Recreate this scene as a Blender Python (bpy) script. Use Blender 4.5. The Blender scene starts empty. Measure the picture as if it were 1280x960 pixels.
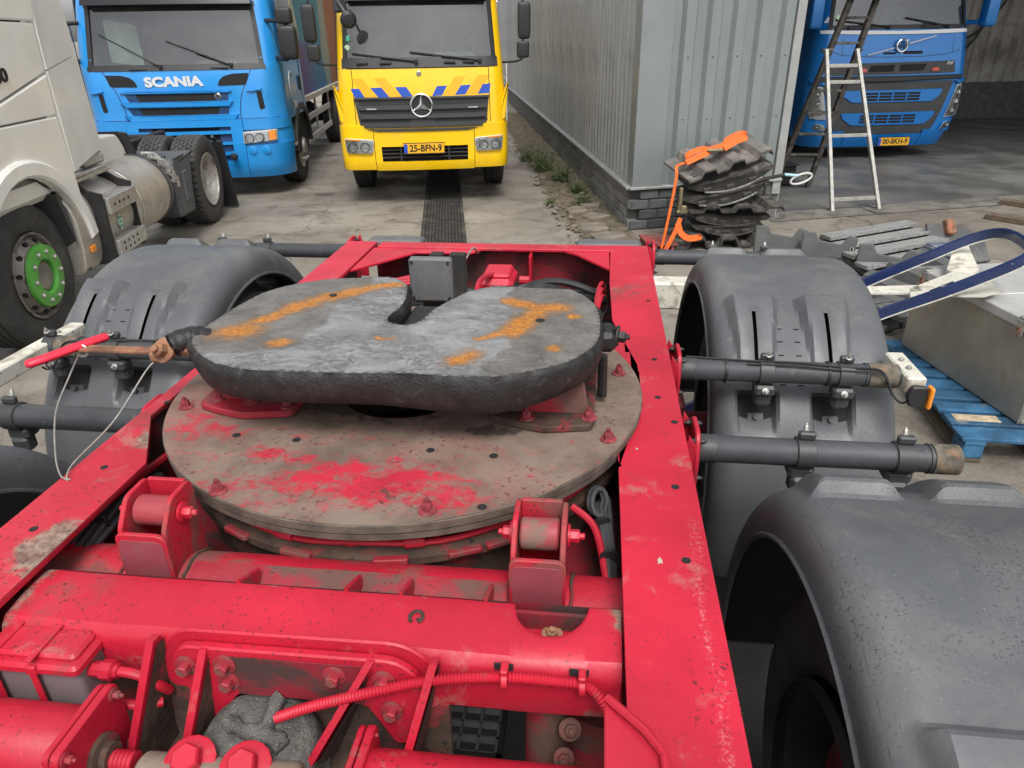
import bpy, bmesh, math, random
from mathutils import Vector, Matrix, noise
PI = math.pi
rad = math.radians
S = bpy.context.scene
COL = S.collection
random.seed(7)

# ------------------------------------------------------------------ camera, sky, sun, exposure
CAM_H = 2.0
cam_d = bpy.data.cameras.new('camera')
cam_d.sensor_width = 36.0
cam_d.lens = 36.0 * 890.0 / 1280.0
cam_d.clip_start = 0.05
cam_d.clip_end = 2000
cam = bpy.data.objects.new('camera', cam_d)
COL.objects.link(cam)
_p, _r = rad(26.3), rad(0.9)
_fw = Vector((0, math.cos(_p), -math.sin(_p)))
_rt = Vector((1, 0, 0))
_up = _rt.cross(_fw)
_rt2 = _rt * math.cos(_r) - _up * math.sin(_r)
_up2 = _rt * math.sin(_r) + _up * math.cos(_r)
_m = Matrix((_rt2, _up2, -_fw)).transposed().to_4x4()
_m.translation = (0, 0, CAM_H)
cam.matrix_world = _m
S.camera = cam

SUN_EL, SUN_AZ = rad(56), rad(172)          # azimuth clockwise from +Y
world = bpy.data.worlds.new('World')
S.world = world
world.use_nodes = True
wn, wl = world.node_tree.nodes, world.node_tree.links
wn.clear()
w_out = wn.new('ShaderNodeOutputWorld')
w_bg = wn.new('ShaderNodeBackground')
w_bg.inputs['Strength'].default_value = 0.135
w_sky = wn.new('ShaderNodeTexSky')
w_sky.sky_type = 'NISHITA'
w_sky.sun_disc = False
w_sky.sun_elevation = SUN_EL
w_sky.sun_rotation = SUN_AZ
w_sky.air_density = 1.0
w_sky.dust_density = 3.0
w_hsv = wn.new('ShaderNodeHueSaturation')    # an overcast sky: nearly colourless
w_hsv.inputs['Saturation'].default_value = 0.15
wl.new(w_sky.outputs[0], w_hsv.inputs['Color'])
wl.new(w_hsv.outputs[0], w_bg.inputs['Color'])
wl.new(w_bg.outputs[0], w_out.inputs['Surface'])

sun_d = bpy.data.lights.new('sun', 'SUN')
sun_d.energy = 1.5
sun_d.angle = rad(22)
sun_d.color = (1.0, 0.97, 0.93)
sun = bpy.data.objects.new('sun', sun_d)
COL.objects.link(sun)
_sd = Vector((math.sin(SUN_AZ) * math.cos(SUN_EL), math.cos(SUN_AZ) * math.cos(SUN_EL), math.sin(SUN_EL)))
sun.rotation_euler = _sd.to_track_quat('Z', 'Y').to_euler()

S.view_settings.view_transform = 'Standard'
S.view_settings.look = 'None'
S.view_settings.gamma = 1
S.view_settings.exposure = 0.66
S.cycles.max_bounces = 6
S.cycles.transparent_max_bounces = 8
S.cycles.caustics_reflective = False
S.cycles.caustics_refractive = False

# ------------------------------------------------------------------ frames: yard (r, s) and trailer (u, v)
YAW_YARD, YAW_TRAILER = rad(-4.5), rad(7.0)      # clockwise from +Y

# ------------------------------------------------------------------ mesh helpers
def V(*a):
    return Vector(a[0] if len(a) == 1 else a)

class MB:
    """verts and faces gathered into one mesh"""
    def __init__(s):
        s.v, s.f = [], []
    def add(s, vs, fs, M=None):
        n = len(s.v)
        s.v += [tuple(M @ Vector(p)) if M else tuple(p) for p in vs]
        s.f += [tuple(i + n for i in f) for f in fs]
        return s
    def join(s, o, M=None):
        return s.add(o.v, o.f, M)
    def box(s, c, d, b=0.0, M=None):
        hx, hy, hz = d[0] / 2, d[1] / 2, d[2] / 2
        T = Matrix.Translation(c)
        if M is not None:
            T = M @ T
        if b <= 0:
            vs = [(x * hx, y * hy, z * hz) for z in (-1, 1) for y in (-1, 1) for x in (-1, 1)]
            fs = [(0, 2, 3, 1), (4, 5, 7, 6), (0, 1, 5, 4), (2, 6, 7, 3), (0, 4, 6, 2), (1, 3, 7, 5)]
            return s.add(vs, fs, T)
        b = min(b, 0.49 * min(d))
        vs, ix = [], {}
        for z in (-1, 1):
            for y in (-1, 1):
                for x in (-1, 1):
                    for a in range(3):
                        p = [x * (hx - b), y * (hy - b), z * (hz - b)]
                        p[a] = (x * hx, y * hy, z * hz)[a]
                        ix[(x, y, z, a)] = len(vs)
                        vs.append(p)
        fs = []
        for sg in (-1, 1):
            fs.append([ix[(sg, y, z, 0)] for y, z in ((-1, -1), (1, -1), (1, 1), (-1, 1))])
            fs.append([ix[(x, sg, z, 1)] for x, z in ((-1, -1), (1, -1), (1, 1), (-1, 1))])
            fs.append([ix[(x, y, sg, 2)] for x, y in ((-1, -1), (1, -1), (1, 1), (-1, 1))])
        for p in (-1, 1):
            for q in (-1, 1):
                fs.append([ix[(-1, p, q, 1)], ix[(1, p, q, 1)], ix[(1, p, q, 2)], ix[(-1, p, q, 2)]])
                fs.append([ix[(p, -1, q, 0)], ix[(p, 1, q, 0)], ix[(p, 1, q, 2)], ix[(p, -1, q, 2)]])
                fs.append([ix[(p, q, -1, 0)], ix[(p, q, 1, 0)], ix[(p, q, 1, 1)], ix[(p, q, -1, 1)]])
        for x in (-1, 1):
            for y in (-1, 1):
                for z in (-1, 1):
                    fs.append([ix[(x, y, z, a)] for a in range(3)])
        return s.add(vs, fs, T)
    def lathe(s, prof, p0, axis, n=20, cap=True):
        """prof: (radius, distance along axis)"""
        ax = Vector(axis).normalized()
        e1 = ax.orthogonal().normalized()
        e2 = ax.cross(e1)
        p0 = Vector(p0)
        vs, fs = [], []
        for r, h in prof:
            for k in range(n):
                t = 2 * PI * k / n
                vs.append(p0 + ax * h + (e1 * math.cos(t) + e2 * math.sin(t)) * r)
        for i in range(len(prof) - 1):
            for k in range(n):
                k2 = (k + 1) % n
                fs.append((i * n + k, i * n + k2, (i + 1) * n + k2, (i + 1) * n + k))
        if cap:
            fs.append(tuple(range(n))[::-1])
            m = (len(prof) - 1) * n
            fs.append(tuple(range(m, m + n)))
        return s.add(vs, fs)
    def cyl(s, p0, p1, r, n=20, b=0.0, r1=None):
        p0, p1 = Vector(p0), Vector(p1)
        h = (p1 - p0).length
        r1 = r if r1 is None else r1
        if b > 0:
            pr = [(r - b, 0), (r, b), (r1, h - b), (r1 - b, h)]
        else:
            pr = [(r, 0), (r1, h)]
        return s.lathe(pr, p0, p1 - p0, n)
    def tube(s, pts, r, n=8, closed=False, cap=True):
        pts = [Vector(p) for p in pts]
        m = len(pts)
        rr = r if isinstance(r, (list, tuple)) else [r] * m
        vs, fs = [], []
        up = None
        for i, p in enumerate(pts):
            a = pts[i - 1] if (i > 0 or closed) else p
            c = pts[(i + 1) % m] if (i < m - 1 or closed) else p
            t = (c - a).normalized()
            if up is None:
                up = t.orthogonal().normalized()
            up = (up - t * up.dot(t))
            up = up.normalized() if up.length > 1e-6 else t.orthogonal().normalized()
            e2 = t.cross(up)
            for k in range(n):
                q = 2 * PI * k / n
                vs.append(p + (up * math.cos(q) + e2 * math.sin(q)) * rr[i])
        for i in range(m if closed else m - 1):
            j = (i + 1) % m
            for k in range(n):
                k2 = (k + 1) % n
                fs.append((i * n + k, i * n + k2, j * n + k2, j * n + k))
        if cap and not closed:
            fs.append(tuple(range(n))[::-1])
            fs.append(tuple(range((m - 1) * n, m * n)))
        return s.add(vs, fs)
    def prism(s, poly, t, M=None, b=0.0):
        """2-D outline (x, y) extruded from z=0 to z=t, edges chamfered by b"""
        n = len(poly)
        if sum(poly[i][0] * poly[(i + 1) % n][1] - poly[(i + 1) % n][0] * poly[i][1] for i in range(n)) < 0:
            poly = poly[::-1]
        rings = [(0, 0.0), (0, t)]
        if b > 0:
            rings = [(b, 0.0), (0, b), (0, t - b), (b, t)]
        vs = []
        for off, z in rings:
            for i in range(n):
                p, a, c = Vector(poly[i]), Vector(poly[i - 1]), Vector(poly[(i + 1) % n])
                d1, d2 = (p - a).normalized(), (c - p).normalized()
                n1, n2 = Vector((-d1.y, d1.x)), Vector((-d2.y, d2.x))
                q = n1 + n2
                q = q / max(q.dot(n1), 0.35) if q.length > 1e-6 else n1
                w = p + q * off
                vs.append((w.x, w.y, z))
        fs = []
        for k in range(len(rings) - 1):
            for i in range(n):
                j = (i + 1) % n
                fs.append((k * n + i, k * n + j, (k + 1) * n + j, (k + 1) * n + i))
        fs.append(tuple(range(n))[::-1])
        m = (len(rings) - 1) * n
        fs.append(tuple(range(m, m + n)))
        return s.add(vs, fs, M)
    def grid(s, nu, nv, fn, cu=False, cv=False, skip=None):
        vs = [fn(i, j) for i in range(nu) for j in range(nv)]
        fs = []
        for i in range(nu if cu else nu - 1):
            for j in range(nv if cv else nv - 1):
                if skip and skip(i, j):
                    continue
                i2, j2 = (i + 1) % nu, (j + 1) % nv
                fs.append((i * nv + j, i2 * nv + j, i2 * nv + j2, i * nv + j2))
        return s.add(vs, fs)
    def sbox(s, c, d, e=0.35, nu=24, nv=13):
        """soft box: a superellipsoid"""
        f = lambda t: math.copysign(abs(t) ** e, t)
        def fn(i, j):
            a, b = 2 * PI * i / nu, -PI / 2 + PI * j / (nv - 1)
            return (c[0] + d[0] / 2 * f(math.cos(b)) * f(math.cos(a)), c[1] + d[1] / 2 * f(math.cos(b)) * f(math.sin(a)), c[2] + d[2] / 2 * f(math.sin(b)))
        return s.grid(nu, nv, fn, cu=True)
    def bolt(s, p, nrm, r=0.018, h=0.016, washer=True, stud=True):
        p, nn = Vector(p), Vector(nrm).normalized()
        if washer:
            s.lathe([(r * 1.75, 0), (r * 1.75, r * 0.3), (r * 1.6, r * 0.38)], p, nn, 16)
            p = p + nn * r * 0.38
        e = nn.orthogonal().normalized()
        s.lathe([(r, 0), (r, h * 0.85), (r * 0.86, h)], p, nn, 6)
        if stud:
            s.lathe([(r * 0.5, 0), (r * 0.5, h * 0.45), (r * 0.4, h * 0.55)], p + nn * h, nn, 10)
        return s

def spline(pts, k=6, closed=False):
    P = [Vector(p) for p in pts]
    n = len(P)
    out = []
    for i in range(n if closed else n - 1):
        if closed:
            a, b, c, d = P[i - 1], P[i], P[(i + 1) % n], P[(i + 2) % n]
        else:
            a, b, c, d = P[max(i - 1, 0)], P[i], P[i + 1], P[min(i + 2, n - 1)]
        for j in range(k):
            t = j / k
            out.append(0.5 * ((2 * b) + (c - a) * t + (2 * a - 5 * b + 4 * c - d) * t * t + (3 * b - a - 3 * c + d) * t ** 3))
    if not closed:
        out.append(P[-1])
    return out

def rounded(poly, r, k=4):
    """2-D outline with its corners rounded"""
    n = len(poly)
    out = []
    for i in range(n):
        p, a, c = Vector(poly[i]), Vector(poly[i - 1]), Vector(poly[(i + 1) % n])
        rr = r[i] if isinstance(r, (list, tuple)) else r
        if rr <= 0:
            out.append(tuple(p)); continue
        q = min(rr, 0.48 * (p - a).length, 0.48 * (c - p).length)
        s0, s1 = p + (a - p).normalized() * q, p + (c - p).normalized() * q
        for j in range(k + 1):
            t = j / k
            out.append(tuple((1 - t) ** 2 * s0 + 2 * t * (1 - t) * p + t * t * s1))
    return out

def rect(x0, y0, x1, y1, r=0.0, k=4):
    p = [(x0, y0), (x1, y0), (x1, y1), (x0, y1)]
    return rounded(p, r, k) if r > 0 else p

def basis(o, x, y, z):
    m = Matrix((Vector(x), Vector(y), Vector(z))).transposed().to_4x4()
    m.translation = o
    return m

XZ = lambda y: basis((0, y, 0), (1, 0, 0), (0, 0, 1), (0, -1, 0))      # 2-D (x, z) outline, thickness towards -y
YZ = lambda x, sg=1: basis((x, 0, 0), (0, 1, 0), (0, 0, 1), (sg, 0, 0))  # 2-D (y, z) outline, thickness towards sg*x

def cut_grid(bm, step, axes=(0, 1)):
    """cross-cut a flat face so that it can be bent or coloured finely"""
    for a in axes:
        lo = min(v.co[a] for v in bm.verts); hi = max(v.co[a] for v in bm.verts)
        k = int(math.floor(lo / step)) + 1
        while k * step < hi - 1e-5:
            no = [0, 0, 0]; no[a] = 1
            co = [0, 0, 0]; co[a] = k * step
            bmesh.ops.bisect_plane(bm, geom=bm.verts[:] + bm.edges[:] + bm.faces[:], plane_co=co, plane_no=no, dist=1e-6)
            k += 1

def sheet(poly, step, holes=None):
    """flat outline cut into a fine grid -> verts, faces, in z=0"""
    bm = bmesh.new()
    bm.faces.new([bm.verts.new((p[0], p[1], 0)) for p in poly])
    bmesh.ops.triangulate(bm, faces=bm.faces[:])
    cut_grid(bm, step)
    bmesh.ops.remove_doubles(bm, verts=bm.verts[:], dist=1e-5)
    bm.verts.ensure_lookup_table(); bm.verts.index_update()
    vs = [tuple(v.co) for v in bm.verts]
    fs = [tuple(v.index for v in f.verts) for f in bm.faces]
    bd = [v.is_boundary for v in bm.verts]
    bm.free()
    return vs, fs, bd

def conform(poly, surf, t=0.01, base=0.0, b=0.003, step=0.08, mb=None):
    """outline (x, z) laid on a curved front surface y = surf(x, z), standing t proud of it"""
    bm = bmesh.new()
    n = len(poly)
    if sum(poly[i][0] * poly[(i + 1) % n][1] - poly[(i + 1) % n][0] * poly[i][1] for i in range(n)) < 0:
        poly = poly[::-1]
    f = bm.faces.new([bm.verts.new((p[0], p[1], 0)) for p in poly])
    r = bmesh.ops.extrude_face_region(bm, geom=[f])
    tv = [g for g in r['geom'] if isinstance(g, bmesh.types.BMVert)]
    tf = [g for g in r['geom'] if isinstance(g, bmesh.types.BMFace)]
    for v in tv:
        v.co.z = t - b
    bmesh.ops.inset_region(bm, faces=tf, thickness=b, depth=b if b else 0)
    bmesh.ops.triangulate(bm, faces=[x for x in bm.faces if len(x.verts) > 4])
    if step:
        cut_grid(bm, step)
    bm.verts.index_update()
    vs = []
    for v in bm.verts:
        x, z, d = v.co
        vs.append((x, surf(x, z) - d - base, z))
    fs = [tuple(v.index for v in x.verts) for x in bm.faces]
    bm.free()
    return (mb or MB()).add(vs, fs)

def text_mb(txt, size, ext=0.004, fat=0.0, M=None, shear=0.0, width=None):
    c = bpy.data.curves.new('t', 'FONT')
    c.body = txt; c.size = size; c.extrude = ext; c.offset = fat
    c.align_x = 'CENTER'; c.align_y = 'CENTER'; c.shear = shear; c.resolution_u = 3
    o = bpy.data.objects.new('t', c)
    COL.objects.link(o)
    bpy.context.view_layer.update()
    me = bpy.data.meshes.new_from_object(o.evaluated_get(bpy.context.evaluated_depsgraph_get()))
    vs = [v.co.copy() for v in me.vertices]
    fs = [tuple(p.vertices) for p in me.polygons]
    bpy.data.objects.remove(o); bpy.data.curves.remove(c); bpy.data.meshes.remove(me)
    if width and vs:
        w = max(v.x for v in vs) - min(v.x for v in vs)
        vs = [Vector((v.x * width / w, v.y, v.z)) for v in vs]
    return MB().add(vs, fs, M)

# ------------------------------------------------------------------ objects
CUR = [Vector((0, 0, 0))]

def place(o, yaw, loc):
    """put a top-level object whose local axes are a frame turned by yaw"""
    c, s = math.cos(yaw), math.sin(yaw)
    o.location = (loc[0] * c + loc[1] * s, -loc[0] * s + loc[1] * c, loc[2])
    o.rotation_euler = (0, 0, -yaw)

def tag(o, label=None, cat=None, group=None, kind=None):
    if label: o['label'] = label
    if cat: o['category'] = cat
    if group: o['group'] = group
    if kind: o['kind'] = kind
    return o

def thing(name, label, cat, loc, yaw, group=None):
    """an Empty at the thing's base; its parts are then written in frame coordinates"""
    o = bpy.data.objects.new(name, None)
    o.empty_display_size = 0.2
    COL.objects.link(o)
    place(o, yaw, loc)
    CUR[0] = Vector(loc)
    return tag(o, label, cat, group)

def mesh(name, mb, mat, sharp=32, off=None, fix=True):
    me = bpy.data.meshes.new(name)
    d = CUR[0] if off is None else Vector(off)
    me.from_pydata([(v[0] - d.x, v[1] - d.y, v[2] - d.z) for v in mb.v], [], mb.f)
    if fix:
        bm = bmesh.new(); bm.from_mesh(me)
        bmesh.ops.recalc_face_normals(bm, faces=bm.faces[:])
        bm.to_mesh(me); bm.free()
    me.update()
    me.shade_smooth()
    me.set_sharp_from_angle(angle=rad(sharp))
    if mat:
        me.materials.append(mat)
    return me

WHOLE_WORDS = ('lettering', 'text', 'figures', 'print', 'mesh', 'interior', 'dashboard', 'chassis', 'axle', 'backing', 'gap', 'web', 'liner', 'side_locker', 'bay_side_wall', 'plinth_wall', 'stem', 'seat', 'emblem', 'suspension_', 'trim', 'guard', 'recovery_deck', 'roof', 'body', 'lamp_ring')

def clusters(mb, gap=0.0015):
    """split a gathered mesh into its separate pieces (islands whose bounds touch stay together)"""
    n = len(mb.v)
    par = list(range(n))
    def find(a):
        while par[a] != a:
            par[a] = par[par[a]]; a = par[a]
        return a
    for f in mb.f:
        r0 = find(f[0])
        for i in f[1:]:
            par[find(i)] = r0
    bb = {}
    for i, p in enumerate(mb.v):
        r = find(i)
        b = bb.setdefault(r, [list(p), list(p)])
        for a in range(3):
            b[0][a] = min(b[0][a], p[a]); b[1][a] = max(b[1][a], p[a])
    keys = list(bb)
    if len(keys) > 260:
        return [mb]
    grp = {k: k for k in keys}
    def gf(a):
        while grp[a] != a:
            a = grp[a]
        return a
    for i, a in enumerate(keys):
        for b in keys[i + 1:]:
            A, B = bb[a], bb[b]
            if all(A[0][q] - gap <= B[1][q] and B[0][q] - gap <= A[1][q] for q in range(3)):
                x, y = gf(a), gf(b)
                if x != y: grp[x] = y
    sets = {}
    for f in mb.f:
        sets.setdefault(gf(find(f[0])), []).append(f)
    if len(sets) == 1:
        return [mb]
    out = []
    for fs in sets.values():
        m, ix = MB(), {}
        for f in fs:
            for i in f:
                if i not in ix:
                    ix[i] = len(m.v); m.v.append(mb.v[i])
            m.f.append(tuple(ix[i] for i in f))
        out.append(m)
    return sorted(out, key=lambda m: -len(m.v))

def obj(name, mb, mat, parent=None, label=None, kind=None, sharp=32, off=None, fix=True, whole=False):
    if parent is not None and kind is None and not whole and not any(w in name for w in WHOLE_WORDS):
        ps = clusters(mb)
        for p in ps[1:]:
            obj(name, p, mat, parent, label, None, sharp, off, fix, True)
        mb = ps[0]
    o = bpy.data.objects.new(name, mesh(name, mb, mat, sharp, off, fix))
    COL.objects.link(o)
    if parent is not None:
        o.parent = parent
    return tag(o, label, kind=kind)

def inst(me, name, parent, loc=(0, 0, 0), rot=(0, 0, 0), frame=True, scale=None):
    """an alike piece: its own object, shared mesh data (mesh centred on its own origin)"""
    o = bpy.data.objects.new(name, me)
    COL.objects.link(o)
    o.parent = parent
    o.location = (Vector(loc) - CUR[0]) if frame else loc
    o.rotation_euler = rot
    if scale:
        o.scale = scale
    return o

def attr(o, name, fn):
    """per-vertex wear mask, in frame coordinates"""
    me = o.data
    a = me.attributes.new(name, 'FLOAT', 'POINT')
    d = CUR[0]
    a.data.foreach_set('value', [fn(v.co + d) for v in me.vertices])

def fbm(p, s=1.0, o=4):
    return noise.fractal(Vector(p) * s, 1.0, 2.0, o)

def sstep(a, b, x):
    t = max(0.0, min(1.0, (x - a) / (b - a))) if a != b else float(x > a)
    return t * t * (3 - 2 * t)

# ------------------------------------------------------------------ materials
class NT:
    def __init__(s, name):
        s.m = bpy.data.materials.new(name)
        s.m.use_nodes = True
        s.t = s.m.node_tree
        s.t.nodes.clear()
        s.out = s.n('ShaderNodeOutputMaterial')
        s.co = s.n('ShaderNodeTexCoord').outputs['Object']
    def n(s, ty, ins=None, **kw):
        x = s.t.nodes.new(ty)
        for k, v in kw.items():
            setattr(x, k, v)
        for k, v in (ins or {}).items():
            if isinstance(v, bpy.types.NodeSocket):
                s.t.links.new(v, x.inputs[k])
            else:
                x.inputs[k].default_value = v
        return x
    def noise(s, scale, detail=4, rough=0.55, co=None, dist=0.0):
        return s.n('ShaderNodeTexNoise', {'Vector': co or s.co, 'Scale': scale, 'Detail': detail, 'Roughness': rough, 'Distortion': dist}).outputs['Fac']
    def ramp(s, x, a, b, lo=0.0, hi=1.0):
        return s.n('ShaderNodeMapRange', {'Value': x, 'From Min': a, 'From Max': b, 'To Min': lo, 'To Max': hi}, interpolation_type='SMOOTHSTEP').outputs[0]
    def math(s, op, a, b=0.0):
        return s.n('ShaderNodeMath', {0: a, 1: b}, operation=op).outputs[0]
    def mix(s, f, a, b, mode='MIX'):
        x = s.t.nodes.new('ShaderNodeMix')
        x.data_type = 'RGBA'; x.blend_type = mode
        for i, v in ((0, f), (6, a), (7, b)):
            if isinstance(v, bpy.types.NodeSocket):
                s.t.links.new(v, x.inputs[i])
            else:
                x.inputs[i].default_value = v if i == 0 else (*v[:3], 1.0)
        return x.outputs[2]
    def scaled(s, sc):
        return s.n('ShaderNodeMapping', {'Vector': s.co, 'Scale': sc}).outputs[0]
    def attr(s, name):
        return s.n('ShaderNodeAttribute', attribute_name=name).outputs['Fac']
    def finish(s, col, rough=0.5, metal=0.0, bump=None, bd=0.01, bs=0.5, spec=0.5, coat=0.0):
        p = s.n('ShaderNodeBsdfPrincipled')
        for k, v in (('Base Color', col), ('Roughness', rough), ('Metallic', metal), ('Specular IOR Level', spec), ('Coat Weight', coat)):
            if isinstance(v, bpy.types.NodeSocket):
                s.t.links.new(v, p.inputs[k])
            else:
                p.inputs[k].default_value = (*v, 1) if k == 'Base Color' else v
        if coat:
            p.inputs['Coat Roughness'].default_value = 0.08
        if bump is not None:
            b = s.n('ShaderNodeBump', {'Height': bump, 'Distance': bd, 'Strength': bs})
            s.t.links.new(b.outputs[0], p.inputs['Normal'])
        s.t.links.new(p.outputs[0], s.out.inputs['Surface'])
        return s.m

def M(name, col, rough=0.5, metal=0.0, var=0.12, vs=5.0, bump=0.0, bscale=60.0, dirt=None, specks=None, coat=0.0, spec=0.5, rnd=0.0, bd=0.004):
    """general surface: colour, broad variation, dust (colour, scale, threshold, amount) and specks (colour, scale, threshold)"""
    k = NT(name)
    n1 = k.noise(vs, 5)
    dk, lt = [c * (1 - var) for c in col], [min(1, c * (1 + var)) for c in col]
    c = k.mix(k.ramp(n1, 0.3, 0.7), dk, lt)
    if rnd:
        oi = k.n('ShaderNodeObjectInfo').outputs['Random']
        hs = k.n('ShaderNodeHueSaturation', {'Color': c, 'Value': k.ramp(oi, 0, 1, 1 - rnd, 1 + rnd)})
        c = hs.outputs[0]
    r = rough
    if dirt:
        d = k.ramp(k.noise(dirt[1], 7, 0.62, dist=0.6), dirt[2], dirt[2] + 0.18, 0, dirt[3])
        c = k.mix(d, c, dirt[0])
        r = k.n('ShaderNodeMapRange', {'Value': d, 'To Min': rough, 'To Max': min(0.95, rough + 0.35)}).outputs[0]
    if specks:
        d2 = k.ramp(k.noise(specks[1], 3, 0.6), specks[2], specks[2] + 0.03, 0, 0.85)
        c = k.mix(d2, c, specks[0])
    bp = k.noise(bscale, 4) if bump else None
    return k.finish(c, r, metal, bp, bd, bump, spec, coat)

DUST = (0.30, 0.27, 0.22)
GRIME = (0.06, 0.052, 0.045)

def red_paint(name, dirt_attr=True):
    k = NT(name)
    n1 = k.noise(4, 5)
    c = k.mix(k.ramp(n1, 0.3, 0.7), (0.41, 0.010, 0.029), (0.54, 0.014, 0.039))
    fade = k.ramp(k.noise(2.3, 6, 0.6), 0.5, 0.75, 0, 0.35)
    c = k.mix(fade, c, (0.60, 0.040, 0.070))
    gr = k.ramp(k.noise(2.7, 9, 0.68, dist=0.9), 0.54, 0.68, 0, 0.62)
    gr = k.math('MULTIPLY', gr, k.ramp(k.noise(24, 7, 0.72), 0.36, 0.58))
    c = k.mix(gr, c, (0.115, 0.062, 0.050))
    thin = k.ramp(k.noise(9, 8, 0.70, dist=0.5), 0.57, 0.72, 0, 0.38)
    c = k.mix(thin, c, DUST)
    rough = 0.45
    if dirt_attr:
        dn = k.math('ADD', k.attr('dirt'), k.math('MULTIPLY', k.math('SUBTRACT', k.noise(26, 8, 0.7, dist=0.4), 0.5), 1.1))
        d = k.ramp(dn, 0.35, 0.62, 0, 0.9)
        dc = k.mix(k.ramp(k.noise(50, 4), 0.35, 0.65), (0.11, 0.09, 0.068), (0.27, 0.225, 0.17))
        c = k.mix(d, c, dc)
        rn = k.math('ADD', k.attr('rub'), k.math('MULTIPLY', k.math('SUBTRACT', k.noise(120, 7, 0.78), 0.5), 1.9))
        c = k.mix(k.ramp(rn, 0.38, 0.88, 0, 0.75), c, (0.60, 0.31, 0.33))
        rough = k.n('ShaderNodeMapRange', {'Value': d, 'To Min': 0.42, 'To Max': 0.9}).outputs[0]
    sp = k.ramp(k.noise(130, 2, 0.6), 0.635, 0.665, 0, 0.9)
    sp = k.math('MULTIPLY', sp, k.ramp(k.noise(3.1, 3), 0.40, 0.62, 0.1, 1.0))
    c = k.mix(sp, c, (0.07, 0.012, 0.016))
    return k.finish(c, rough, 0, k.noise(45, 5, 0.6), 0.003, 0.35)

RED = red_paint('red_frame_paint')
RED_PLAIN = red_paint('red_paint', False)
RED_STAIN = M('stained_red_paint', (0.44, 0.011, 0.030), 0.55, dirt=((0.13, 0.075, 0.06), 7, 0.46, 0.75), bump=0.3, specks=((0.06, 0.02, 0.02), 110, 0.64))
RED_DIRTY = M('dirty_red_paint', (0.30, 0.016, 0.030), 0.6, dirt=((0.10, 0.075, 0.058), 8, 0.42, 0.85), bump=0.4, specks=((0.05, 0.02, 0.02), 90, 0.66))
GRIMY = M('caked_grime', (0.060, 0.037, 0.026), 0.9, var=0.4, vs=14, bump=0.6, dirt=((0.28, 0.018, 0.030), 9, 0.52, 0.8), specks=((0.02, 0.016, 0.014), 60, 0.62))
RED_DARK = M('shaded_grimy_red', (0.20, 0.010, 0.02), 0.65, dirt=((0.035, 0.026, 0.022), 6, 0.42, 0.9), bump=0.3)  # darker red for webs, recess and undersides: their shade painted in, plus grime
RED_SOFT = M('red_handle_rubber', (0.62, 0.02, 0.05), 0.45, var=0.1, dirt=(DUST, 14, 0.58, 0.5))
RUSTY = M('rusty_steel', (0.22, 0.11, 0.06), 0.85, var=0.4, vs=22, bump=0.6, dirt=((0.48, 0.09, 0.06), 12, 0.52, 0.8))
GREASE_DK = M('black_greasy_steel', (0.014, 0.013, 0.013), 0.5, var=0.4, vs=30, bump=0.5, bscale=160, dirt=((0.055, 0.052, 0.05), 26, 0.58, 0.7))
REFL = M('lamp_reflector', (0.86, 0.86, 0.84), 0.3, 0.45, var=0.1, vs=40)
BLACK = M('black_plastic', (0.018, 0.018, 0.019), 0.5, var=0.2, bump=0.1)
BLACK_M = M('matt_black_iron', (0.02, 0.019, 0.018), 0.75, var=0.3, bump=0.3, dirt=((0.07, 0.06, 0.05), 10, 0.55, 0.7))
RUBBER = M('tyre_rubber', (0.046, 0.045, 0.044), 0.8, var=0.25, bump=0.25, dirt=((0.10, 0.092, 0.08), 7, 0.52, 0.6))
CABLE = M('grey_cable_sheath', (0.055, 0.056, 0.058), 0.6, var=0.3, vs=20)
CABLE_RED = M('red_painted_hose', (0.46, 0.012, 0.032), 0.5, var=0.15, dirt=((0.12, 0.08, 0.07), 20, 0.6, 0.7))
WIRE = M('galvanised_wire_rope', (0.42, 0.40, 0.36), 0.45, 0.6, var=0.2, vs=40)
ZINC = M('zinc_plated_steel', (0.50, 0.49, 0.46), 0.4, 0.8, var=0.25, vs=30)
TUBE = M('dark_painted_tube', (0.050, 0.053, 0.058), 0.5, var=0.18, bump=0.2, dirt=((0.15, 0.13, 0.105), 9, 0.6, 0.6), specks=((0.22, 0.2, 0.17), 120, 0.70))
def fender_mat():
    k = NT('grey_mudguard_plastic')
    c = k.mix(k.ramp(k.noise(2.5, 5), 0.3, 0.7), (0.070, 0.074, 0.079), (0.106, 0.111, 0.119))
    sc = k.ramp(k.noise(5, 8, 0.66, co=k.scaled((1, 2.2, 1)), dist=1.2), 0.56, 0.76, 0, 0.45)
    c = k.mix(sc, c, (0.19, 0.185, 0.172))
    zz = k.n('ShaderNodeSeparateXYZ', {'Vector': k.co}).outputs['Z']
    du = k.math('MULTIPLY', k.ramp(zz, 0.58, 0.71), k.ramp(k.noise(4, 8, 0.68, dist=0.7), 0.40, 0.70, 0, 0.42))
    c = k.mix(du, c, (0.19, 0.185, 0.17))
    c = k.mix(k.math('MULTIPLY', k.ramp(k.noise(190, 2, 0.6), 0.60, 0.64, 0, 0.8), k.ramp(k.noise(5, 4), 0.42, 0.62)), c, (0.035, 0.034, 0.032))
    c = k.mix(k.ramp(k.noise(210, 2), 0.71, 0.73, 0, 0.7), c, (0.3, 0.29, 0.27))
    r = k.ramp(k.noise(7, 5), 0.3, 0.7, 0.40, 0.60)
    return k.finish(c, r, 0, k.noise(120, 3), 0.002, 0.25)
FENDER = fender_mat()
CREAM = M('cream_painted_steel', (0.60, 0.58, 0.50), 0.5, var=0.10, dirt=((0.17, 0.13, 0.085), 9, 0.50, 0.7), specks=((.16, .12, .09), 70, .64))
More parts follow.
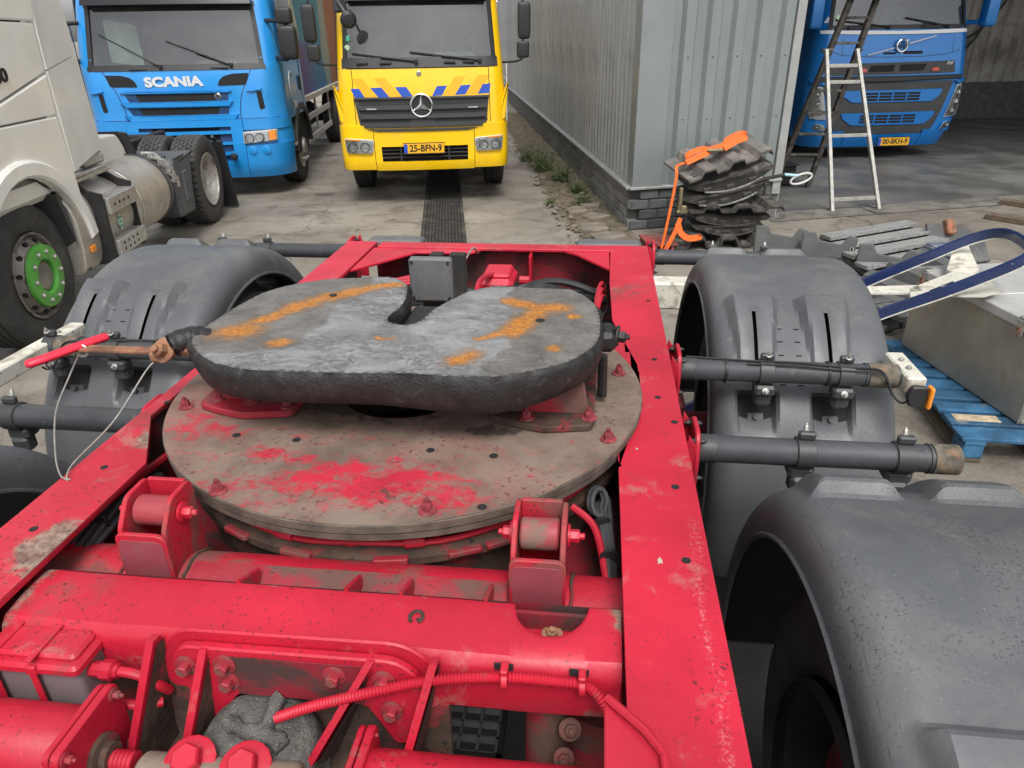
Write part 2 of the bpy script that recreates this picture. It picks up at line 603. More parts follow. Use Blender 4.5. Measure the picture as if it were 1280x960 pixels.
AMBER = M('amber_lens', (0.85, 0.27, 0.02), 0.15, var=0.1, coat=0.6)
RED_LENS = M('red_lens', (0.55, 0.06, 0.03), 0.15, coat=0.6)
CHROME = M('chrome', (0.75, 0.75, 0.74), 0.15, 1.0, var=0.05)
STEEL = M('brushed_steel_tank', (0.52, 0.49, 0.44), 0.5, 0.6, var=0.14, vs=3, dirt=((0.30, 0.27, 0.22), 5, 0.52, 0.5))
ALU = M('dull_aluminium', (0.58, 0.575, 0.55), 0.42, 0.75, var=0.15, vs=16, dirt=((0.25, 0.22, 0.18), 18, 0.56, 0.6), bump=0.15)
RIM = M('wheel_rim_steel', (0.46, 0.44, 0.40), 0.45, 0.6, var=0.15, dirt=((0.16, 0.13, 0.1), 7, 0.52, 0.7))
GREEN = M('green_hub_paint', (0.10, 0.38, 0.06), 0.4, var=0.15, dirt=((0.08, 0.12, 0.05), 9, 0.6, 0.5))
WHITE = M('white_cab_paint', (0.86, 0.84, 0.78), 0.35, var=0.05, vs=2, coat=0.25, dirt=((0.66, 0.61, 0.52), 1.6, 0.50, 0.35))
WHITE_P = M('clean_white_print', (0.80, 0.80, 0.79), 0.4, var=0.03)
BLUE_S = M('light_blue_cab_paint', (0.014, 0.255, 0.65), 0.32, var=0.05, vs=3, coat=0.35, dirt=((0.05, 0.22, 0.45), 4, 0.55, 0.3))
BLUE_SD = M('navy_blue_insert', (0.010, 0.045, 0.13), 0.5, var=0.1)
BLUE_V = M('deep_blue_cab_paint', (0.006, 0.17, 0.52), 0.28, 0.15, var=0.05, coat=0.5)
YELLOW = M('yellow_cab_paint', (0.86, 0.53, 0.002), 0.32, var=0.04, vs=3, coat=0.35, dirt=((0.62, 0.42, 0.05), 4, 0.56, 0.3))
ORANGE_P = M('orange_stripe_film', (0.86, 0.40, 0.006), 0.4, var=0.04)
BLUE_P = M('blue_stripe_film', (0.01, 0.07, 0.42), 0.4, var=0.05)
GRILLE = M('dark_grey_grille_plastic', (0.045, 0.046, 0.048), 0.5, var=0.12, bump=0.15)
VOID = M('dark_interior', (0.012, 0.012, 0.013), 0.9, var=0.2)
SEAT = M('cab_upholstery', (0.14, 0.14, 0.145), 0.9, var=0.2)
PLATE_Y = M('yellow_number_plate', (0.82, 0.43, 0.02), 0.4, var=0.04)
PLATE_B = M('blue_plate_band', (0.02, 0.08, 0.5), 0.4)
INK = M('black_lettering', (0.01, 0.01, 0.01), 0.5)
STRAP = M('orange_webbing', (0.74, 0.135, 0.018), 0.75, var=0.12, vs=20, bump=0.3, bscale=200, dirt=((0.35, 0.14, 0.07), 12, 0.58, 0.6))
PLATE_K = M('muddy_black_track_plate', (0.040, 0.037, 0.034), 0.75, var=0.35, vs=9, bump=0.5, dirt=((0.20, 0.17, 0.14), 6, 0.50, 0.75))
PLATE_G = M('dusty_grey_plastic', (0.15, 0.15, 0.147), 0.7, var=0.2, bump=0.3, dirt=((0.33, 0.325, 0.31), 45, 0.42, 0.8))
NAVY = M('navy_painted_bar', (0.010, 0.022, 0.085), 0.38, var=0.15, specks=((0.5, 0.5, 0.48), 60, 0.70), coat=0.2)
BOXSTEEL = M('dull_box_steel', (0.34, 0.32, 0.275), 0.48, 0.55, var=0.16, vs=3, dirt=((0.22, 0.175, 0.11), 3.2, 0.52, 0.5), bump=0.1)
LIDSTEEL = M('dusty_box_lid', (0.52, 0.52, 0.51), 0.5, 0.35, var=0.10, vs=4, dirt=((0.36, 0.35, 0.33), 4, 0.52, 0.5))
BLUE_W = M('worn_blue_wood', (0.028, 0.105, 0.20), 0.75, var=0.35, vs=8, bump=0.5, dirt=((0.28, 0.25, 0.20), 9, 0.58, 0.85), rnd=0.3)
WOOD = M('weathered_wood', (0.115, 0.085, 0.058), 0.85, var=0.35, vs=10, bump=0.5)
SHEET = M('grey_coated_sheet', (0.33, 0.342, 0.342), 0.36, 0.25, var=0.06, vs=1.6, dirt=((0.19, 0.195, 0.195), 1.6, 0.50, 0.5), rnd=0.09)
SHEET_L = M('pale_green_grey_sheet', (0.20, 0.228, 0.224), 0.42, 0.1, var=0.05, vs=2, dirt=((0.22, 0.24, 0.23), 2.4, 0.52, 0.4))
TRIM = M('galvanised_flashing', (0.34, 0.35, 0.34), 0.5, 0.3, var=0.1, dirt=((0.17, 0.15, 0.12), 6, 0.55, 0.6))
BRICK = M('grey_concrete_brick', (0.175, 0.175, 0.165), 0.9, var=0.22, vs=9, bump=0.5, dirt=((0.075, 0.085, 0.06), 5, 0.55, 0.6), rnd=0.22)
BRICK_D = M('dark_grey_brick', (0.085, 0.09, 0.09), 0.85, var=0.22, vs=9, bump=0.5, dirt=((0.16, 0.16, 0.15), 5, 0.58, 0.6), rnd=0.22)
MORTAR = M('mortar', (0.12, 0.115, 0.105), 0.95, var=0.2, bump=0.5)
CONC = None

def glass_mat(name, tint, refl=0.12):
    k = NT(name)
    tr = k.n('ShaderNodeBsdfTransparent', {'Color': (*tint, 1)})
    gl = k.n('ShaderNodeBsdfGlossy', {'Color': (0.95, 0.97, 1.0, 1), 'Roughness': 0.03})
    lw = k.n('ShaderNodeFresnel', {'IOR': 1.5}).outputs[0]
    f = k.math('ADD', k.math('MULTIPLY', lw, 1.0), refl)
    dn = k.n('ShaderNodeBsdfDiffuse', {'Color': (0.45, 0.46, 0.45, 1)})
    d = k.ramp(k.noise(3, 6, 0.6), 0.35, 0.75, 0.03, 0.10)       # dust film
    mx = k.n('ShaderNodeMixShader', {0: f, 1: tr.outputs[0], 2: gl.outputs[0]})
    m2 = k.n('ShaderNodeMixShader', {0: d, 1: mx.outputs[0], 2: dn.outputs[0]})
    k.t.links.new(m2.outputs[0], k.out.inputs['Surface'])
    return k.m
GLASS = glass_mat('windscreen_glass', (0.62, 0.68, 0.66), 0.06)
LENS = glass_mat('lamp_glass', (0.9, 0.92, 0.92), 0.10)
# ================================================================== THE SETTING
YY, YT = YAW_YARD, YAW_TRAILER
def ground_mat():
    k = NT('yard_concrete')
    c = k.mix(k.ramp(k.noise(0.45, 6, 0.6), 0.32, 0.68), (0.165, 0.146, 0.120), (0.310, 0.283, 0.238))
    c = k.mix(k.ramp(k.noise(2.2, 8, 0.66, dist=0.8), 0.47, 0.66, 0, 0.75), c, (0.098, 0.082, 0.064))
    c = k.mix(k.ramp(k.noise(34, 6, 0.75), 0.45, 0.75, 0, 0.45), c, (0.33, 0.295, 0.245))
    # oil drips and tyre-dark lanes of the yard
    v = k.n('ShaderNodeTexVoronoi', {'Vector': k.co, 'Scale': 0.9, 'Randomness': 1.0}).outputs['Distance']
    vn = k.math('ADD', v, k.math('MULTIPLY', k.noise(3.5, 6, 0.65), 0.35))
    c = k.mix(k.ramp(vn, 0.24, 0.34, 0.75, 0.0), c, (0.045, 0.042, 0.038))
    # a few long cracks across the slabs
    sx = k.n('ShaderNodeSeparateXYZ', {'Vector': k.co})
    cr = None
    wv = k.math('ADD', k.math('MULTIPLY', k.noise(0.9, 6, 0.6), 1.1), k.math('MULTIPLY', k.noise(7, 4, 0.6), 0.06))
    wh = k.math('ADD', k.math('MULTIPLY', k.noise(0.7, 6, 0.62), 1.4), k.math('MULTIPLY', k.noise(8, 4, 0.6), 0.06))
    for ax, pos, wd, sd in (('Y', 9.55, .016, wv), ('Y', 8.3, .012, wh), ('X', -1.55, .014, wh), ('Y', 12.6, .02, wv), ('X', 4.6, .016, wv), ('Y', 6.2, .014, wh), ('X', -6.2, .02, wv)):
        d = k.math('ABSOLUTE', k.math('SUBTRACT', k.math('SUBTRACT', k.math('ADD', sx.outputs[ax], sd), .6), pos))
        l_ = k.ramp(d, wd * .25, wd, 1, 0)
        cr = l_ if cr is None else k.math('MAXIMUM', cr, l_)
    cr = k.math('MULTIPLY', cr, k.ramp(k.noise(2.1, 4), 0.36, 0.52))
    c = k.mix(k.math('MULTIPLY', cr, 0.75), c, (0.05, 0.044, 0.037))
    r = k.ramp(k.noise(1.1, 5), 0.35, 0.65, 0.45, 0.9)
    h = k.math('SUBTRACT', k.math('ADD', k.noise(60, 6, 0.7), k.math('MULTIPLY', k.noise(5, 4), 0.6)), cr)
    return k.finish(c, r, 0, h, 0.008, 0.55)
CONC = ground_mat()
CUR[0] = V(0, 0, 0)
g = MB().grid(41, 41, lambda i, j: ((i - 20) ** 3 / 13.0, (j - 20) ** 3 / 13.0, 0.0))
ground = obj('ground', g, CONC, kind='structure')
place(ground, YY, (0, 0, 0))

def bayfloor_mat():
    k = NT('oily_bay_floor')
    c = k.mix(k.ramp(k.noise(0.7, 6, 0.6), 0.35, 0.65), (0.080, 0.079, 0.077), (0.145, 0.142, 0.135))
    c = k.mix(k.ramp(k.noise(3, 8, 0.7, dist=1.0), 0.58, 0.72, 0, 0.6), c, (0.17, 0.165, 0.16))
    r = k.ramp(k.noise(1.4, 6), 0.4, 0.65, 0.35, 0.8)
    return k.finish(c, r, 0, k.noise(30, 5, 0.65), 0.004, 0.4)
bf = MB().add([(3.70, 8.30, 0), (14, 9.75, 0), (14, 17, 0), (3.70, 17, 0)], [(0, 1, 2, 3)])
o = obj('bay_floor', bf, bayfloor_mat(), kind='structure'); place(o, YY, (0, 0, 0.004))

# worn concrete threshold strip before the bay
th = MB()
x = 3.66
for w in (1.35, 1.9, 1.6, 2.1, 1.8):
    y = 7.86 + (x - 3.66) * 0.14
    th.add([(x, y, 0), (x + w - 0.02, y + w * 0.14, 0), (x + w - 0.02, y + w * 0.14 + 0.42, 0), (x, y + 0.42, 0)], [(0, 1, 2, 3)])
    x += w
o = obj('bay_threshold', th, M('worn_threshold_concrete', (0.16, 0.148, 0.128), 0.85, var=0.25, vs=4, bump=0.5, dirt=((0.06, 0.055, 0.05), 3, 0.48, 0.8)), kind='structure')
place(o, YY, (0, 0, 0.008))

# dirt strip between yard slab and the workshop wall
def strip_pt(i, j):
    s = 6.6 + i * 0.07
    w = 0.62 + 0.16 * fbm((s * 0.9, 3, 0)) + 0.10 * fbm((s * 4, 7, 1))
    w *= 1.0 - 0.35 * sstep(7.6, 6.6, s)
    r = 1.93 - w * (1 - j / 14.0)
    h = 0.004 + (0.02 + 0.028 * fbm((r * 5, s * 5, 2)) + 0.018 * fbm((r * 18, s * 18, 4))) * min(1, j / 3.0)
    return (r, s, max(0.003, h))
o = obj('dirt_strip', MB().grid(200, 15, strip_pt), M('loose_soil_and_rubble', (0.125, 0.10, 0.072), 0.95, var=0.4, vs=9, bump=0.8, bscale=90, dirt=((0.21, 0.175, 0.135), 5, 0.52, 0.7), specks=((0.045, 0.065, 0.025), 12, 0.58), bd=0.012), kind='structure', sharp=60)
place(o, YY, (0, 0, 0))

# loose stones along the wall: nobody could count them
st = MB()
rnd = random.Random(3)
ico = bmesh.new(); bmesh.ops.create_icosphere(ico, subdivisions=1, radius=1.0)
IV = [v.co.copy() for v in ico.verts]; IF = [tuple(v.index for v in f.verts) for f in ico.faces]; ico.free()
for k in range(260):
    s = rnd.uniform(6.7, 14.5); r = rnd.uniform(1.18, 1.9) if k % 3 else rnd.uniform(1.22, 1.42)
    q = rnd.choice((0.006, 0.009, 0.013, 0.02, 0.03)) * rnd.uniform(0.7, 1.3)
    Mx = Matrix.Translation((r, s, 0.02 + q * 0.3)) @ Matrix.Rotation(rnd.uniform(0, 6), 4, 'Z') @ Matrix.Diagonal((q * rnd.uniform(0.8, 1.7), q, q * rnd.uniform(0.45, 0.8), 1))
    st.add([v * (1 + 0.25 * fbm(v * 1.3 + V(k, 0, 0))) for v in IV], IF, Mx)
o = obj('loose_rubble', st, M('pale_rubble', (0.19, 0.16, 0.125), 0.9, var=0.35, bump=0.4), kind='stuff', sharp=20)
place(o, YY, (0, 0, 0))
# broken paving pieces lying in the strip
for k, (r, s, a, w, d) in enumerate(((1.62, 7.35, .2, .34, .26), (1.55, 7.75, -.1, .3, .32), (1.66, 8.25, .35, .30, .22), (1.5, 8.6, .1, .26, .3), (1.72, 8.9, -.2, .22, .2))):
    poly = [(w * (0.5 + 0.09 * rnd.uniform(-1, 1)) * math.cos(t) * 1.2, d * (0.5 + 0.1 * rnd.uniform(-1, 1)) * math.sin(t) * 1.2) for t in (0.5, 1.4, 2.5, 3.7, 4.6, 5.8)]
    CUR[0] = V(0, 0, 0)
    o = obj('paving_fragment', MB().prism(poly, 0.05, b=0.008), M('broken_paving', (0.18, 0.155, 0.125), 0.9, var=0.25, bump=0.5) if k == 0 else bpy.data.materials['broken_paving'])
    place(o, YY, (r, s, 0.012)); o.rotation_euler.z += a
    tag(o, ['large broken paving piece nearest the brick corner', 'broken paving piece behind the corner one beside the wall', 'middle broken paving piece in the dirt by the plinth', 'fourth broken paving piece along the dirt strip', 'small farthest broken paving piece against the plinth'][k], 'paving fragment', 'broken paving pieces along the wall')

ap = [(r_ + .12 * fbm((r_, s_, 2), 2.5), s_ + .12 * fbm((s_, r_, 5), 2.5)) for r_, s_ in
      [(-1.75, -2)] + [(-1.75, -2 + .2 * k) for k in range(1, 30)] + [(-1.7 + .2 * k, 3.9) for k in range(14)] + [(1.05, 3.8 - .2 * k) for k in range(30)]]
o = obj('shaded_asphalt_patch', MB().add([(a, b, 0) for a, b in ap], [tuple(range(len(ap)))]), M('shaded_asphalt', (.045, .042, .038), .7, var=.3, vs=3, bump=.8, bscale=120, specks=((.22, .2, .17), 150, .64)), kind='structure')  # shade under the trailer painted in as a darker speckled asphalt sheet
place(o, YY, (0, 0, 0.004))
# ------------------------------------------------------------------ drain channel with grating
dg = thing('drain_channel', 'dark slotted drain grating running up the yard to the yellow truck', 'drain grate', (-0.12, 9.5, 0), YY)
DRM = M('dirty_iron_grating', (0.05, 0.047, 0.042), 0.75, 0.3, var=0.3, bump=0.4, dirt=((0.13, 0.115, 0.09), 6, 0.48, 0.7))
s0 = 4.4
bars = MB()
for k in range(13):
    bars.box((-0.215 + k * 0.0362, 0.5, 0.008), (0.017, 0.985, 0.014))
for k in range(9):
    bars.box((0, 0.06 + k * 0.11, 0.005), (0.46, 0.02, 0.012))
bars.box((-0.235, 0.5, 0.008), (0.022, 0.99, 0.018)); bars.box((0.235, 0.5, 0.008), (0.022, 0.99, 0.018))
gm = mesh('grating', bars, DRM, off=(0, 0, 0))
for k in range(10):
    inst(gm, 'grating', dg, (-0.12 + 0.003 * (k % 3), s0 + k, 0.004))
obj('channel', MB().box((-0.12, 9.4, -0.004 + 0.0095), (0.50, 10.0, 0.003)), VOID, dg)

# ------------------------------------------------------------------ weeds along the wall
LEAF = M('weed_leaves', (0.060, 0.095, 0.028), 0.7, var=0.5, vs=30, dirt=((0.15, 0.13, 0.06), 12, 0.55, 0.7))
def weed(r, s, h, w, n, label, seed):
    q = random.Random(seed)
    t = thing('weed_plant', label, 'weed', (r, s, 0.015), YY, 'weeds growing along the wall')
    b, stems = MB(), MB()
    for k in range(n):
        a, e = q.uniform(0, 2 * PI), q.uniform(0.15, 1.25)
        L = h * q.uniform(0.35, 1.0)
        d = V(math.cos(a) * math.sin(e) * w / h * 0.9, math.sin(a) * math.sin(e) * w / h * 0.9, math.cos(e) * 0.9 + 0.1)
        p0 = V(r + q.uniform(-w, w) * 0.25, s + q.uniform(-w, w) * 0.35, 0.01)
        p1 = p0 + d * L * 0.6; p2 = p0 + d * L + V(0, 0, -0.12 * L)
        stems.tube([p0, p1, p2], [0.003, 0.002, 0.001], 4)
        for m in range(5):
            f = 0.25 + 0.75 * (m + q.random()) / 5
            p = p0.lerp(p2, f)
            la, ll = q.uniform(0, 2 * PI), q.uniform(0.018, 0.05)
            ld = V(math.cos(la), math.sin(la), q.uniform(-0.2, 0.7)).normalized()
            sd = ld.cross(V(q.uniform(-.4, .4), q.uniform(-.4, .4), 1)).normalized() * ll * 0.28
            b.add([p, p + ld * ll * 0.5 + sd, p + ld * ll, p + ld * ll * 0.5 - sd], [(0, 1, 2, 3)])
    obj('stem', stems, LEAF, t)
    obj('leaves', b, LEAF, t, kind='stuff', fix=False)
weed(1.45, 11.6, 0.60, 0.50, 110, 'tallest bushy weed clump by the wall beside the yellow truck', 1)
weed(1.62, 10.6, 0.46, 0.40, 90, 'leafy weed clump against the plinth, second behind the front tuft', 2)
weed(1.30, 12.6, 0.42, 0.45, 70, 'farthest weed clump in shade beside the yellow bumper', 3)
weed(1.70, 9.75, 0.34, 0.28, 60, 'low green weed tuft halfway along the brick plinth', 4)
weed(1.66, 9.0, 0.26, 0.24, 50, 'small green weed tuft nearest the brick corner', 5)
weed(1.25, 9.1, 0.10, 0.16, 24, 'flat weed on the edge of the concrete slab', 6)

# ------------------------------------------------------------------ workshop building
HB = 6.2
bld = thing('workshop_building', 'grey corrugated steel workshop on a low brick plinth with open bay', 'workshop', (1.95, 7.73, 0), YY)
def trap(x, p, d):
    t = (x % p) / p
    if t < 0.38: return 0.0
    if t < 0.5: return d * (t - 0.38) / 0.12
    if t < 0.88: return d
    return d * (1 - (t - 0.88) / 0.12)
def corrugated(L, z0, z1, p, d, crown=False):
    """a sheet along local x, ribs standing towards -y"""
    xs = [0.0]
    n = int(round(L / p))
    for k in range(n):
        for t in (0.38, 0.5, 0.88, 1.0):
            if k * p + t * p <= L + 1e-6: xs.append(k * p + t * p)
    b = MB()
    zs = [z0 + (z1 - z0) * j / 30 for j in range(31)]
    dn = lambda i, j: 0.0 if i in (0, len(xs) - 1) else .007 * fbm((xs[i] * 2.2, zs[j] * 1.1, L * 3), 1.3) + .004 * fbm((xs[i] * 5, zs[j] * 3, L), 1.5)
    b.grid(len(xs), 31, lambda i, j: (xs[i], -trap(xs[i] - 1e-5 if i else 0, p, d) + dn(i, j), zs[j]))
    b.grid(len(xs), 31, lambda i, j: (xs[i], 0.004 - trap(xs[i] - 1e-5 if i else 0, p, d) * 0.98 + dn(i, j), zs[j]))
    for z in (.60, 1.15, 1.75, 2.35):
        for k in range(n):
            b.lathe([(.011, 0), (.011, .004), (.006, .009)], (k * p + p * .69, -d - .001, z), (0, -1, 0), 6)
    return b
lw = mesh('cladding', corrugated(1.0, 0.475, HB, 0.2, 0.032), SHEET, 25, off=(0, 0, 0))
for k in range(24):
    inst(lw, 'cladding_sheet', bld, (1.992 - 0.0015 * (k % 2), 31.9 - k + 0.02 - 0.0, 0), (0, 0, -PI / 2))
FA = math.atan2(0.25, 1.69)
fd, fn = V(math.cos(FA), math.sin(FA), 0), V(math.sin(FA), -math.cos(FA), 0)
C0 = V(1.95, 7.73, 0)
for k in range(2):
    fw = mesh('cladding', corrugated((.55, .825)[k], 0.475, HB, 0.275, 0.05), SHEET_L, 25, off=(0, 0, 0))
    p = C0 + fd * (0.34 + 0.55 * k) - fn * (0.055 - 0.001 * k)
    inst(fw, 'cladding_sheet', bld, p, (0, 0, FA))
# corner flashing, jamb and drip trims
def fbox(mb, a0, a1, n0, n1, z0, z1, b=0.003):
    Mx = basis(C0, fd, -fn, (0, 0, 1))
    mb.box(((a0 + a1) / 2, (n0 + n1) / 2, (z0 + z1) / 2), (a1 - a0, n1 - n0, z1 - z0), b, Mx)
    return mb
fl = MB()
fbox(fl, 0.0, 0.345, 0.0, 0.012, 0.472, HB)
fl.box((1.957, 7.86, (HB + 0.472) / 2), (0.012, 0.26, HB - 0.474), 0.003)
obj('corner_flashing', fl, M('corner_sheet', (0.225, 0.245, 0.245), 0.4, 0.2, var=0.06, vs=2, dirt=((0.16, 0.165, 0.165), 2, 0.52, 0.4)), bld)
jb = MB()
fbox(jb, 1.70, 1.80, -0.012, 0.16, 0.3, HB); fbox(jb, 1.80, 1.815, 0.02, 0.20, 0.02, HB)
obj('bay_jamb', jb, TRIM, bld)
cp = MB()
cp.box((1.95, 19.8, 0.457), (0.12, 24.1, 0.03), 0.005)
fbox(cp, -0.03, 1.80, -0.03, 0.09, 0.442, 0.4715, 0.005)
obj('plinth_coping', cp, TRIM, bld)
pl = MB()
pl.box((2.045, 19.84, 0.22), (0.20, 24.0, 0.44))
fbox(pl, 0.14, 1.80, 0.018, 0.2, 0.0, 0.441)
obj('plinth_wall', pl, MORTAR, bld)
def brick_mesh(L, d, h, sd, mat):
    q = random.Random(sd)
    b = MB().box((0, 0, 0), (L, d, h), 0.008)
    b.v = [(x + q.uniform(-.002, .002), y + q.uniform(-.003, .003), z + q.uniform(-.002, .002)) for x, y, z in b.v]
    return mesh('brick', b, mat, 20, off=(0, 0, 0))
bm_l = [brick_mesh(0.285, 0.1, 0.098, k, BRICK) for k in range(4)]
bm_f = [brick_mesh(0.205, 0.1, 0.098, k + 9, BRICK_D) for k in range(4)]
q = random.Random(11)
for row in range(4):
    z = 0.056 + row * 0.109
    for k in range(22):
        s = 7.90 + k * 0.297 + (0.148 if row % 2 else 0)
        inst(q.choice(bm_l), 'brick', bld, (1.983 + q.uniform(-.004, .004), s, z), (0, 0, PI / 2))
    for k in range(8):
        a = 0.10 + k * 0.217 + (0.108 if row % 2 else 0)
        if a > 1.72: continue
        p = C0 + fd * a - fn * (0.05 + q.uniform(-.004, .004))
        inst(q.choice(bm_f), 'brick', bld, (p.x, p.y, z), (0, 0, FA))
# rest of the shell: inner wall, bay back wall, right wall, roof
BAYW = M('dark_bay_sheeting', (0.36, 0.34, 0.31), 0.6, 0.1, var=0.2, vs=1.2, dirt=((0.16, 0.15, 0.135), 1.8, 0.45, 0.7))
sh = MB()
sh.box((3.69, 20, HB / 2), (0.08, 23.6, HB - 0.02))
sh.box((14.2, 20.9, HB / 2), (0.1, 22.0, HB - 0.02))
obj('bay_side_wall', sh, BAYW, bld)
bw = mesh('cladding', corrugated(1.2, 0.8, HB - 0.05, 0.3, 0.05), BAYW, 25, off=(0, 0, 0))
for k in range(9):
    inst(bw, 'cladding_sheet', bld, (3.74 + k * 1.16, 17.0 - 0.002 * (k % 2), 0), (0, 0, 0))
obj('bay_back_plinth', MB().box((8.95, 17.06, 0.4), (10.4, 0.16, 0.82), 0.01), BRICK_D, bld)
rf = MB()
rf.box((8.1, 19.95, HB + 0.09), (12.5, 24.2, 0.16), 0.01)
rf.box((9.0, 9.15, HB - 0.35), (10.5, 0.2, 0.7), 0.01, Matrix.Translation((9, 9.15, 0)) @ Matrix.Rotation(rad(8), 4, 'Z') @ Matrix.Translation((-9, -9.15, 0)))
obj('roof', rf, TRIM, bld)
# hoses hanging on the bay back wall
for k, (pts, lab) in enumerate((
        ([(11.2, 16.86, 2.9), (11.25, 16.84, 2.2), (11.7, 16.84, 1.75), (12.3, 16.84, 2.3), (12.7, 16.86, 3.1)], 'black hose looping high across the dark corrugated back wall'),
        ([(10.9, 16.86, 1.3), (11.4, 16.84, 1.25), (11.9, 16.84, 1.75), (12.25, 16.84, 2.6), (12.4, 16.86, 3.3)], 'black hose sagging low across the dark corrugated back wall'))):
    CUR[0] = V(11.3, 16.9, 1.2)
    o = obj('wall_hose', MB().tube(spline(pts, 8), 0.022, 8), BLACK); place(o, YY, (11.3, 16.9, 1.2))
    tag(o, lab, 'hose', 'hoses on the bay wall')
# ================================================================== VEHICLES IN THE YARD
def tyre_mb(c, R, Wd, tread=False, rim_r=0.29):
    """tyre round the local x axis"""
    c = Vector(c)
    h = Wd / 2
    if not tread:
        pr = [(rim_r, -h * .62), (rim_r + .02, -h * .86), (rim_r + .06, -h * .98), ((rim_r + R) / 2, -h * 1.02), (R - .05, -h * .95), (R - .018, -h * .88), (R, -h * .78)]
        for k in range(1, 5):
            x = -h * .78 + 1.56 * h * k / 5
            pr += [(R, x - .012), (R - .012, x - .006), (R - .012, x + .006), (R, x + .012)]
        pr += [(R, h * .78), (R - .018, h * .88), (R - .05, h * .95), ((rim_r + R) / 2, h * 1.02), (rim_r + .06, h * .98), (rim_r + .02, h * .86), (rim_r, h * .62)]
        return MB().lathe(pr, c, (1, 0, 0), 56, cap=False)
    xs = []
    nb = 6
    for k in range(nb):
        a = -0.86 + 1.72 * k / nb; b_ = -0.86 + 1.72 * (k + 1) / nb
        xs += [(a + .025, 1, k), (b_ - .025, 1, k), (b_ - .015, 0, k), (b_ + .015, 0, k)]
    xs = xs[:-2]
    side = [(rim_r, .62), (rim_r + .02, .86), (rim_r + .06, .98), ((rim_r + R) / 2, 1.02), (R - .05, .97), (R - .02, .91)]
    prof = [(r, -x, None) for r, x in side] + [(None, x, (t, k)) for x, t, k in xs] + [(r, x, None) for r, x in side[::-1]]
    NA = 168
    def pt(i, j):
        r, x, t = prof[j]
        if t is not None:
            on = t[0] and ((i + 2 * (t[1] % 2)) % 4 != 0)
            r = R if on else R - .020
            r -= .012 * x * x
        a = 2 * PI * i / NA
        return (c.x + x * h, c.y + r * math.cos(a), c.z + r * math.sin(a))
    return MB().grid(NA, len(prof), pt, cu=True)

def wheel(t, c, R, Wd, sg=1, style='plain', tread=False):
    """sg: which way along x the outside faces"""
    c = Vector(c)
    ty = obj('tyre', tyre_mb(c, R, Wd, tread), RUBBER, t)
    o = c + V(sg * Wd * .5, 0, 0)
    ax = (sg, 0, 0)
    if style == 'dish':
        obj('rim', MB().lathe([(.295, -.03), (.30, -.005), (.285, -.002), (.275, -.03), (.255, -.05), (.235, -.13), (.22, -.145), (.16, -.15), (.10, -.14), (.09, -.08), (.0, -.075)], o, ax, 40, cap=False), RIM, ty)
        return ty
    if style == 'green':
        obj('rim', MB().lathe([(.295, -.04), (.302, -.01), (.29, -.006), (.275, -.03), (.272, -.045), (.262, -.03), (.222, .014), (.20, .02), (.0, .012)], o, ax, 44, cap=False), M('grimy_rim', (.30, .27, .24), .6, .3, var=.3, dirt=((.08, .065, .055), 10, .46, .8)) if 'grimy_rim' not in bpy.data.materials else bpy.data.materials['grimy_rim'], ty)
        hol = MB()
        for k in range(12):
            a = 2 * PI * (k + .5) / 12
            p = o + V(sg * -.006, .247 * math.cos(a), .247 * math.sin(a))
            hol.lathe([(.015, -.01), (.017, .012)], p, (sg, .42 * math.cos(a), .42 * math.sin(a)), 10)
        obj('rim_holes', hol, VOID, ty)
        obj('hub_ring', MB().lathe([(.222, .022), (.218, .045), (.20, .053), (.125, .053), (.115, .045), (.11, .005)], o, ax, 40, cap=False), GREEN, ty)
        obj('hub_cap', MB().lathe([(.10, .01), (.095, .03), (.05, .042), (0, .044)], o, ax, 24, cap=False), M('dirty_hub', (.25, .24, .21), .5, .5, var=.3) if 'dirty_hub' not in bpy.data.materials else bpy.data.materials['dirty_hub'], ty)
        nm = mesh('wheel_nut', MB().lathe([(.019, 0), (.019, .010), (.014, .012), (.011, .018), (0, .020)], (0, 0, 0), ax, 8, cap=False), ZINC, off=(0, 0, 0))
        for k in range(10):
            a = 2 * PI * k / 10
            inst(nm, 'wheel_nut', ty, o + V(sg * .052, .170 * math.cos(a), .170 * math.sin(a)))
        return ty
    obj('rim', MB().lathe([(.295, -.04), (.30, -.01), (.285, -.008), (.26, -.04), (.2, .0), (.12, .02), (.11, .05), (0, .055)], o, ax, 32, cap=False), RIM, ty)
    return ty

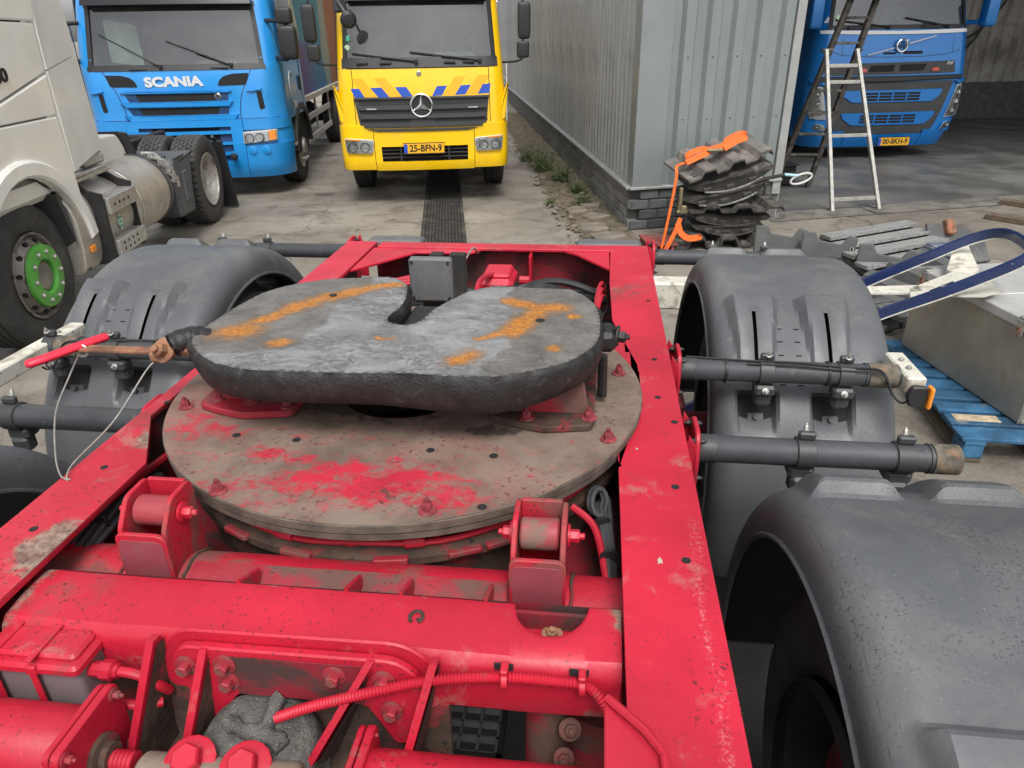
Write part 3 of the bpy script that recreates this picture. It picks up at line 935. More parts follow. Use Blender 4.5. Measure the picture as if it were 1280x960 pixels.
class Cab:
    """body shell of a forward cab: front face curved in plan and section, windscreen left open"""
    def __init__(s, cx, s0, W, y0, bow, Rc, D, zs, tw, zb, zt):
        s.cx, s.s0, s.W, s.y0, s.bow, s.Rc, s.D, s.zs, s.tw, s.zb, s.zt = cx, s0, W, y0, bow, Rc, D, zs, tw, zb, zt
    def lin(s, tab, z):
        if z <= tab[0][0]: return tab[0][1]
        for (a, va), (b, vb) in zip(tab, tab[1:]):
            if z <= b: return va + (vb - va) * (z - a) / (b - a)
        return tab[-1][1]
    def w(s, z): return s.lin(s.W, z)
    def surf(s, x, z):
        Wd = s.w(z); Rc = s.lin(s.Rc, z) if isinstance(s.Rc, list) else s.Rc; xx = min(abs(x - s.cx), Wd * .9995)
        y = s.s0 + s.lin(s.y0, z) + s.bow * (xx / Wd) ** 2
        if xx > Wd - Rc:
            t = min(.999, (xx - Wd + Rc) / Rc)
            y += Rc * (1 - math.sqrt(1 - t * t))
        return y
    def pt(s, t, z, off=0.0):
        x = s.cx + t * s.w(z)
        return (x, s.surf(x, z) - off, z)
    def shell(s):
        ts = sorted(set([-.9995, -.99, -.97, -.94, -.9, -.85, .85, .9, .94, .97, .99, .9995, -s.tw, s.tw] + [-.8 + .1 * k for k in range(17) if abs(abs(-.8 + .1 * k) - s.tw) > .03]))
        zs = sorted(set(s.zs + [s.zb, s.zt]))
        nb = 5
        cols = [(-1, j) for j in range(nb, 0, -1)] + [(0, t) for t in ts] + [(1, j) for j in range(1, nb + 1)]
        def fn(i, j):
            k, t = cols[i]; z = zs[j]
            if k == 0: return s.pt(t, z)
            p = s.pt(.9995 * k, z)
            return (p[0], p[1] + (s.s0 + s.D - p[1]) * t / nb, z)
        def skip(i, j):
            a, b = cols[i], cols[i + 1]
            return a[0] == 0 and b[0] == 0 and a[1] >= -s.tw - 1e-6 and b[1] <= s.tw + 1e-6 and zs[j] >= s.zb - 1e-6 and zs[j + 1] <= s.zt + 1e-6
        b = MB().grid(len(cols), len(zs), fn, skip=skip)
        m, n = len(cols), len(zs)
        b.f.append(tuple(i * n + n - 1 for i in range(m)))
        for j in range(n - 1):
            b.f.append(((m - 1) * n + j, (m - 1) * n + j + 1, j + 1, j))
        return b
    def patch(s, t0, t1, z0, z1, off, nt=12, nz=4, thick=0.0):
        fn = lambda o: (lambda i, j: s.pt(t0 + (t1 - t0) * i / (nt - 1), z0 + (z1 - z0) * j / (nz - 1), o))
        b = MB().grid(nt, nz, fn(off))
        if thick:
            c = MB().grid(nt, nz, fn(off - thick))
            n0 = len(b.v)
            b.join(c)
            for i in range(nt - 1):
                for j in (0, nz - 1):
                    b.f.append((i * nz + j, (i + 1) * nz + j, n0 + (i + 1) * nz + j, n0 + i * nz + j))
            for j in range(nz - 1):
                for i in (0, nt - 1):
                    b.f.append((i * nz + j, i * nz + j + 1, n0 + i * nz + j + 1, n0 + i * nz + j))
        return b
    def con(s, poly, t=.01, base=0.0, b=.003, step=.1, mb=None):
        return conform(poly, s.surf, t, base, b, step, mb)
    def windscreen(s, t, seal=BLACK):
        obj('windscreen', s.patch(-s.tw, s.tw, s.zb, s.zt, -.012, 20, 8), GLASS, t, fix=False)
        fr = s.patch(-s.tw - .03, -s.tw + .015, s.zb - .03, s.zt + .05, .006, 4, 8, .012)
        fr.join(s.patch(s.tw - .015, s.tw + .03, s.zb - .03, s.zt + .05, .006, 4, 8, .012))
        fr.join(s.patch(-s.tw - .04, s.tw + .04, s.zb - .05, s.zb + .010, .008, 20, 3, .014))
        fr.join(s.patch(-s.tw - .04, s.tw + .04, s.zt - .012, s.zt + .05, .008, 20, 3, .014))
        obj('windscreen_seal', fr, seal, t)
        # what one sees through it
        w = s.w(s.zb)
        inn = MB()
        y1 = s.s0 + s.D - .08
        inn.grid(6, 2, lambda i, j: (s.cx + (-1, -1, 1, 1, -1, -1)[i] * (w - .06), (s.s0 + .75, y1, y1, y1, y1, y1)[i] if i < 2 else (y1, y1, s.s0 + .75, y1)[i - 2] if i < 6 else 0, (s.zb - .6, s.zt + .3)[j]))
        obj('cab_interior', MB().box((s.cx, y1, (s.zb + s.zt) / 2), (2 * w - .1, .04, s.zt - s.zb + 1.2)).box((s.cx, (s.s0 + y1) / 2 + .2, s.zb - .42), (2 * w - .1, y1 - s.s0 - .5, .04)), VOID, t)
        d = MB()
        d.box((s.cx, s.s0 + .50, s.zb - .12), (2 * w - .3, .42, .16), .05)
        d.box((s.cx + .42, s.s0 + .62, s.zb - .02), (.55, .3, .14), .04)
        obj('dashboard', d, SEAT, t)
        obj('steering_wheel', MB().tube([(s.cx + .45 + .2 * math.cos(a), s.s0 + .82 - .07 * math.sin(a), s.zb + .06 + .19 * math.sin(a)) for a in [2 * PI * k / 24 for k in range(24)]], .015, 6, closed=True), BLACK, t)
        for sx in (-.55, .55):
            q = MB()
            q.box((s.cx + sx, s.s0 + 1.35, s.zb - .02), (.46, .14, .62), .05)
            q.box((s.cx + sx, s.s0 + 1.36, s.zb + .40), (.26, .10, .2), .04)
            obj('seat', q, SEAT, t)

def wiper(t, cab, x0, x1, z0, zt, name='wiper'):
    b = MB()
    p0 = V(x0, cab.surf(x0, z0) - .03, z0); p1 = V(x1, cab.surf(x1, zt) - .025, zt)
    mid = p0.lerp(p1, .55) + V(0, -.02, 0)
    b.tube([p0, mid], .011, 6)
    d = (p1 - p0)
    e0 = p0.lerp(p1, .25); e0.y = cab.surf(e0.x, e0.z) - .02
    pts = []
    for k in range(7):
        q = e0.lerp(p1, k / 6); q.y = cab.surf(q.x, q.z) - .012; pts.append(q)
    b.tube(pts, .009, 5)
    b.cyl((p0.x, p0.y + .03, p0.z), (p0.x, p0.y - .02, p0.z), .025, 10)
    obj(name, b, BLACK, t)

def headlight(t, cab, poly, bulbs, amber=None):
    h = obj('headlight', cab.con(poly, .012, .004), REFL, t)
    ins = [(p[0] * .96 + .04 * sum(q[0] for q in poly) / len(poly), p[1] * .94 + .06 * sum(q[1] for q in poly) / len(poly)) for p in poly]
    b = MB()
    for x, z, r in bulbs:
        y = cab.surf(x, z) - .016
        b.lathe([(r, 0), (r, .012), (r * .8, .004), (r * .45, -.012 + .013), (r * .3, .012), (0, .016)], (x, y, z), (0, -1, 0), 20, cap=False)
    obj('reflector', b, REFL, h)
    rg = MB()
    for x, z, r in bulbs:
        rg.tube([(x + r * math.cos(2 * PI * k / 20), cab.surf(x, z) - .03, z + r * math.sin(2 * PI * k / 20)) for k in range(20)], .006, 5, closed=True)
    obj('lamp_ring', rg, BLACK, h)
    obj('lamp_lens', cab.con(ins, .012, .022, .003), LENS, h)
    if amber:
        obj('turn_signal', cab.con(amber, .022, .02), AMBER, h)
    return h

def num_plate(t, cx, y, z, w, h, txt):
    p = obj('number_plate', MB().box((cx, y, z), (w, .012, h), .004), PLATE_Y, t)
    obj('plate_band', MB().box((cx - w / 2 + .022, y - .0075, z), (.044, .003, h - .012)), PLATE_B, p)
    obj('plate_text', text_mb(txt, h * .95, .001, .0025, basis((cx + .02, y - .0085, z), (1, 0, 0), (0, 0, 1), (0, -1, 0)), width=w * .80), INK, p)
    fr = MB()
    fr.box((cx, y + .004, z + h / 2 + .004), (w + .02, .018, .008)); fr.box((cx, y + .004, z - h / 2 - .004), (w + .02, .018, .008))
    obj('plate_holder', fr, BLACK, p)

def lorry_mirror(t, c, d, sg, b=.04):
    o = obj('mirror', MB().sbox(c, d), BLACK, t, sharp=60)
    obj('mirror_pane', MB().box((c[0], c[1] + d[1] / 2 + .001, c[2]), (d[0] * .70, .006, d[2] * .72), .002), CHROME, o)
    return o

# ------------------------------------------------------------------ yellow truck, head on
SY, CX = 9.4, -0.31
t = thing('recovery_truck', 'yellow lorry facing the camera with blue and orange stripes above its grille', 'lorry', (CX, SY + 2.5, 0), YY)
mc = Cab(CX, SY, [(.4, 1.02), (1.0, 1.045), (1.6, 1.02), (2.4, .97), (2.8, .93)], [(.4, .05), (.6, 0), (1.0, .0), (1.3, .02), (1.64, .07), (1.75, .11), (2.4, .30), (2.6, .42), (2.8, .8)], .09, .15, 1.75,
         [.98, 1.3, 1.62, 2.0, 2.45, 2.6, 2.8], .885, 1.735, 2.36)
obj('cab', mc.shell(), YELLOW, t)
mc.windscreen(t)
obj('sun_visor', mc.patch(-.86, .86, 2.36, 2.50, .09, 16, 3, .05), BLACK, t)
# bumper in three pieces
bump = Cab(CX, SY - .03, [(.44, 1.045), (.7, 1.06), (1.0, 1.055)], [(.44, .03), (.52, 0), (1.0, .015)], .08, .13, 1.4, [], .5, 0, 0)
bp = MB()
bp.join(bump.patch(-.9995, -.60, .445, .985, .0, 14, 8, .03)).join(bump.patch(.60, .9995, .445, .985, .0, 14, 8, .03))
obj('bumper_corner', bump.patch(-.9995, -.595, .455, .985, .0, 16, 8, .04), YELLOW, t)
obj('bumper_corner', bump.patch(.595, .9995, .455, .985, .0, 16, 8, .04), YELLOW, t)
mid = MB()
mid.join(bump.patch(-.588, .588, .735, .985, .0, 16, 4, .04)).join(bump.patch(-.588, .588, .445, .553, .0, 16, 3, .04))
mid.join(bump.patch(-.588, -.51, .553, .735, .0, 3, 3, .04)).join(bump.patch(.51, .588, .553, .735, .0, 3, 3, .04))
obj('bumper', mid, YELLOW, t)
obj('bumper_intake', MB().box((CX, SY + .09, .645), (1.12, .04, .20)), VOID, t)
gr = MB()
for z in (.60, .645, .69): gr.box((CX, SY + .03, z), (1.08, .03, .016), .004)
for x in (-.3, .3): gr.box((CX + x, SY + .02, .645), (.03, .04, .19), .004)
obj('intake_slats', gr, BLACK, t)
obj('bumper_side', MB().box((CX - 1.035, SY + .85, .72), (.04, .95, .5), .01).box((CX + 1.035, SY + .85, .72), (.04, .95, .5), .01), YELLOW, t)
num_plate(t, -.318, SY - .055, .713, .50, .118, '25-BFN-9')
lam = [(-1.30, .845), (-.935, .82), (-.955, .66), (-1.285, .665)]
headlight(t, bump, rounded(lam, .03), [(-1.20, .735, .055), (-1.05, .735, .055)], [(-1.27, .838), (-1.10, .828), (-1.10, .812), (-1.27, .82)])
lam = [(2 * CX - x, z) for x, z in lam]
headlight(t, bump, rounded(lam, .03), [(2 * CX + 1.20, .735, .055), (2 * CX + 1.05, .735, .055)], [(2 * CX + 1.27, .838), (2 * CX + 1.10, .828), (2 * CX + 1.10, .812), (2 * CX + 1.27, .82)])
# grille: back, wide slats with mesh fields between
gp = [(-1.137, 1.305), (.513, 1.305), (.478, .99), (.22, .915), (-.86, .915), (-1.09, .985)]
g_ = obj('grille', mc.con(rounded(gp, .03), .012, .0), GRILLE, t)
for k, (z, h, x0, x1) in enumerate(((1.185, .045, -1.10, .49), (1.085, .05, -1.085, .475), (.985, .05, -1.05, .44))):
    q = [(x0, z + h / 2), (x1, z + h / 2), (x1 - .015, z - h / 2), (x0 + .015, z - h / 2)]
    obj('grille_slat', mc.con(q, .035, .008, .008), GRILLE, g_)
obj('grille_frame', mc.con([(-1.14, 1.31), (.517, 1.31), (.513, 1.285), (-1.135, 1.285)], .03, .008, .006).join(mc.con([(-1.0, .945), (.36, .945), (.24, .915), (-.88, .915)], .03, .008, .006)), GRILLE, g_)
hx = MB()
for z0 in (1.225, 1.125, 1.028, 1.245, 1.145, 1.045, 1.265):
    for k in range(64):
        x = -1.08 + k * .0246 + (.0123 if int(z0 * 1000) % 20 else 0)
        if abs(x - CX) < .15: continue
        y = mc.surf(x, z0) - .0135
        hx.lathe([(.0085, 0), (.0085, .001)], (x, y, z0), (0, -1, 0), 6)
obj('grille_mesh', hx, VOID, g_, kind='stuff')
for x in (-.93, .31): obj('grille_trim', mc.con(rect(x - .06, 1.172, x + .06, 1.186), .01, .044, .002), ALU, g_)
# three-pointed star in a ring
sc_, R_ = V(-.318, mc.surf(-.318, 1.21) - .055, 1.213), .128
em = MB().tube([(sc_.x + R_ * math.cos(2 * PI * k / 36), sc_.y, sc_.z + R_ * math.sin(2 * PI * k / 36)) for k in range(36)], .013, 8, closed=True)
for k in range(3):
    a = PI / 2 + 2 * PI * k / 3
    d, e = V(math.cos(a), 0, math.sin(a)), V(-math.sin(a), 0, math.cos(a))
    em.add([sc_ + V(0, -.022, 0), sc_ + e * .024 + d * .014, sc_ + d * R_, sc_ - e * .024 + d * .014], [(0, 1, 2), (0, 2, 3)])
s_ = obj('star_emblem', em, CHROME, t)
obj('emblem_back', MB().lathe([(R_, 0), (R_, .03)], sc_ + V(0, .01, 0), (0, 1, 0), 32), BLACK, s_)
obj('bonnet_badge', MB().lathe([(.03, 0), (.03, .008), (.024, .012)], (-.33, mc.surf(-.33, 1.56) - .0, 1.565), (0, -1, 0), 20), CHROME, t)
# stripes
def zx(p): return [(-1.169 + (x - 258) * .003243, 1.42 - (y - 326) * .00307) for x, y in p]
for p in ([(258, 330), (290, 330), (310, 364), (274, 366)], [(333, 328), (374, 327), (402, 362), (362, 364)], [(425, 326), (467, 326), (489, 360), (450, 363)],
          [(582, 325), (620, 324), (600, 359), (562, 361)], [(672, 324), (710, 323), (688, 357), (648, 359)], [(755, 322), (785, 320), (780, 355), (735, 357)]):
    obj('blue_stripe', mc.con(zx(p), .003, .0, 0), BLUE_P, t)
for p in ([(264, 294), (304, 293), (357, 363), (313, 364)], [(348, 293), (390, 292), (446, 361), (404, 362)],
          [(652, 291), (692, 290), (645, 358), (603, 359)], [(737, 289), (785, 288), (732, 357), (690, 357)]):
    obj('orange_stripe', mc.con(zx(p), .002, .0, 0), ORANGE_P if p[0][0] not in (560, 440) else M('pale_stripe_film', (.86, .50, .006), .4, var=.03) if 'pale_stripe_film' not in bpy.data.materials else bpy.data.materials['pale_stripe_film'], t)
# panel gaps and corner air deflectors
gap = MB()
for x in (-1.14, .52):
    gap.join(mc.con([(x - .004, 1.62), (x + .004, 1.62), (x + .008, 1.0), (x, 1.0)], .002, 0, 0))
gap.join(mc.con([(-1.32, 1.632), (.70, 1.632), (.70, 1.624), (-1.32, 1.624)], .002, 0, 0))
obj('panel_gap', gap, VOID, t)
for sg in (-1, 1):
    d = MB().prism(rounded([(CX + sg * .93, 1.0), (CX + sg * 1.03, 1.02), (CX + sg * 1.075, 1.45), (CX + sg * 1.02, 1.36)], .02), .10, XZ(SY + .22), .012)
    obj('air_deflector', d, YELLOW, t)
cowl = mc.patch(-.93, .93, 1.635, 1.74, .012, 20, 3, .016)
obj('windscreen_cowl', cowl, BLACK, t)
wiper(t, mc, -.35, -1.12, 1.70, 1.795); wiper(t, mc, .42, -.42, 1.70, 1.80)
hd = MB()
for x in (-1.0, -.72, .05, .28): hd.box((x, mc.surf(x, 1.68) - .02, 1.685), (.14, .03, .03), .008)
obj('cowl_handle', hd, BLACK, t)
stk = MB().lathe([(.03, 0), (.03, .002)], (-1.17, mc.surf(-1.17, 1.86) - .0, 1.86), (0, -1, 0), 20)
obj('round_sticker', stk, M('pale_green_sticker', (.55, .75, .5), .4), t)
obj('windscreen_sticker', mc.con(rect(-1.2, 1.93, -1.13, 1.99), .002, 0, 0), M('green_sticker', (.05, .35, .2), .4), t)
# doors with windows, mirrors
for sg in (-1, 1):
    xs = CX + sg * (.99)
    w = obj('door_window', MB().prism(rounded([(SY + .55, 1.75), (SY + 1.55, 1.75), (SY + 1.5, 2.4), (SY + .75, 2.4)], .06), .012, YZ(CX + sg * .985, sg)), GLASS, t)
    arm = MB().tube(spline([(CX + sg * .95, SY + .5, 2.40), (CX + sg * 1.2, SY + .32, 2.42), (CX + sg * 1.27, SY + .28, 2.36), (CX + sg * 1.27, SY + .28, 1.85), (CX + sg * 1.24, SY + .28, 1.69), (CX + sg * .99, SY + .45, 1.66)], 5), .013, 8)
    obj('mirror_arm', arm, BLACK, t)
    lorry_mirror(t, (CX + sg * 1.29, SY + .30, 2.125), (.155, .11, .41), sg)
    lorry_mirror(t, (CX + sg * 1.275, SY + .30, 1.805), (.15, .10, .19), sg)
fm = obj('front_mirror', MB().lathe([(.03, 0), (.085, .012), (.095, .04), (.06, .075), (0, .08)], (-1.10, SY - .02, 2.16), (.25, -1, -.15), 20, cap=False), BLACK, t)
obj('front_mirror_arm', MB().tube(spline([(-1.30, SY + .33, 2.42), (-1.22, SY + .12, 2.36), (-1.16, SY + .03, 2.28), (-1.11, SY - .0, 2.2)], 5), .02, 8).box((-1.22, SY + .16, 2.31), (.10, .07, .16), .025), GRILLE, t)
obj('cab_step', MB().box((CX - .98, SY + .75, .52), (.10, .5, .1), .02).box((CX + .98, SY + .75, .52), (.10, .5, .1), .02), BLACK, t)
for x in (CX - .93, CX + .93):
    wheel(t, (x, SY + 1.45, .49), .49, .28, 1 if x > CX else -1)
    wheel(t, (x * 1.0, SY + 5.2, .49), .49, .28, 1 if x > CX else -1)
obj('front_axle', MB().cyl((CX - .85, SY + 1.45, .47), (CX + .85, SY + 1.45, .47), .06, 12).box((CX, SY + 3.2, .72), (.8, 5.5, .2), .02).box((CX, SY + .8, .62), (1.2, .5, .3), .03), BLACK_M, t)
rb = MB().box((CX, SY + 4.55, 1.02), (2.2, 5.3, .18), .02)
rb.box((CX, SY + 2.0, 1.7), (2.1, .12, 1.3), .02)
obj('recovery_deck', rb, YELLOW, t)
lk = MB().box((CX + 1.09, SY + 3.4, .98), (.12, 1.6, .5), .02)
for k in range(5): lk.box((CX + 1.155, SY + 2.8 + k * .3, 1.0), (.012, .02, .45))
obj('side_locker', lk, ALU, t)
rmp = MB()
for sx in (0, .09): rmp.tube([(CX + 1.13 + sx, SY + 2.35, .75), (CX + 1.16 + sx, SY + 2.6, 1.6)], .018, 6)
for k in range(6): rmp.box((CX + 1.19, SY + 2.38 + .042 * k, .82 + .14 * k), (.1, .03, .02))
obj('folded_ladder', rmp, ALU, t)

# ------------------------------------------------------------------ light blue truck with box body
SS, CX = 10.2, -3.45
t = thing('box_truck', 'light blue lorry with black grille slots and a muralled box body', 'lorry', (CX, SS + 3, 0), YY)
sc = Cab(CX, SS, [(.28, 1.24), (.7, 1.29), (1.6, 1.28), (2.4, 1.20), (2.9, 1.12)], [(.28, .06), (.45, 0), (.95, 0), (1.03, .02), (1.3, .02), (1.62, .06), (1.72, .10), (2.4, .26), (2.65, .36), (2.95, .8)], .12, [(1.2, .34), (1.6, .24), (1.75, .14), (3, .14)], 1.72,
         [.98, 1.03, 1.3, 1.62, 2.0, 2.45, 2.7, 2.95], .835, 1.67, 2.36)
obj('cab', sc.shell(), BLUE_S, t)
sc.windscreen(t)
obj('sun_visor', sc.patch(-.86, .86, 2.37, 2.50, .14, 18, 3, .10), M('dark_visor', (.012, .010, .014), .3), t)
lowc = Cab(CX, SS - .025, [(.26, 1.26), (.7, 1.30), (1.0, 1.29)], [(.26, .07), (.40, .0), (.66, -.02), (1.0, .01)], .12, .34, 1.3, [], .5, 0, 0)
obj('bumper_corner', lowc.patch(-.9995, -.585, .27, .70, .0, 16, 8, .04), BLUE_S, t)
obj('bumper_corner', lowc.patch(.575, .9995, .27, .70, .0, 16, 8, .04), BLUE_S, t)
obj('bumper_corner', lowc.patch(.575, .9995, .885, 1.02, -.01, 16, 3, .04), BLUE_S, t)
obj('bumper_corner', lowc.patch(-.9995, -.585, .885, 1.02, -.01, 16, 3, .04), BLUE_S, t)
obj('bumper_corner', lowc.patch(.575, .9995, .70, .885, -.04, 16, 3, .02), BLUE_S, t)
obj('bumper_corner', lowc.patch(-.9995, -.585, .70, .885, -.04, 16, 3, .02), BLUE_S, t)
lowm = MB()
for z0, z1 in ((.935, 1.02), (.845, .885), (.71, .745), (.575, .62), (.27, .50)):
    lowm.join(lowc.patch(-.58, .57, z0, z1, .0, 18, 3, .05))
for a, b_ in ((-.58, -.46), (.45, .57)):
    lowm.join(lowc.patch(a, b_, .27, .935, -.001, 3, 8, .05))
obj('bumper', lowm, BLUE_S, t)
obj('bumper_backing', lowc.patch(-.57, .57, .3, 1.0, -.06, 12, 6, .02), VOID, t)
for z0, z1 in ((.885, .935), (.745, .845), (.62, .71), (.50, .575)):
    obj('grille_insert', lowc.patch(-.46, -.33, z0, z1, -.035, 4, 3, .02).join(lowc.patch(.33, .45, z0, z1, -.035, 4, 3, .02)), BLUE_SD, t)
# front panel with slots, slats standing proud
for z0, z1, x0, x1 in ((1.25, 1.348, -4.14, -2.83), (1.085, 1.182, -4.13, -2.85), (.965, 1.015, -3.96, -2.98)):
    s_ = obj('grille_slot', sc.con([(x0, z1), (x1, z1), (x1 - .02, z0), (x0 + .05, z0)], .004, -.0, 0), VOID, t)
    if z0 > 1.0:
        obj('slot_end', sc.con([(x0, z1), (x0 + .14, z1), (x0 + .18, z0), (x0 + .05, z0)], .002, .004, 0).join(sc.con([(x1 - .12, z1), (x1, z1), (x1 - .02, z0), (x1 - .14, z0)], .002, .004, 0)), BLUE_SD, s_)
for z0, z1, x0, x1 in ((1.345, 1.375, -4.2, -2.78), (1.18, 1.252, -4.22, -2.78), (1.012, 1.088, -4.2, -2.74)):
    obj('grille_slat', sc.con(rounded([(x0, z1), (x1, z1), (x1 - .05, z0), (x0 + .08, z0)], .012), .03, .0, .012), BLUE_S, t)
rv = [(-2.55, 1.575), (-2.575, 1.50), (-2.60, 1.435), (-2.95, 1.43), (-2.92, 1.50), (-2.86, 1.545), (-2.75, 1.57)]
obj('vent', sc.con(rounded(rv, .02), .005, 0, 0), VOID, t)
obj('vent', sc.con(rounded([(2 * CX - x, z) for x, z in rv], .02), .005, 0, 0), VOID, t)
gap = MB()
gl_ = [(-2.52, 1.62), (-2.58, 1.5), (-2.65, 1.38), (-2.70, 1.25), (-2.725, 1.1), (-2.73, 1.0)]
for L_ in (gl_, [(2 * CX - x, z) for x, z in gl_]):
    for a, b_ in zip(L_, L_[1:]):
        gap.join(sc.con([a, (a[0] + .011, a[1]), (b_[0] + .011, b_[1]), b_], .002, 0, 0))
gap.join(sc.con(rect(CX - 1.2, 1.022, CX + 1.2, 1.030), .002, 0, 0))
obj('panel_gap', gap, BLUE_SD, t)
for sg in (-1, 1):
    x = CX + sg * 1.0
    q = obj('corner_vent', sc.con(rounded([(x - .035, 1.35), (x + .03, 1.35), (x + .045, 1.14), (x - .02, 1.13)], .02), .004, 0, 0), VOID, t)
    obj('corner_scoop', sc.con(rounded([(x - .16, 1.37), (x + .04, 1.40), (x + .04, 1.365), (x - .10, 1.345)], .012), .03, 0, .012), BLUE_S, t)
hp = rounded([(-2.725, .715), (-2.305, .745), (-2.295, .882), (-2.72, .862)], .02)
headlight(t, lowc, hp, [(-2.64, .785, .055), (-2.51, .79, .055)], [(-2.395, .75), (-2.315, .755), (-2.31, .872), (-2.395, .868)])
headlight(t, lowc, [(2 * CX - x, z) for x, z in hp], [(2 * CX + 2.64, .785, .055), (2 * CX + 2.51, .79, .055)], [(2 * CX + 2.395, .75), (2 * CX + 2.315, .755), (2 * CX + 2.31, .872), (2 * CX + 2.395, .868)])
for x in (-2.635, -2.46):
    obj('bumper_cap', MB().lathe([(.058, 0), (.058, .004), (.05, .008), (0, .009)], (x, lowc.surf(x, .63) - .001, .63), (0, -1, 0), 24, cap=False), BLUE_S, t)
obj('tow_ball', MB().lathe([(.02, 0), (.02, .05), (.045, .06), (.05, .09), (.03, .12), (0, .125)], (-2.86, lowc.surf(-2.86, .56), .565), (0, -1, 0), 14, cap=False), BLACK, t)
obj('brand_lettering', text_mb('SCANIA', .155, .006, .0075, basis((-3.49, sc.surf(-3.49, 1.485) - .010, 1.485), (1, 0, .008), (0, -.12, 1), (0, -1, 0)), width=.73), WHITE_P, t)
bd = obj('round_badge', MB().lathe([(.04, 0), (.04, .008), (.034, .012)], (-2.965, sc.surf(-2.96, 1.30) - .004, 1.305), (0, -1, 0), 20), CHROME, t)
obj('badge_face', MB().lathe([(.03, 0), (.03, .003)], (-2.965, sc.surf(-2.96, 1.30) - .016, 1.305), (0, -1, 0), 16), GRILLE, bd)
cowl = sc.patch(-.84, .84, 1.625, 1.69, .006, 20, 3, .014)
obj('windscreen_cowl', cowl, BLACK, t)
wiper(t, sc, -3.62, -4.35, 1.67, 2.04); wiper(t, sc, -2.75, -3.52, 1.675, 1.96)
obj('hood_grip', MB().box((-3.9, sc.surf(-3.9, 1.635) - .012, 1.635), (.22, .02, .02), .006).box((-2.9, sc.surf(-2.9, 1.64) - .012, 1.64), (.22, .02, .02), .006), BLACK, t)
dash_cloth = MB().grid(8, 6, lambda i, j: (-4.36 + .05 * i + .02 * fbm((i * .9, j, 0)), SS + .46 + .03 * fbm((i, j * .8, 5)) + .02 * i, 1.72 + .1 * j - .01 * i))
obj('sun_curtain', dash_cloth, M('pale_green_cloth', (.55, .68, .62), .9, var=.15), t)
# mirrors on the far right corner, door, side
for sg in (-1, 1):
    xs = CX + sg * 1.46
    obj('mirror_arm', MB().tube([(CX + sg * 1.16, SS + .35, 2.18), (xs, SS + .1, 2.16)], .025, 8).tube([(CX + sg * 1.22, SS + .35, 1.74), (xs - sg * .04, SS + .1, 1.73)], .03, 8).box((xs, SS + .1, 2.13), (.05, .06, .1), .01), BLACK, t)
    lorry_mirror(t, (xs, SS + .06, 2.225), (.20, .17, .185), sg, .05)
    lorry_mirror(t, (xs + sg * .015, SS + .06, 1.92), (.225, .18, .40), sg, .05)
    obj('door_window', MB().prism(rounded([(SS + .42, 1.78), (SS + 1.45, 1.80), (SS + 1.45, 2.5), (SS + .62, 2.5)], .07), .014, YZ(CX + sg * 1.265, sg)), M('dark_side_glass', (.02, .024, .025), .08, spec=.8) if 'dark_side_glass' not in bpy.data.materials else bpy.data.materials['dark_side_glass'], t)
    dg_ = MB()
    for s1 in (SS + .36, SS + 1.55): dg_.box((CX + sg * 1.283, s1, 1.6), (.008, .012, 1.2))
    obj('door_gap', dg_, BLUE_SD, t)
    obj('door_handle', MB().box((CX + sg * 1.295, SS + 1.4, 1.38), (.03, .08, .2), .012), BLACK, t)
LOGO = M('silver_print', (.62, .66, .70), .4)
dl = MB()
dl.tube([(CX + 1.292, SS + .80 + .17 * math.cos(a), 1.36 + .2 * math.sin(a)) for a in [rad(40 + 10 * k) for k in range(25)]], .008, 5)
for k in range(3): dl.box((CX + 1.293, SS + .84 + .07 * k, 1.12 + .012 * (k % 2)), (.006, .045, .09 - .02 * (k % 2)), .002)
obj('door_print', dl, LOGO, t)
arch = MB().grid(15, 2, lambda i, j: (CX + (1.18, 1.30)[j], SS + 1.28 + .62 * math.cos(PI * (i) / 14), .52 + .60 * math.sin(PI * i / 14)))
arch.grid(15, 2, lambda i, j: (CX + 1.30, SS + 1.28 + (.54, .62)[j] * math.cos(PI * i / 14), .52 + (.52, .60)[j] * math.sin(PI * i / 14)))
obj('wheel_arch', arch, GRILLE, t)
obj('arch_liner', MB().box((CX + 1.0, SS + 1.28, .74), (.5, 1.06, .66), .05), VOID, t)
for x in (CX - 1.08, CX + 1.08):
    wheel(t, (x, SS + 1.28, .5), .5, .31, 1 if x > CX else -1)
    wheel(t, (x, SS + 5.75, .5), .5, .31, 1 if x > CX else -1)
obj('cab_step', MB().box((CX + 1.24, SS + 1.22, .34), (.14, .24, .05), .015).box((CX + 1.24, SS + .62, .62), (.12, .14, .05), .015), RIM, t)
obj('chassis', MB().box((CX, SS + 4.0, .85), (.9, 7.0, .24), .02).box((CX, SS + .9, .6), (1.6, 1.0, .4), .05).cyl((CX - 1, SS + 1.28, .5), (CX + 1, SS + 1.28, .5), .06, 10).cyl((CX - 1, SS + 5.75, .5), (CX + 1, SS + 5.75, .5), .09, 10), BLACK_M, t)
for k, s1 in enumerate((2.3, 2.9, 3.5, 4.1)):
    obj('air_tank', MB().lathe([(.0, 0), (.18, .03), (.22, .06), (.22, .44), (.18, .47), (0, .5)], (CX + .78, SS + s1, .68), (0, 1, 0), 16, cap=False), BLACK_M, t)
gd = MB()
for z in (.79, .46): gd.box((CX + 1.16, SS + 3.35, z), (.03, 3.1, .10), .008)
for s1 in (1.85, 3.4, 4.9): gd.box((CX + 1.14, SS + s1, .72), (.03, .07, .62), .008)
obj('side_guard', gd, ALU, t)
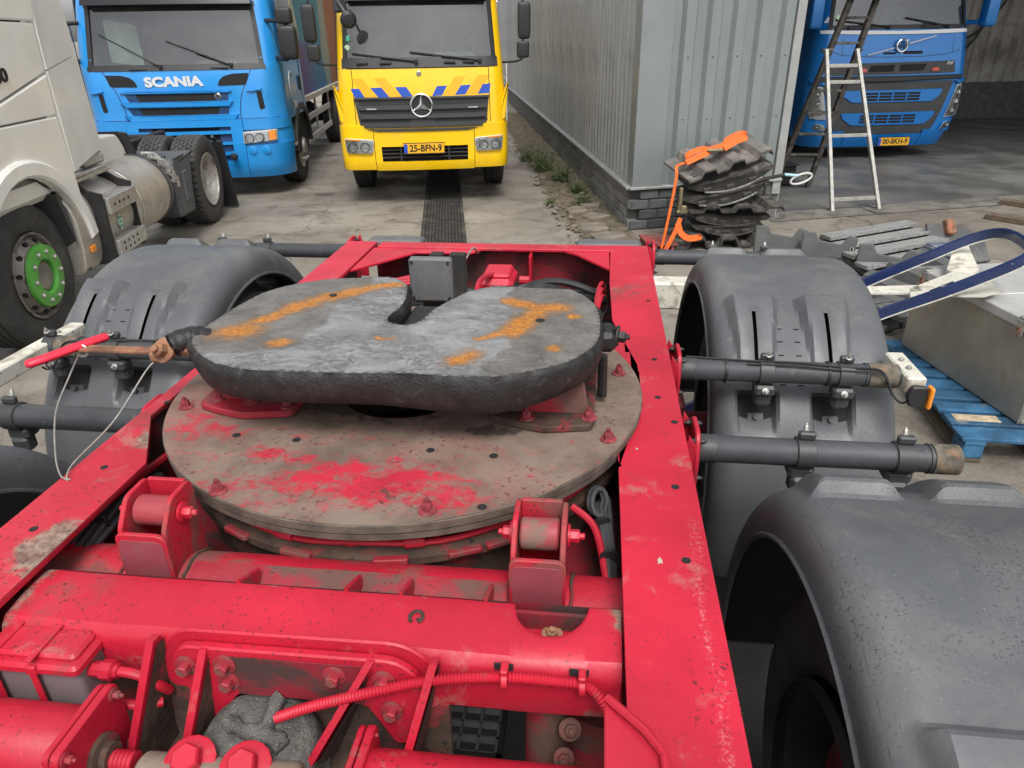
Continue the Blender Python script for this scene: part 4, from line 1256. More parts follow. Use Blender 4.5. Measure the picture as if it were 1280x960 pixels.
def mural():
    k = NT('box_mural_print')
    sx = k.n('ShaderNodeSeparateXYZ', {'Vector': k.co})
    y, z = sx.outputs['Y'], sx.outputs['Z']
    wv = k.noise(0.9, 3, dist=1.5)
    a = k.math('ADD', y, k.math('MULTIPLY', wv, .9))
    c = k.mix(k.ramp(a, -.6, 1.6), (.15, .11, .30), (.07, .20, .42))
    c = k.mix(k.ramp(k.math('ADD', z, k.math('MULTIPLY', wv, .25)), 1.95, 2.1), c, (.08, .24, .38))
    st = k.ramp(k.math('ABSOLUTE', k.math('SUBTRACT', k.math('ADD', y, k.math('MULTIPLY', z, .5)), .35)), .10, .16, 1, 0)
    c = k.mix(k.math('MULTIPLY', st, k.ramp(z, 1.9, 2.2)), c, (.45, .48, .46))
    c = k.mix(k.ramp(a, 1.9, 2.3), c, (.28, .33, .36))
    c = k.mix(k.ramp(a, 2.7, 2.9), c, (.34, .16, .10))
    c = k.mix(k.ramp(k.math('ADD', a, k.math('MULTIPLY', z, -.5)), 2.9, 3.1, 0, .7), c, (.13, .05, .04))
    return k.finish(c, .65, 0, spec=.15)
bx = MB().box((CX, SS + 5.3, 2.45), (2.36, 6.9, 2.75), .01)
obj('box_body', bx, mural(), t)
bt = MB()
for z in (1.09, 3.80): bt.box((CX + 1.19, SS + 5.3, z), (.05, 6.96, .09), .01)
for s1 in (1.85, 8.76): bt.box((CX + 1.19, SS + s1, 2.45), (.052, .07, 2.8), .01)
bt.box((CX, SS + 1.85, 1.09), (2.4, .07, .09), .01)
obj('box_trim', bt, CREAM, t)

# ------------------------------------------------------------------ deep blue truck in the bay
SV, CX = 11.8, 7.15
t = thing('blue_truck', 'deep blue lorry with a white line under its windscreen parked inside the bay', 'lorry', (CX, SV + 3, 0), YY)
vc = Cab(CX, SV, [(.2, 1.27), (.7, 1.34), (1.2, 1.33), (1.9, 1.26), (2.6, 1.18), (3.3, 1.12)], [(.2, .10), (.45, .02), (.8, 0), (1.2, .01), (1.5, .03), (1.85, .08), (1.95, .11), (2.7, .30), (3.3, .5)], .12, .22, 1.9,
         [.42, .8, 1.2, 1.5, 1.85, 2.3, 2.8, 3.3], .875, 2.01, 2.85)
obj('cab', vc.shell(), BLUE_V, t)
vc.windscreen(t)
obj('white_line', vc.con([(5.93, 1.905), (6.5, 1.89), (7.15, 1.885), (7.8, 1.89), (8.36, 1.905), (8.36, 1.955), (7.15, 1.93), (5.93, 1.955)], .006, .012, 0), WHITE_P, t)
obj('windscreen_cowl', vc.patch(-.88, .88, 1.955, 2.02, .006, 20, 3, .014), GRILLE, t)
for x0, x1, zt in ((6.95, 6.12, 2.10), (7.95, 7.2, 2.12)):
    wiper(t, vc, x0, x1, 1.985, zt)
obj('wiper_box', MB().box((6.5, vc.surf(6.5, 1.99) - .02, 1.985), (.42, .03, .05), .01).box((7.65, vc.surf(7.65, 1.99) - .02, 1.985), (.34, .03, .05), .01), BLACK, t)
gap = MB()
bow_ = [(5.95, 1.70), (6.25, 1.60), (6.7, 1.57), (7.15, 1.565), (7.6, 1.57), (8.0, 1.60), (8.36, 1.70)]
for a, b_ in zip(bow_, bow_[1:]):
    gap.join(vc.con([a, b_, (b_[0], b_[1] - .01), (a[0], a[1] - .01)], .002, 0, 0))
for x in (6.25, 8.08): gap.join(vc.con(rect(x - .004, 1.6, x + .004, 1.88), .002, 0, 0))
obj('panel_gap', gap, BLUE_SD, t)
obj('nose_slot', vc.con(rect(7.23, 1.60, 7.55, 1.645), .004, 0, 0).join(vc.con(rect(6.9, 1.60, 7.1, 1.63), .004, 0, 0)), VOID, t)
# diagonal bar with ring emblem
em = MB()
y_ = vc.surf(7.166, 1.72) - .03
em.prism([(6.63, 1.588), (7.05, 1.685), (7.05, 1.70), (6.63, 1.60)], .012, XZ(y_ - .0)); em.prism([(7.28, 1.745), (7.70, 1.853), (7.70, 1.866), (7.28, 1.762)], .012, XZ(y_))
em.tube([(7.166 + .085 * math.cos(2 * PI * k / 28), y_ - .01, 1.723 + .085 * math.sin(2 * PI * k / 28)) for k in range(28)], .016, 8, closed=True)
em.add([(7.20, y_ - .012, 1.80), (7.265, y_ - .012, 1.815), (7.245, y_ - .012, 1.755)], [(0, 1, 2)])
e_ = obj('ring_emblem', em, CHROME, t)
obj('emblem_band', MB().box((7.166, y_ - .016, 1.723), (.12, .008, .04), .003), BLUE_SD, e_)
pn = obj('grille_panel', vc.con(rounded([(6.0, 1.44), (6.4, 1.475), (8.15, 1.495), (8.19, 1.32), (6.6, 1.30), (6.05, 1.30)], .03), .008, 0), GRILLE, t)
obj('panel_slot', vc.con(rounded([(6.72, 1.44), (7.12, 1.45), (7.10, 1.35), (6.70, 1.345)], .02), .003, .008, 0).join(vc.con(rounded([(7.2, 1.45), (7.66, 1.455), (7.60, 1.355), (7.2, 1.35)], .02), .003, .008, 0)), VOID, pn)
obj('model_lettering', text_mb('FM', .07, .003, .002, basis((8.05, vc.surf(8.05, 1.45) - .014, 1.455), (1, .25, 0), (0, 0, 1), (0, -1, 0)), shear=.2, width=.13), CHROME, pn)
for x in (6.6, 7.82): obj('marker_lamp', vc.con(rounded(rect(x - .065, 1.345, x + .065, 1.40), .02), .012, .008), RED_LENS, pn)
obj('front_shelf', vc.con(rounded([(5.93, 1.285), (8.33, 1.29), (8.33, 1.23), (7.15, 1.20), (5.93, 1.19)], .02), .05, 0, .015), BLACK, t)
ds = obj('grille_surround', vc.con(rounded([(6.0, 1.19), (8.2, 1.20), (8.08, .75), (7.98, .46), (7.8, .40), (6.5, .40), (6.3, .46), (6.15, .8)], .06), .012, 0), GRILLE, t)
for z1, z0, a in ((1.075, .895, 0.0), (.735, .545, .05)):
    pl_ = [(6.30 + a, z1), (8.02 - a, z1 + .01), (7.99 - a, z1 - .08), (7.86 - a, z0), (6.5 + a, z0), (6.34 + a, z1 - .08)]
    p_ = obj('grille_insert', vc.con(rounded(pl_, .04), .02, .012, .006), BLUE_V, ds)
    vd = MB(); sl = MB()
    for k in range(3):
        zz = z1 - .03 - .046 * k
        vd.join(vc.con(rect(6.68, zz - .034, 7.62, zz), .003, .032, 0))
    for k in range(1, 4): sl.join(vc.con(rect(6.68 + .235 * k - .012, z0 + .03, 6.68 + .235 * k + .012, z1 - .02), .006, .034, 0))
    obj('grille_opening', vd, VOID, p_); obj('grille_bar', sl, BLUE_V, p_)
hl = [(8.16, .64), (8.40, .66), (8.43, .80), (8.39, 1.15), (8.28, 1.13)]
lowv = Cab(CX, SV - .03, [(.18, 1.27), (.7, 1.33), (1.2, 1.33)], [(.18, .12), (.34, .04), (.5, 0), (1.2, .02)], .15, .34, 1.4, [], .5, 0, 0)
for sg in (1, -1):
    f = (lambda p: [(2 * CX - x, z) for x, z in p]) if sg < 0 else (lambda p: p)
    headlight(t, vc, f(hl), [(CX + sg * x, z, r) for x, z, r in ((1.19, 1.03, .035), (1.17, .89, .04), (1.13, .75, .04))])
    headlight(t, lowv, f([(8.12, .455), (8.42, .50), (8.43, .60), (8.18, .555)]), [(CX + sg * 1.12, .525, .03)])
    obj('headlight_brow', vc.con(f(rounded([(8.2, 1.19), (8.46, 1.24), (8.46, 1.18), (8.28, 1.15)], .02)), .05, 0, .015), BLUE_V, t)
    obj('door_window', MB().prism(rounded([(SV + .5, 2.1), (SV + 1.5, 2.1), (SV + 1.5, 2.8), (SV + .7, 2.8)], .07), .014, YZ(CX + sg * 1.235, sg)), bpy.data.materials['dark_side_glass'], t)
    lorry_mirror(t, (CX + sg * 1.42, SV + .15, 2.2), (.2, .2, .46), sg, .05).data.materials[0] = BLUE_V
    obj('mirror_arm', MB().tube([(CX + sg * 1.2, SV + .45, 2.03), (CX + sg * 1.40, SV + .2, 2.05)], .035, 8), BLUE_V, t)
    obj('door_step', MB().box((CX + sg * 1.26, SV + .9, .55), (.1, .6, .5), .03), BLUE_V, t)
    wheel(t, (CX + sg * 1.1, SV + 1.5, .5), .5, .31, sg)
obj('bumper_corner', lowv.patch(-.9995, -.52, .2, .46, .0, 14, 5, .04), BLUE_V, t)
obj('bumper_corner', lowv.patch(.52, .9995, .2, .46, .0, 14, 5, .04), BLUE_V, t)
obj('bumper', lowv.patch(-.512, .512, .2, .40, .0, 14, 4, .04), BLUE_V, t)
num_plate(t, 7.31, SV - .06, .292, .53, .125, '00-BKH-9')
obj('chassis', MB().box((CX, SV + 3.6, .8), (.9, 4.6, .25), .02).box((CX, SV + 1.2, .6), (1.7, 1.6, .5), .05), BLACK_M, t)
for k, x in enumerate((6.02, 6.12)): obj('screen_sticker', vc.con([(x - .05, 2.06), (x + .05, 2.06), (x, 2.15)] if k == 0 else rounded(rect(x, 2.08, x + .1, 2.17), .045), .002, 0, 0), WHITE_P if k == 0 else bpy.data.materials['pale_green_sticker'], t)

# ------------------------------------------------------------------ white tractor unit at the edge of the yard
RX0 = -2.85
t = thing('tractor_unit', 'white tractor unit with a green front hub and bare chassis behind its cab', 'lorry', (-4.1, 7.0, 0), YY)
def side(poly, th, x=RX0, b=.010):
    return MB().prism(poly, th, YZ(x - th, 1), b)
def arcp(c, r, a0, a1, n=10):
    return [(c[0] + r * math.cos(rad(a0 + (a1 - a0) * k / n)), c[1] + r * math.sin(rad(a0 + (a1 - a0) * k / n))) for k in range(n + 1)]
WC = (5.13, .50)
low = arcp(WC, .73, 12, 168, 16)
obj('cab_lower_side', side(low + [(4.0, 1.0), (3.92, 1.50), (5.80, 1.495), (5.83, 1.10)], .05), WHITE, t)
obj('wheel_arch', side(arcp(WC, .78, 8, 172, 18) + arcp(WC, .665, 172, 8, 18), .10, RX0 + .035, .018), WHITE, t)
obj('cab_middle_side', side([(3.92, 1.51), (5.80, 1.505), (5.815, 1.775), (5.12, 1.625), (3.95, 1.36 + .18)], .05), WHITE, t)
obj('cab_door', side([(4.1, 1.555), (5.12, 1.637), (5.815, 1.79), (5.835, 2.105), (4.1, 2.125)], .05, RX0 - .004), WHITE, t)
obj('cab_upper_side', side([(4.1, 2.135), (5.835, 2.116), (5.90, 2.26), (6.0, 3.4), (4.4, 3.4)], .05), WHITE, t)
dfl = MB().add([(RX0, 5.842, 1.10), (RX0, 5.842, 1.795), (RX0 - .07, 6.50, 1.885), (RX0 - .07, 6.53, 1.175), (RX0 - .06, 5.842, 1.10), (RX0 - .06, 5.842, 1.795), (RX0 - .12, 6.50, 1.885), (RX0 - .12, 6.53, 1.175)], [(0, 1, 2, 3), (4, 5, 6, 7), (0, 1, 5, 4), (2, 3, 7, 6), (1, 2, 6, 5), (0, 3, 7, 4)])
obj('rear_deflector', dfl, WHITE, t)
dfl = MB().add([(RX0, 5.842, 1.806), (RX0, 5.92, 3.3), (RX0 - .08, 6.42, 3.3), (RX0 - .07, 6.495, 1.897), (RX0 - .06, 5.842, 1.806), (RX0 - .06, 5.92, 3.3), (RX0 - .14, 6.42, 3.3), (RX0 - .12, 6.495, 1.897)], [(0, 1, 2, 3), (4, 5, 6, 7), (0, 1, 5, 4), (2, 3, 7, 6), (1, 2, 6, 5), (0, 3, 7, 4)])
obj('rear_deflector', dfl, WHITE, t)
obj('deflector_foot', MB().box((RX0 - .10, 6.35, 1.11), (.08, .35, .09), .02), M('dull_white_plastic', (.42, .40, .36), .6, dirt=(DUST, 6, .5, .6)), t)
obj('cab_body', MB().box((-4.1, 4.9, 2.2), (2.36, 1.9, 2.5), .05).box((-4.1, 4.3, .9), (2.0, .8, .5), .05), WHITE, t)
obj('seam_backing', MB().box((-2.93, 4.95, 2.2), (.02, 1.7, 2.2)), M('olive_seam_gap', (.10, .10, .07), .8), t)  # olive-dark backing behind the seams of the side panels
obj('output_figures', text_mb('460', .115, .003, .003, basis((RX0 + .002, 5.19, 1.785), (0, 1, .09), (0, -.02, 1), (1, 0, 0)), width=.25), INK, t)
obj('arch_liner', MB().grid(14, 2, lambda i, j: (RX0 - .05 - .45 * j, WC[0] + .66 * math.cos(rad(-5 + i * 14)), WC[1] + .66 * math.sin(rad(-5 + i * 14)))), VOID, t)
obj('mudguard_rear', MB().grid(7, 4, lambda i, j: (RX0 - .02 - .35 * j / 3, 5.50 + .03 * i + (.02 if j in (0, 3) else 0), .99 - .105 * i)).grid(7, 2, lambda i, j: (RX0 - .02, 5.50 + .03 * i + .05 * j, .99 - .105 * i)), GRILLE, t)
wheel(t, (RX0 - .24, WC[0] + .0, .50), .50, .32, 1, 'green')
# silver tank casing, steps, tank
obj('silencer', MB().prism(rounded([(-.28, .33), (.0, .33), (.04, .5), (.04, .8), (-.02, .95), (-.28, .98)], .1, 5), .34, basis((RX0 - .03, 5.965, 0), (1, 0, 0), (0, 0, 1), (0, -1, 0)), .012), STEEL, t)
obj('side_marker', MB().box((RX0 + .015, 5.76, .52), (.02, .08, .05), .006), AMBER, t)
stp = MB()
for s1 in (5.955, 6.53): stp.prism([(RX0 - .15, .33), (RX0 + .10, .36), (RX0 + .10, .90), (RX0 - .0, .93), (RX0 - .15, 1.04)], .03, basis((0, s1, 0), (1, 0, 0), (0, 0, 1), (0, -1, 0)))
obj('step_bracket', stp, BLACK_M, t)
for z in (.80, .46):
    s_ = obj('step', MB().box((RX0 + .115, 6.24, z), (.03, .56, .125), .004).box((RX0 + .04, 6.24, z + .055), (.15, .56, .012)), ALU, t)
    hs = MB()
    for k in range(4):
        for dz in ((-.0,) if z > .6 else (-.025, .025)):
            hs.lathe([(.013, 0), (.013, .002)], (RX0 + .13, 6.06 + .09 * k, z + dz), (1, 0, 0), 10)
    obj('step_holes', hs, VOID, s_)
obj('catalyst_tank', MB().lathe([(.25, 0), (.30, .02), (.305, .06), (.305, .50), (.30, .53)], (RX0 - .23, 5.98, .66), (0, 1, 0), 40), STEEL, t)
dm = MB().prism([(0, -.075), (.055, 0), (0, .075), (-.055, 0)], .003, basis((RX0 + .078, 6.19, .63), (0, 1, 0), (0, 0, 1), (1, 0, 0)))
dmo = obj('diamond_sticker', dm, M('green_white_sticker', (.45, .62, .52), .5), t)
ds_ = MB()
for k in range(3): ds_.box((RX0 + .083, 6.19, .665 - .035 * k), (.002, .05, .014))
obj('sticker_print', ds_, M('sticker_green', (.05, .36, .2), .5), dmo)
obj('fuel_tank', MB().lathe([(.22, 0), (.30, .012), (.33, .05), (.335, .1), (.335, .86), (.33, .92), (.30, .97), (.2, .985)], (RX0 - .24, 6.545, .66), (0, 1, 0), 48), STEEL, t)
for s1 in (6.66, 7.36): obj('tank_strap', MB().lathe([(.337, 0), (.345, .005), (.345, .05), (.337, .055)], (RX0 - .24, s1, .66), (0, 1, 0), 48, cap=False), RIM if s1 < 7 else GRILLE, t)
ft = MB()
for k in range(4):
    a = rad(60 - 16 * k)
    ft.tube(spline([(RX0 - .24 + .35 * math.cos(a + .25), 7.45, .66 + .35 * math.sin(a + .25)), (RX0 - .24 + .37 * math.cos(a), 7.52, .66 + .37 * math.sin(a)), (RX0 - .24 + .36 * math.cos(a - .2), 7.54, .66 + .36 * math.sin(a - .2))], 4), .02, 8)
    ft.cyl((RX0 - .24 + .36 * math.cos(a), 7.47, .66 + .36 * math.sin(a)), (RX0 - .24 + .36 * math.cos(a), 7.56, .66 + .36 * math.sin(a)), .024, 10)
obj('gas_fittings', ft, ZINC, t)
pf = MB()
for k in range(5): pf.box((RX0 - .06 - .075 * k, 5.98, 1.045 + .004 * (k % 2)), (.06, .95, .025), .005)
pf.box((RX0 - .2, 5.98, 1.02), (.38, .9, .02))
obj('catwalk', pf, ALU, t)
obj('rear_fairing', MB().prism(rounded([(6.62, .92), (7.47, .90), (7.42, 1.08), (7.33, 1.19), (7.15, 1.215), (6.62, 1.22)], .03), .35, YZ(-3.46, 1), .02), WHITE, t)
obj('fairing_edge', MB().prism([(7.485, .885), (7.72, .885), (7.54, 1.185), (7.35, 1.215), (7.44, 1.09)], .38, YZ(-3.48, 1), .015), GRILLE, t)
obj('wing_front', MB().prism(rounded([(7.66, .32), (8.12, .30), (8.16, .55), (8.24, .80), (8.36, .90), (7.72, .90), (7.66, .8)], .04), .62, YZ(-3.42, 1), .02).box((-3.15, 7.72, .83), (.5, .3, .24), .03), FENDER, t)
obj('wing_ridge', MB().box((-2.795, 7.95, .60), (.03, .14, .30), .01).box((-2.80, 7.9, .9), (.02, .3, .025), .006), FENDER, t)
obj('mud_flap', MB().prism([(9.36, .85), (9.44, .86), (9.66, .02), (9.60, .02)], .34, YZ(-3.12, 1), .004).tube([(-2.86, 9.33, .92), (-2.86, 9.42, .86)], .02, 6), BLACK, t)
for x in (-2.965, -3.325): wheel(t, (x, 8.85, .5), .50, .30, 1, 'dish' if x > -3.1 else 'plain', tread=True)
for x in (-4.875, -5.235): wheel(t, (x, 8.85, .5), .50, .30, -1, 'plain')
wheel(t, (-5.1, WC[0], .5), .50, .32, -1, 'plain')
obj('chassis', MB().box((-3.68, 7.3, .80), (.09, 5.4, .27), .01).box((-4.52, 7.3, .80), (.09, 5.4, .27), .01).cyl((-5.2, 8.85, .5), (-3.0, 8.85, .5), .1, 12).cyl((-5.0, WC[0], .5), (-3.2, WC[0], .5), .07, 12).box((-4.1, 9.85, .75), (.9, .12, .3), .01), BLACK_M, t)
# ================================================================== RED TURNTABLE TRAILER FRAME
UC = -.451
ZT = 1.15
TR = thing('trailer_chassis', 'red trailer frame with a greasy coupling plate on a round turntable and grey mudguards', 'trailer', (UC, 1.6, 0), YT)
def plate_paint(name, lo, hi, big=True):
    """red paint worn through to pale dust, dark drops"""
    k = NT(name)
    c = k.mix(k.ramp(k.noise(5, 5), .3, .7), (.40, .022, .042), (.54, .03, .058))
    dn = k.math('ADD', k.attr('dirt'), k.math('MULTIPLY', k.math('SUBTRACT', k.noise(34, 9, .76, dist=.5), .5), 1.5))
    dn = k.math('ADD', dn, k.math('MULTIPLY', k.math('SUBTRACT', k.noise(6, 8, .72, co=k.n('ShaderNodeMapping', {'Vector': k.co, 'Rotation': (0, 0, .35), 'Scale': (1, 3.2, 1)}).outputs[0], dist=.8), .5), .9))
    d = k.ramp(dn, .18, .60, 0, .97)
    dc = k.mix(k.ramp(k.noise(7, 7, .65), .35, .65), lo, hi)
    dc = k.mix(k.ramp(k.noise(3, 5, .6), .5, .7, 0, .5), dc, (.30, .13, .11))
    c = k.mix(d, c, dc)
    sp = k.ramp(k.noise(70, 3, .6, dist=.3), .60, .63, 0, .85)
    sp = k.math('MULTIPLY', sp, k.ramp(k.noise(6, 4), .42, .6, 0, 1))
    c = k.mix(sp, c, (.12, .03, .032))
    sp2 = k.ramp(k.noise(21, 4, .6, dist=.5), .70, .72, 0, .75)
    c = k.mix(sp2, c, (.075, .05, .042))
    ol = k.ramp(k.math('ADD', k.attr('oil'), k.math('MULTIPLY', k.math('SUBTRACT', k.noise(22, 8, .7, dist=.5), .5), 1.2)), .40, .58, 0, .85)
    c = k.mix(ol, c, (.050, .035, .030))
    r = k.n('ShaderNodeMapRange', {'Value': d, 'To Min': .4, 'To Max': .85}).outputs[0]
    h = k.math('ADD', k.noise(40, 7, .7), k.math('MULTIPLY', d, .5))
    return k.finish(c, r, 0, h, .004, .5)
PLATEM = plate_paint('dusty_turntable_paint', (.118, .090, .068), (.205, .162, .126))

# --- side rails
def rail(poly, dirt, rub, holes):
    b = MB().prism(poly, .015, Matrix.Translation((0, 0, ZT - .0155)), .003)
    inner = [p for p in poly]
    vs, fs, bd = sheet(poly, .014)
    o = obj('side_rail', b, RED, TR)
    s = obj('rail_top', MB().add([(v[0], v[1], ZT + .0005) for v in vs], fs), RED, o)
    attr(s, 'dirt', dirt); attr(s, 'rub', rub)
    sg = 1 if poly[0][0] > UC else -1
    xo = UC + sg * .655
    w = MB().box((xo, 1.4, .99), (.014, 3.4, .29), .003)
    w.box((UC + sg * .60, 1.4, .845), (.13, 3.4, .014), .003)
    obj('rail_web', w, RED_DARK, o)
    h = MB()
    for u, v in holes: h.lathe([(.0085, 0), (.0085, .0007)], (u, v, ZT + .0005), (0, 0, 1), 12)
    obj('bolt_hole', h, VOID, o)
    return o
RP = [(.225, -.5), (.225, 3.115), (.066, 3.115), (.058, 2.62), (.064, 2.2), (.13, 1.86), (.134, 1.64), (.068, 1.315), (.070, -.5)]
def dR(p):
    return .02 + .3 * sstep(.10, .07, p.x) * (1 if 1.2 < p.y < 1.7 else .4) + .12 * fbm(p, 5)
def rR(p):
    return max(0, 1 - abs(p.x - .20 - .012 * fbm((0, p.y * 5, 0))) / .030) * sstep(1.35, 1.1, p.y) * .50
rail(RP, dR, rR, [(.174, 1.661), (.205, 1.534), (.183, 1.257), (.182, 1.027), (.18, 1.9), (.19, 2.4)])
m_ = lambda u: 2 * UC - u
LP = [(m_(.225), -.5), (m_(.225), 3.115), (m_(.09), 3.115), (m_(.085), 2.2), (m_(.184), 1.92), (m_(.190), 1.45), (m_(.075), 1.24), (m_(.080), -.5)]
def dL(p):
    d = .75 * math.exp(-((p.y - 1.36) / .09) ** 2) * sstep(-1.12, -1.02, p.x) + .8 * math.exp(-((p.y - .95) / .10) ** 2) * sstep(-1.10, -1.0, p.x)
    return max(d, .35 * sstep(.7, .4, p.y)) + .07 + .08 * fbm(p, 5)
rail(LP, dL, lambda p: .1, [(-1.09, 1.522), (-1.08, 1.662), (-1.075, 1.9), (-1.06, 1.215), (-1.06, .996)])
chip = MB()
for u, v, r_ in ((.135, 1.02, .008), (.11, 1.4, .004)):
    chip.add([(u + r_ * (1 + .5 * math.sin(k * 2.4)) * math.cos(2 * PI * k / 9) * .6, v + r_ * (1 + .4 * math.cos(k * 3.1)) * math.sin(2 * PI * k / 9), ZT + .0013) for k in range(9)], [tuple(range(9))])
obj('paint_chip', chip, M('bare_primer', (.42, .36, .30), .8), TR)

# --- front cross beam with corner gussets
fb = MB().box((UC, 3.075, 1.143), (1.04, .082, .014), .003)
o = obj('front_beam', fb, RED_PLAIN, TR)
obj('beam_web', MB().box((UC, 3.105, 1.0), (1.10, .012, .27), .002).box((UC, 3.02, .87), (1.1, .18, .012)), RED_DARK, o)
obj('beam_fin', MB().prism([(3.10, .90), (2.98, .98), (2.98, 1.13), (3.10, 1.136)], .012, YZ(-.285, 1), .002), RED_PLAIN, o)
for pts in ([(-.985, 2.70), (-.985, 3.034), (-.50, 3.034), (-.53, 2.99), (-.78, 2.975), (-.925, 2.775)], [(.060, 2.78), (.060, 3.034), (-.13, 3.034), (-.08, 2.99)]):
    obj('corner_gusset', MB().prism(pts, .012, Matrix.Translation((0, 0, ZT - .017)), .003), RED_PLAIN, o)
for u0, u1 in ((-1.10, -.83), (-.09, .21)):
    obj('buffer_block', MB().box(((u0 + u1) / 2, 3.33, 1.085), (u1 - u0, .10, .05), .01).box(((u0 + u1) / 2, 3.21, 1.06), (.10, .22, .04), .01), FENDER, TR)
cb = MB().box((.02, 4.05, .62), (1.5, .14, .16), .01).box((UC, 3.6, .60), (.14, .95, .12), .01).box((UC, 3.14, .74), (.12, .07, .3), .01)
obj('drawbar_crosspiece', cb, CREAM, TR)
obj('underslung_beam', MB().box((UC, 3.5, .52), (1.6, .3, .14), .02), BLACK_M, TR)

# --- turntable
TC, RT, HC, HR = V(-.470, 1.640, 0), .600, V(-.478, 1.615, 0), .162
NA, NR = 150, 40
def tt(i, j):
    a, f = 2 * PI * i / NA, j / (NR - 1)
    d = V(math.cos(a), math.sin(a), 0)
    p = (HC + d * HR).lerp(TC + d * RT, f)
    return (p.x, p.y, 1.172 + .0012 * fbm((p.x, p.y, 3), 14))
ring = MB().grid(NA, NR, tt, cu=True)
BL = [(-.55, 1.20, .035), (-.49, 1.235, .030), (-.43, 1.17, .055), (-.37, 1.205, .05), (-.30, 1.22, .025), (-.26, 1.145, .045), (-.70, 1.27, .03), (-.84, 1.36, .035), (-.62, 1.25, .02)]
def tdirt(p):
    d = .66 + .12 * sstep(.54, .60, math.hypot(p.x - TC.x, p.y - TC.y))
    for u, v, r_ in BL:
        q = math.hypot((p.x - u) / 1.5, p.y - v) / r_
        d = min(d, .66 - .42 * math.exp(-q * q * 1.0))
    red = math.exp(-((p.x + .58) / .28) ** 2 - ((p.y - 1.15) / .09) ** 2) * .22 + math.exp(-((p.x + .93) / .07) ** 2 - ((p.y - 1.42) / .14) ** 2) * .28
    return d - red + .10 * sstep(1.3, 1.5, p.y) * sstep(-.95, -.8, p.x) - .06 * fbm(p, 7)
o = obj('turntable_plate', ring, PLATEM, TR, fix=False)
attr(o, 'dirt', tdirt)
attr(o, 'oil', lambda p: .62 * math.exp(-((p.x + .22) / .11) ** 2 - ((p.y - 1.42) / .045) ** 2) + .45 * math.exp(-((p.x + .70) / .12) ** 2 - ((p.y - 1.50) / .07) ** 2) + .5 * math.exp(-(max(0, math.hypot(p.x - HC.x, p.y - HC.y) - .17) / .05) ** 2))
e_ = MB().lathe([(RT, 1.1715), (RT + .002, 1.169), (RT + .001, 1.152), (RT - .004, 1.1515), (RT - .004, 1.147), (RT - .001, 1.1465), (RT - .002, 1.134), (RT - .03, 1.133)], (TC.x, TC.y, 0), (0, 0, 1), 120, cap=False)
e_.grid(60, 2, lambda i, j: (HC.x + HR * math.cos(2 * PI * i / 60), HC.y + HR * math.sin(2 * PI * i / 60), (1.171, 1.02)[j]), cu=True)
obj('plate_rim', e_, M('dusty_rim_steel', (.105, .082, .064), .8, var=.35, vs=20, bump=.5, dirt=((.42, .02, .04), 8, .60, .7)), o)
h = MB()
for u, v in ((-.809, 1.341), (-.661, 1.333), (-.346, 1.317), (-.203, 1.307), (-.02, 1.509), (-.93, 1.6), (-.2, 1.12)): h.lathe([(.0095, 0), (.0095, .0008)], (u, v, 1.1726), (0, 0, 1), 14)
obj('plate_hole', h, VOID, o)
bm1 = mesh('bolt', MB().bolt((0, 0, 0), (0, 0, 1), .0108, .016), M('dusty_red_bolt', (.22, .028, .036), .7, var=.3, vs=50, bump=.5, dirt=((.17, .13, .10), 35, .5, .8)), off=(0, 0, 0))
for u, v in ((-1.0, 1.462), (-.742, 1.122), (-.304, 1.099), (.045, 1.40), (.075, 1.75), (-.92, 1.78)):
    inst(bm1, 'bolt', o, (u, v, 1.172), (0, 0, random.uniform(0, 3)))
# bearing rings below
br = MB().lathe([(.40, 1.133), (.548, 1.133), (.551, 1.10), (.538, 1.098), (.538, 1.085), (.40, 1.08)], (TC.x, TC.y, 0), (0, 0, 1), 96, cap=False)
obj('slewing_ring', br, BLACK_M, TR)
lr = MB().lathe([(.42, 1.09), (.535, 1.085), (.563, 1.068), (.568, 1.062), (.568, 1.045), (.56, 1.040), (.545, 1.035), (.535, .93), (.42, .93)], (TC.x, TC.y, 0), (0, 0, 1), 96, cap=False)
lr_ = obj('base_ring', lr, GRIMY, TR)
bm2 = mesh('ring_bolt', MB().bolt((0, 0, 0), (0, 0, 1), .011, .014, True, False), CABLE_RED, off=(0, 0, 0))
for a in (-109, -89.5, -71, -125, -55, -140, -40):
    inst(bm2, 'ring_bolt', lr_, (TC.x + .536 * math.cos(rad(a)), TC.y + .536 * math.sin(rad(a)), 1.083))
tb = MB()
for a in (-117, -101, -81, -66, -58):
    d = V(math.cos(rad(a)), math.sin(rad(a)), 0)
    tb.prism(rounded(rect(-.035, -.02, .035, .02), .006), .012, Matrix.Translation((TC.x + .558 * d.x, TC.y + .558 * d.y, 1.056)) @ Matrix.Rotation(rad(a + 90), 4, 'Z'), .002)
obj('ring_tab', tb, RED_DIRTY, lr_)
obj('ring_hose', MB().tube([(TC.x + .556 * math.cos(rad(a)), TC.y + .556 * math.sin(rad(a)), 1.092 + .004 * math.sin(a * .2)) for a in range(-175, -5, 4)], .0065, 8), CABLE_RED, TR)
hc = MB()
for a in (-104, -76, -130):
    hc.lathe([(.010, -.02), (.011, -.018), (.011, .018), (.010, .02)], (TC.x + .556 * math.cos(rad(a)), TC.y + .556 * math.sin(rad(a)), 1.092), (-math.sin(rad(a)), math.cos(rad(a)), 0), 10)
obj('hose_clip', hc, CABLE_RED, TR)
obj('subframe_floor', MB().box((UC, 1.62, .90), (1.20, 1.3, .04), .01), RED_DARK, TR)

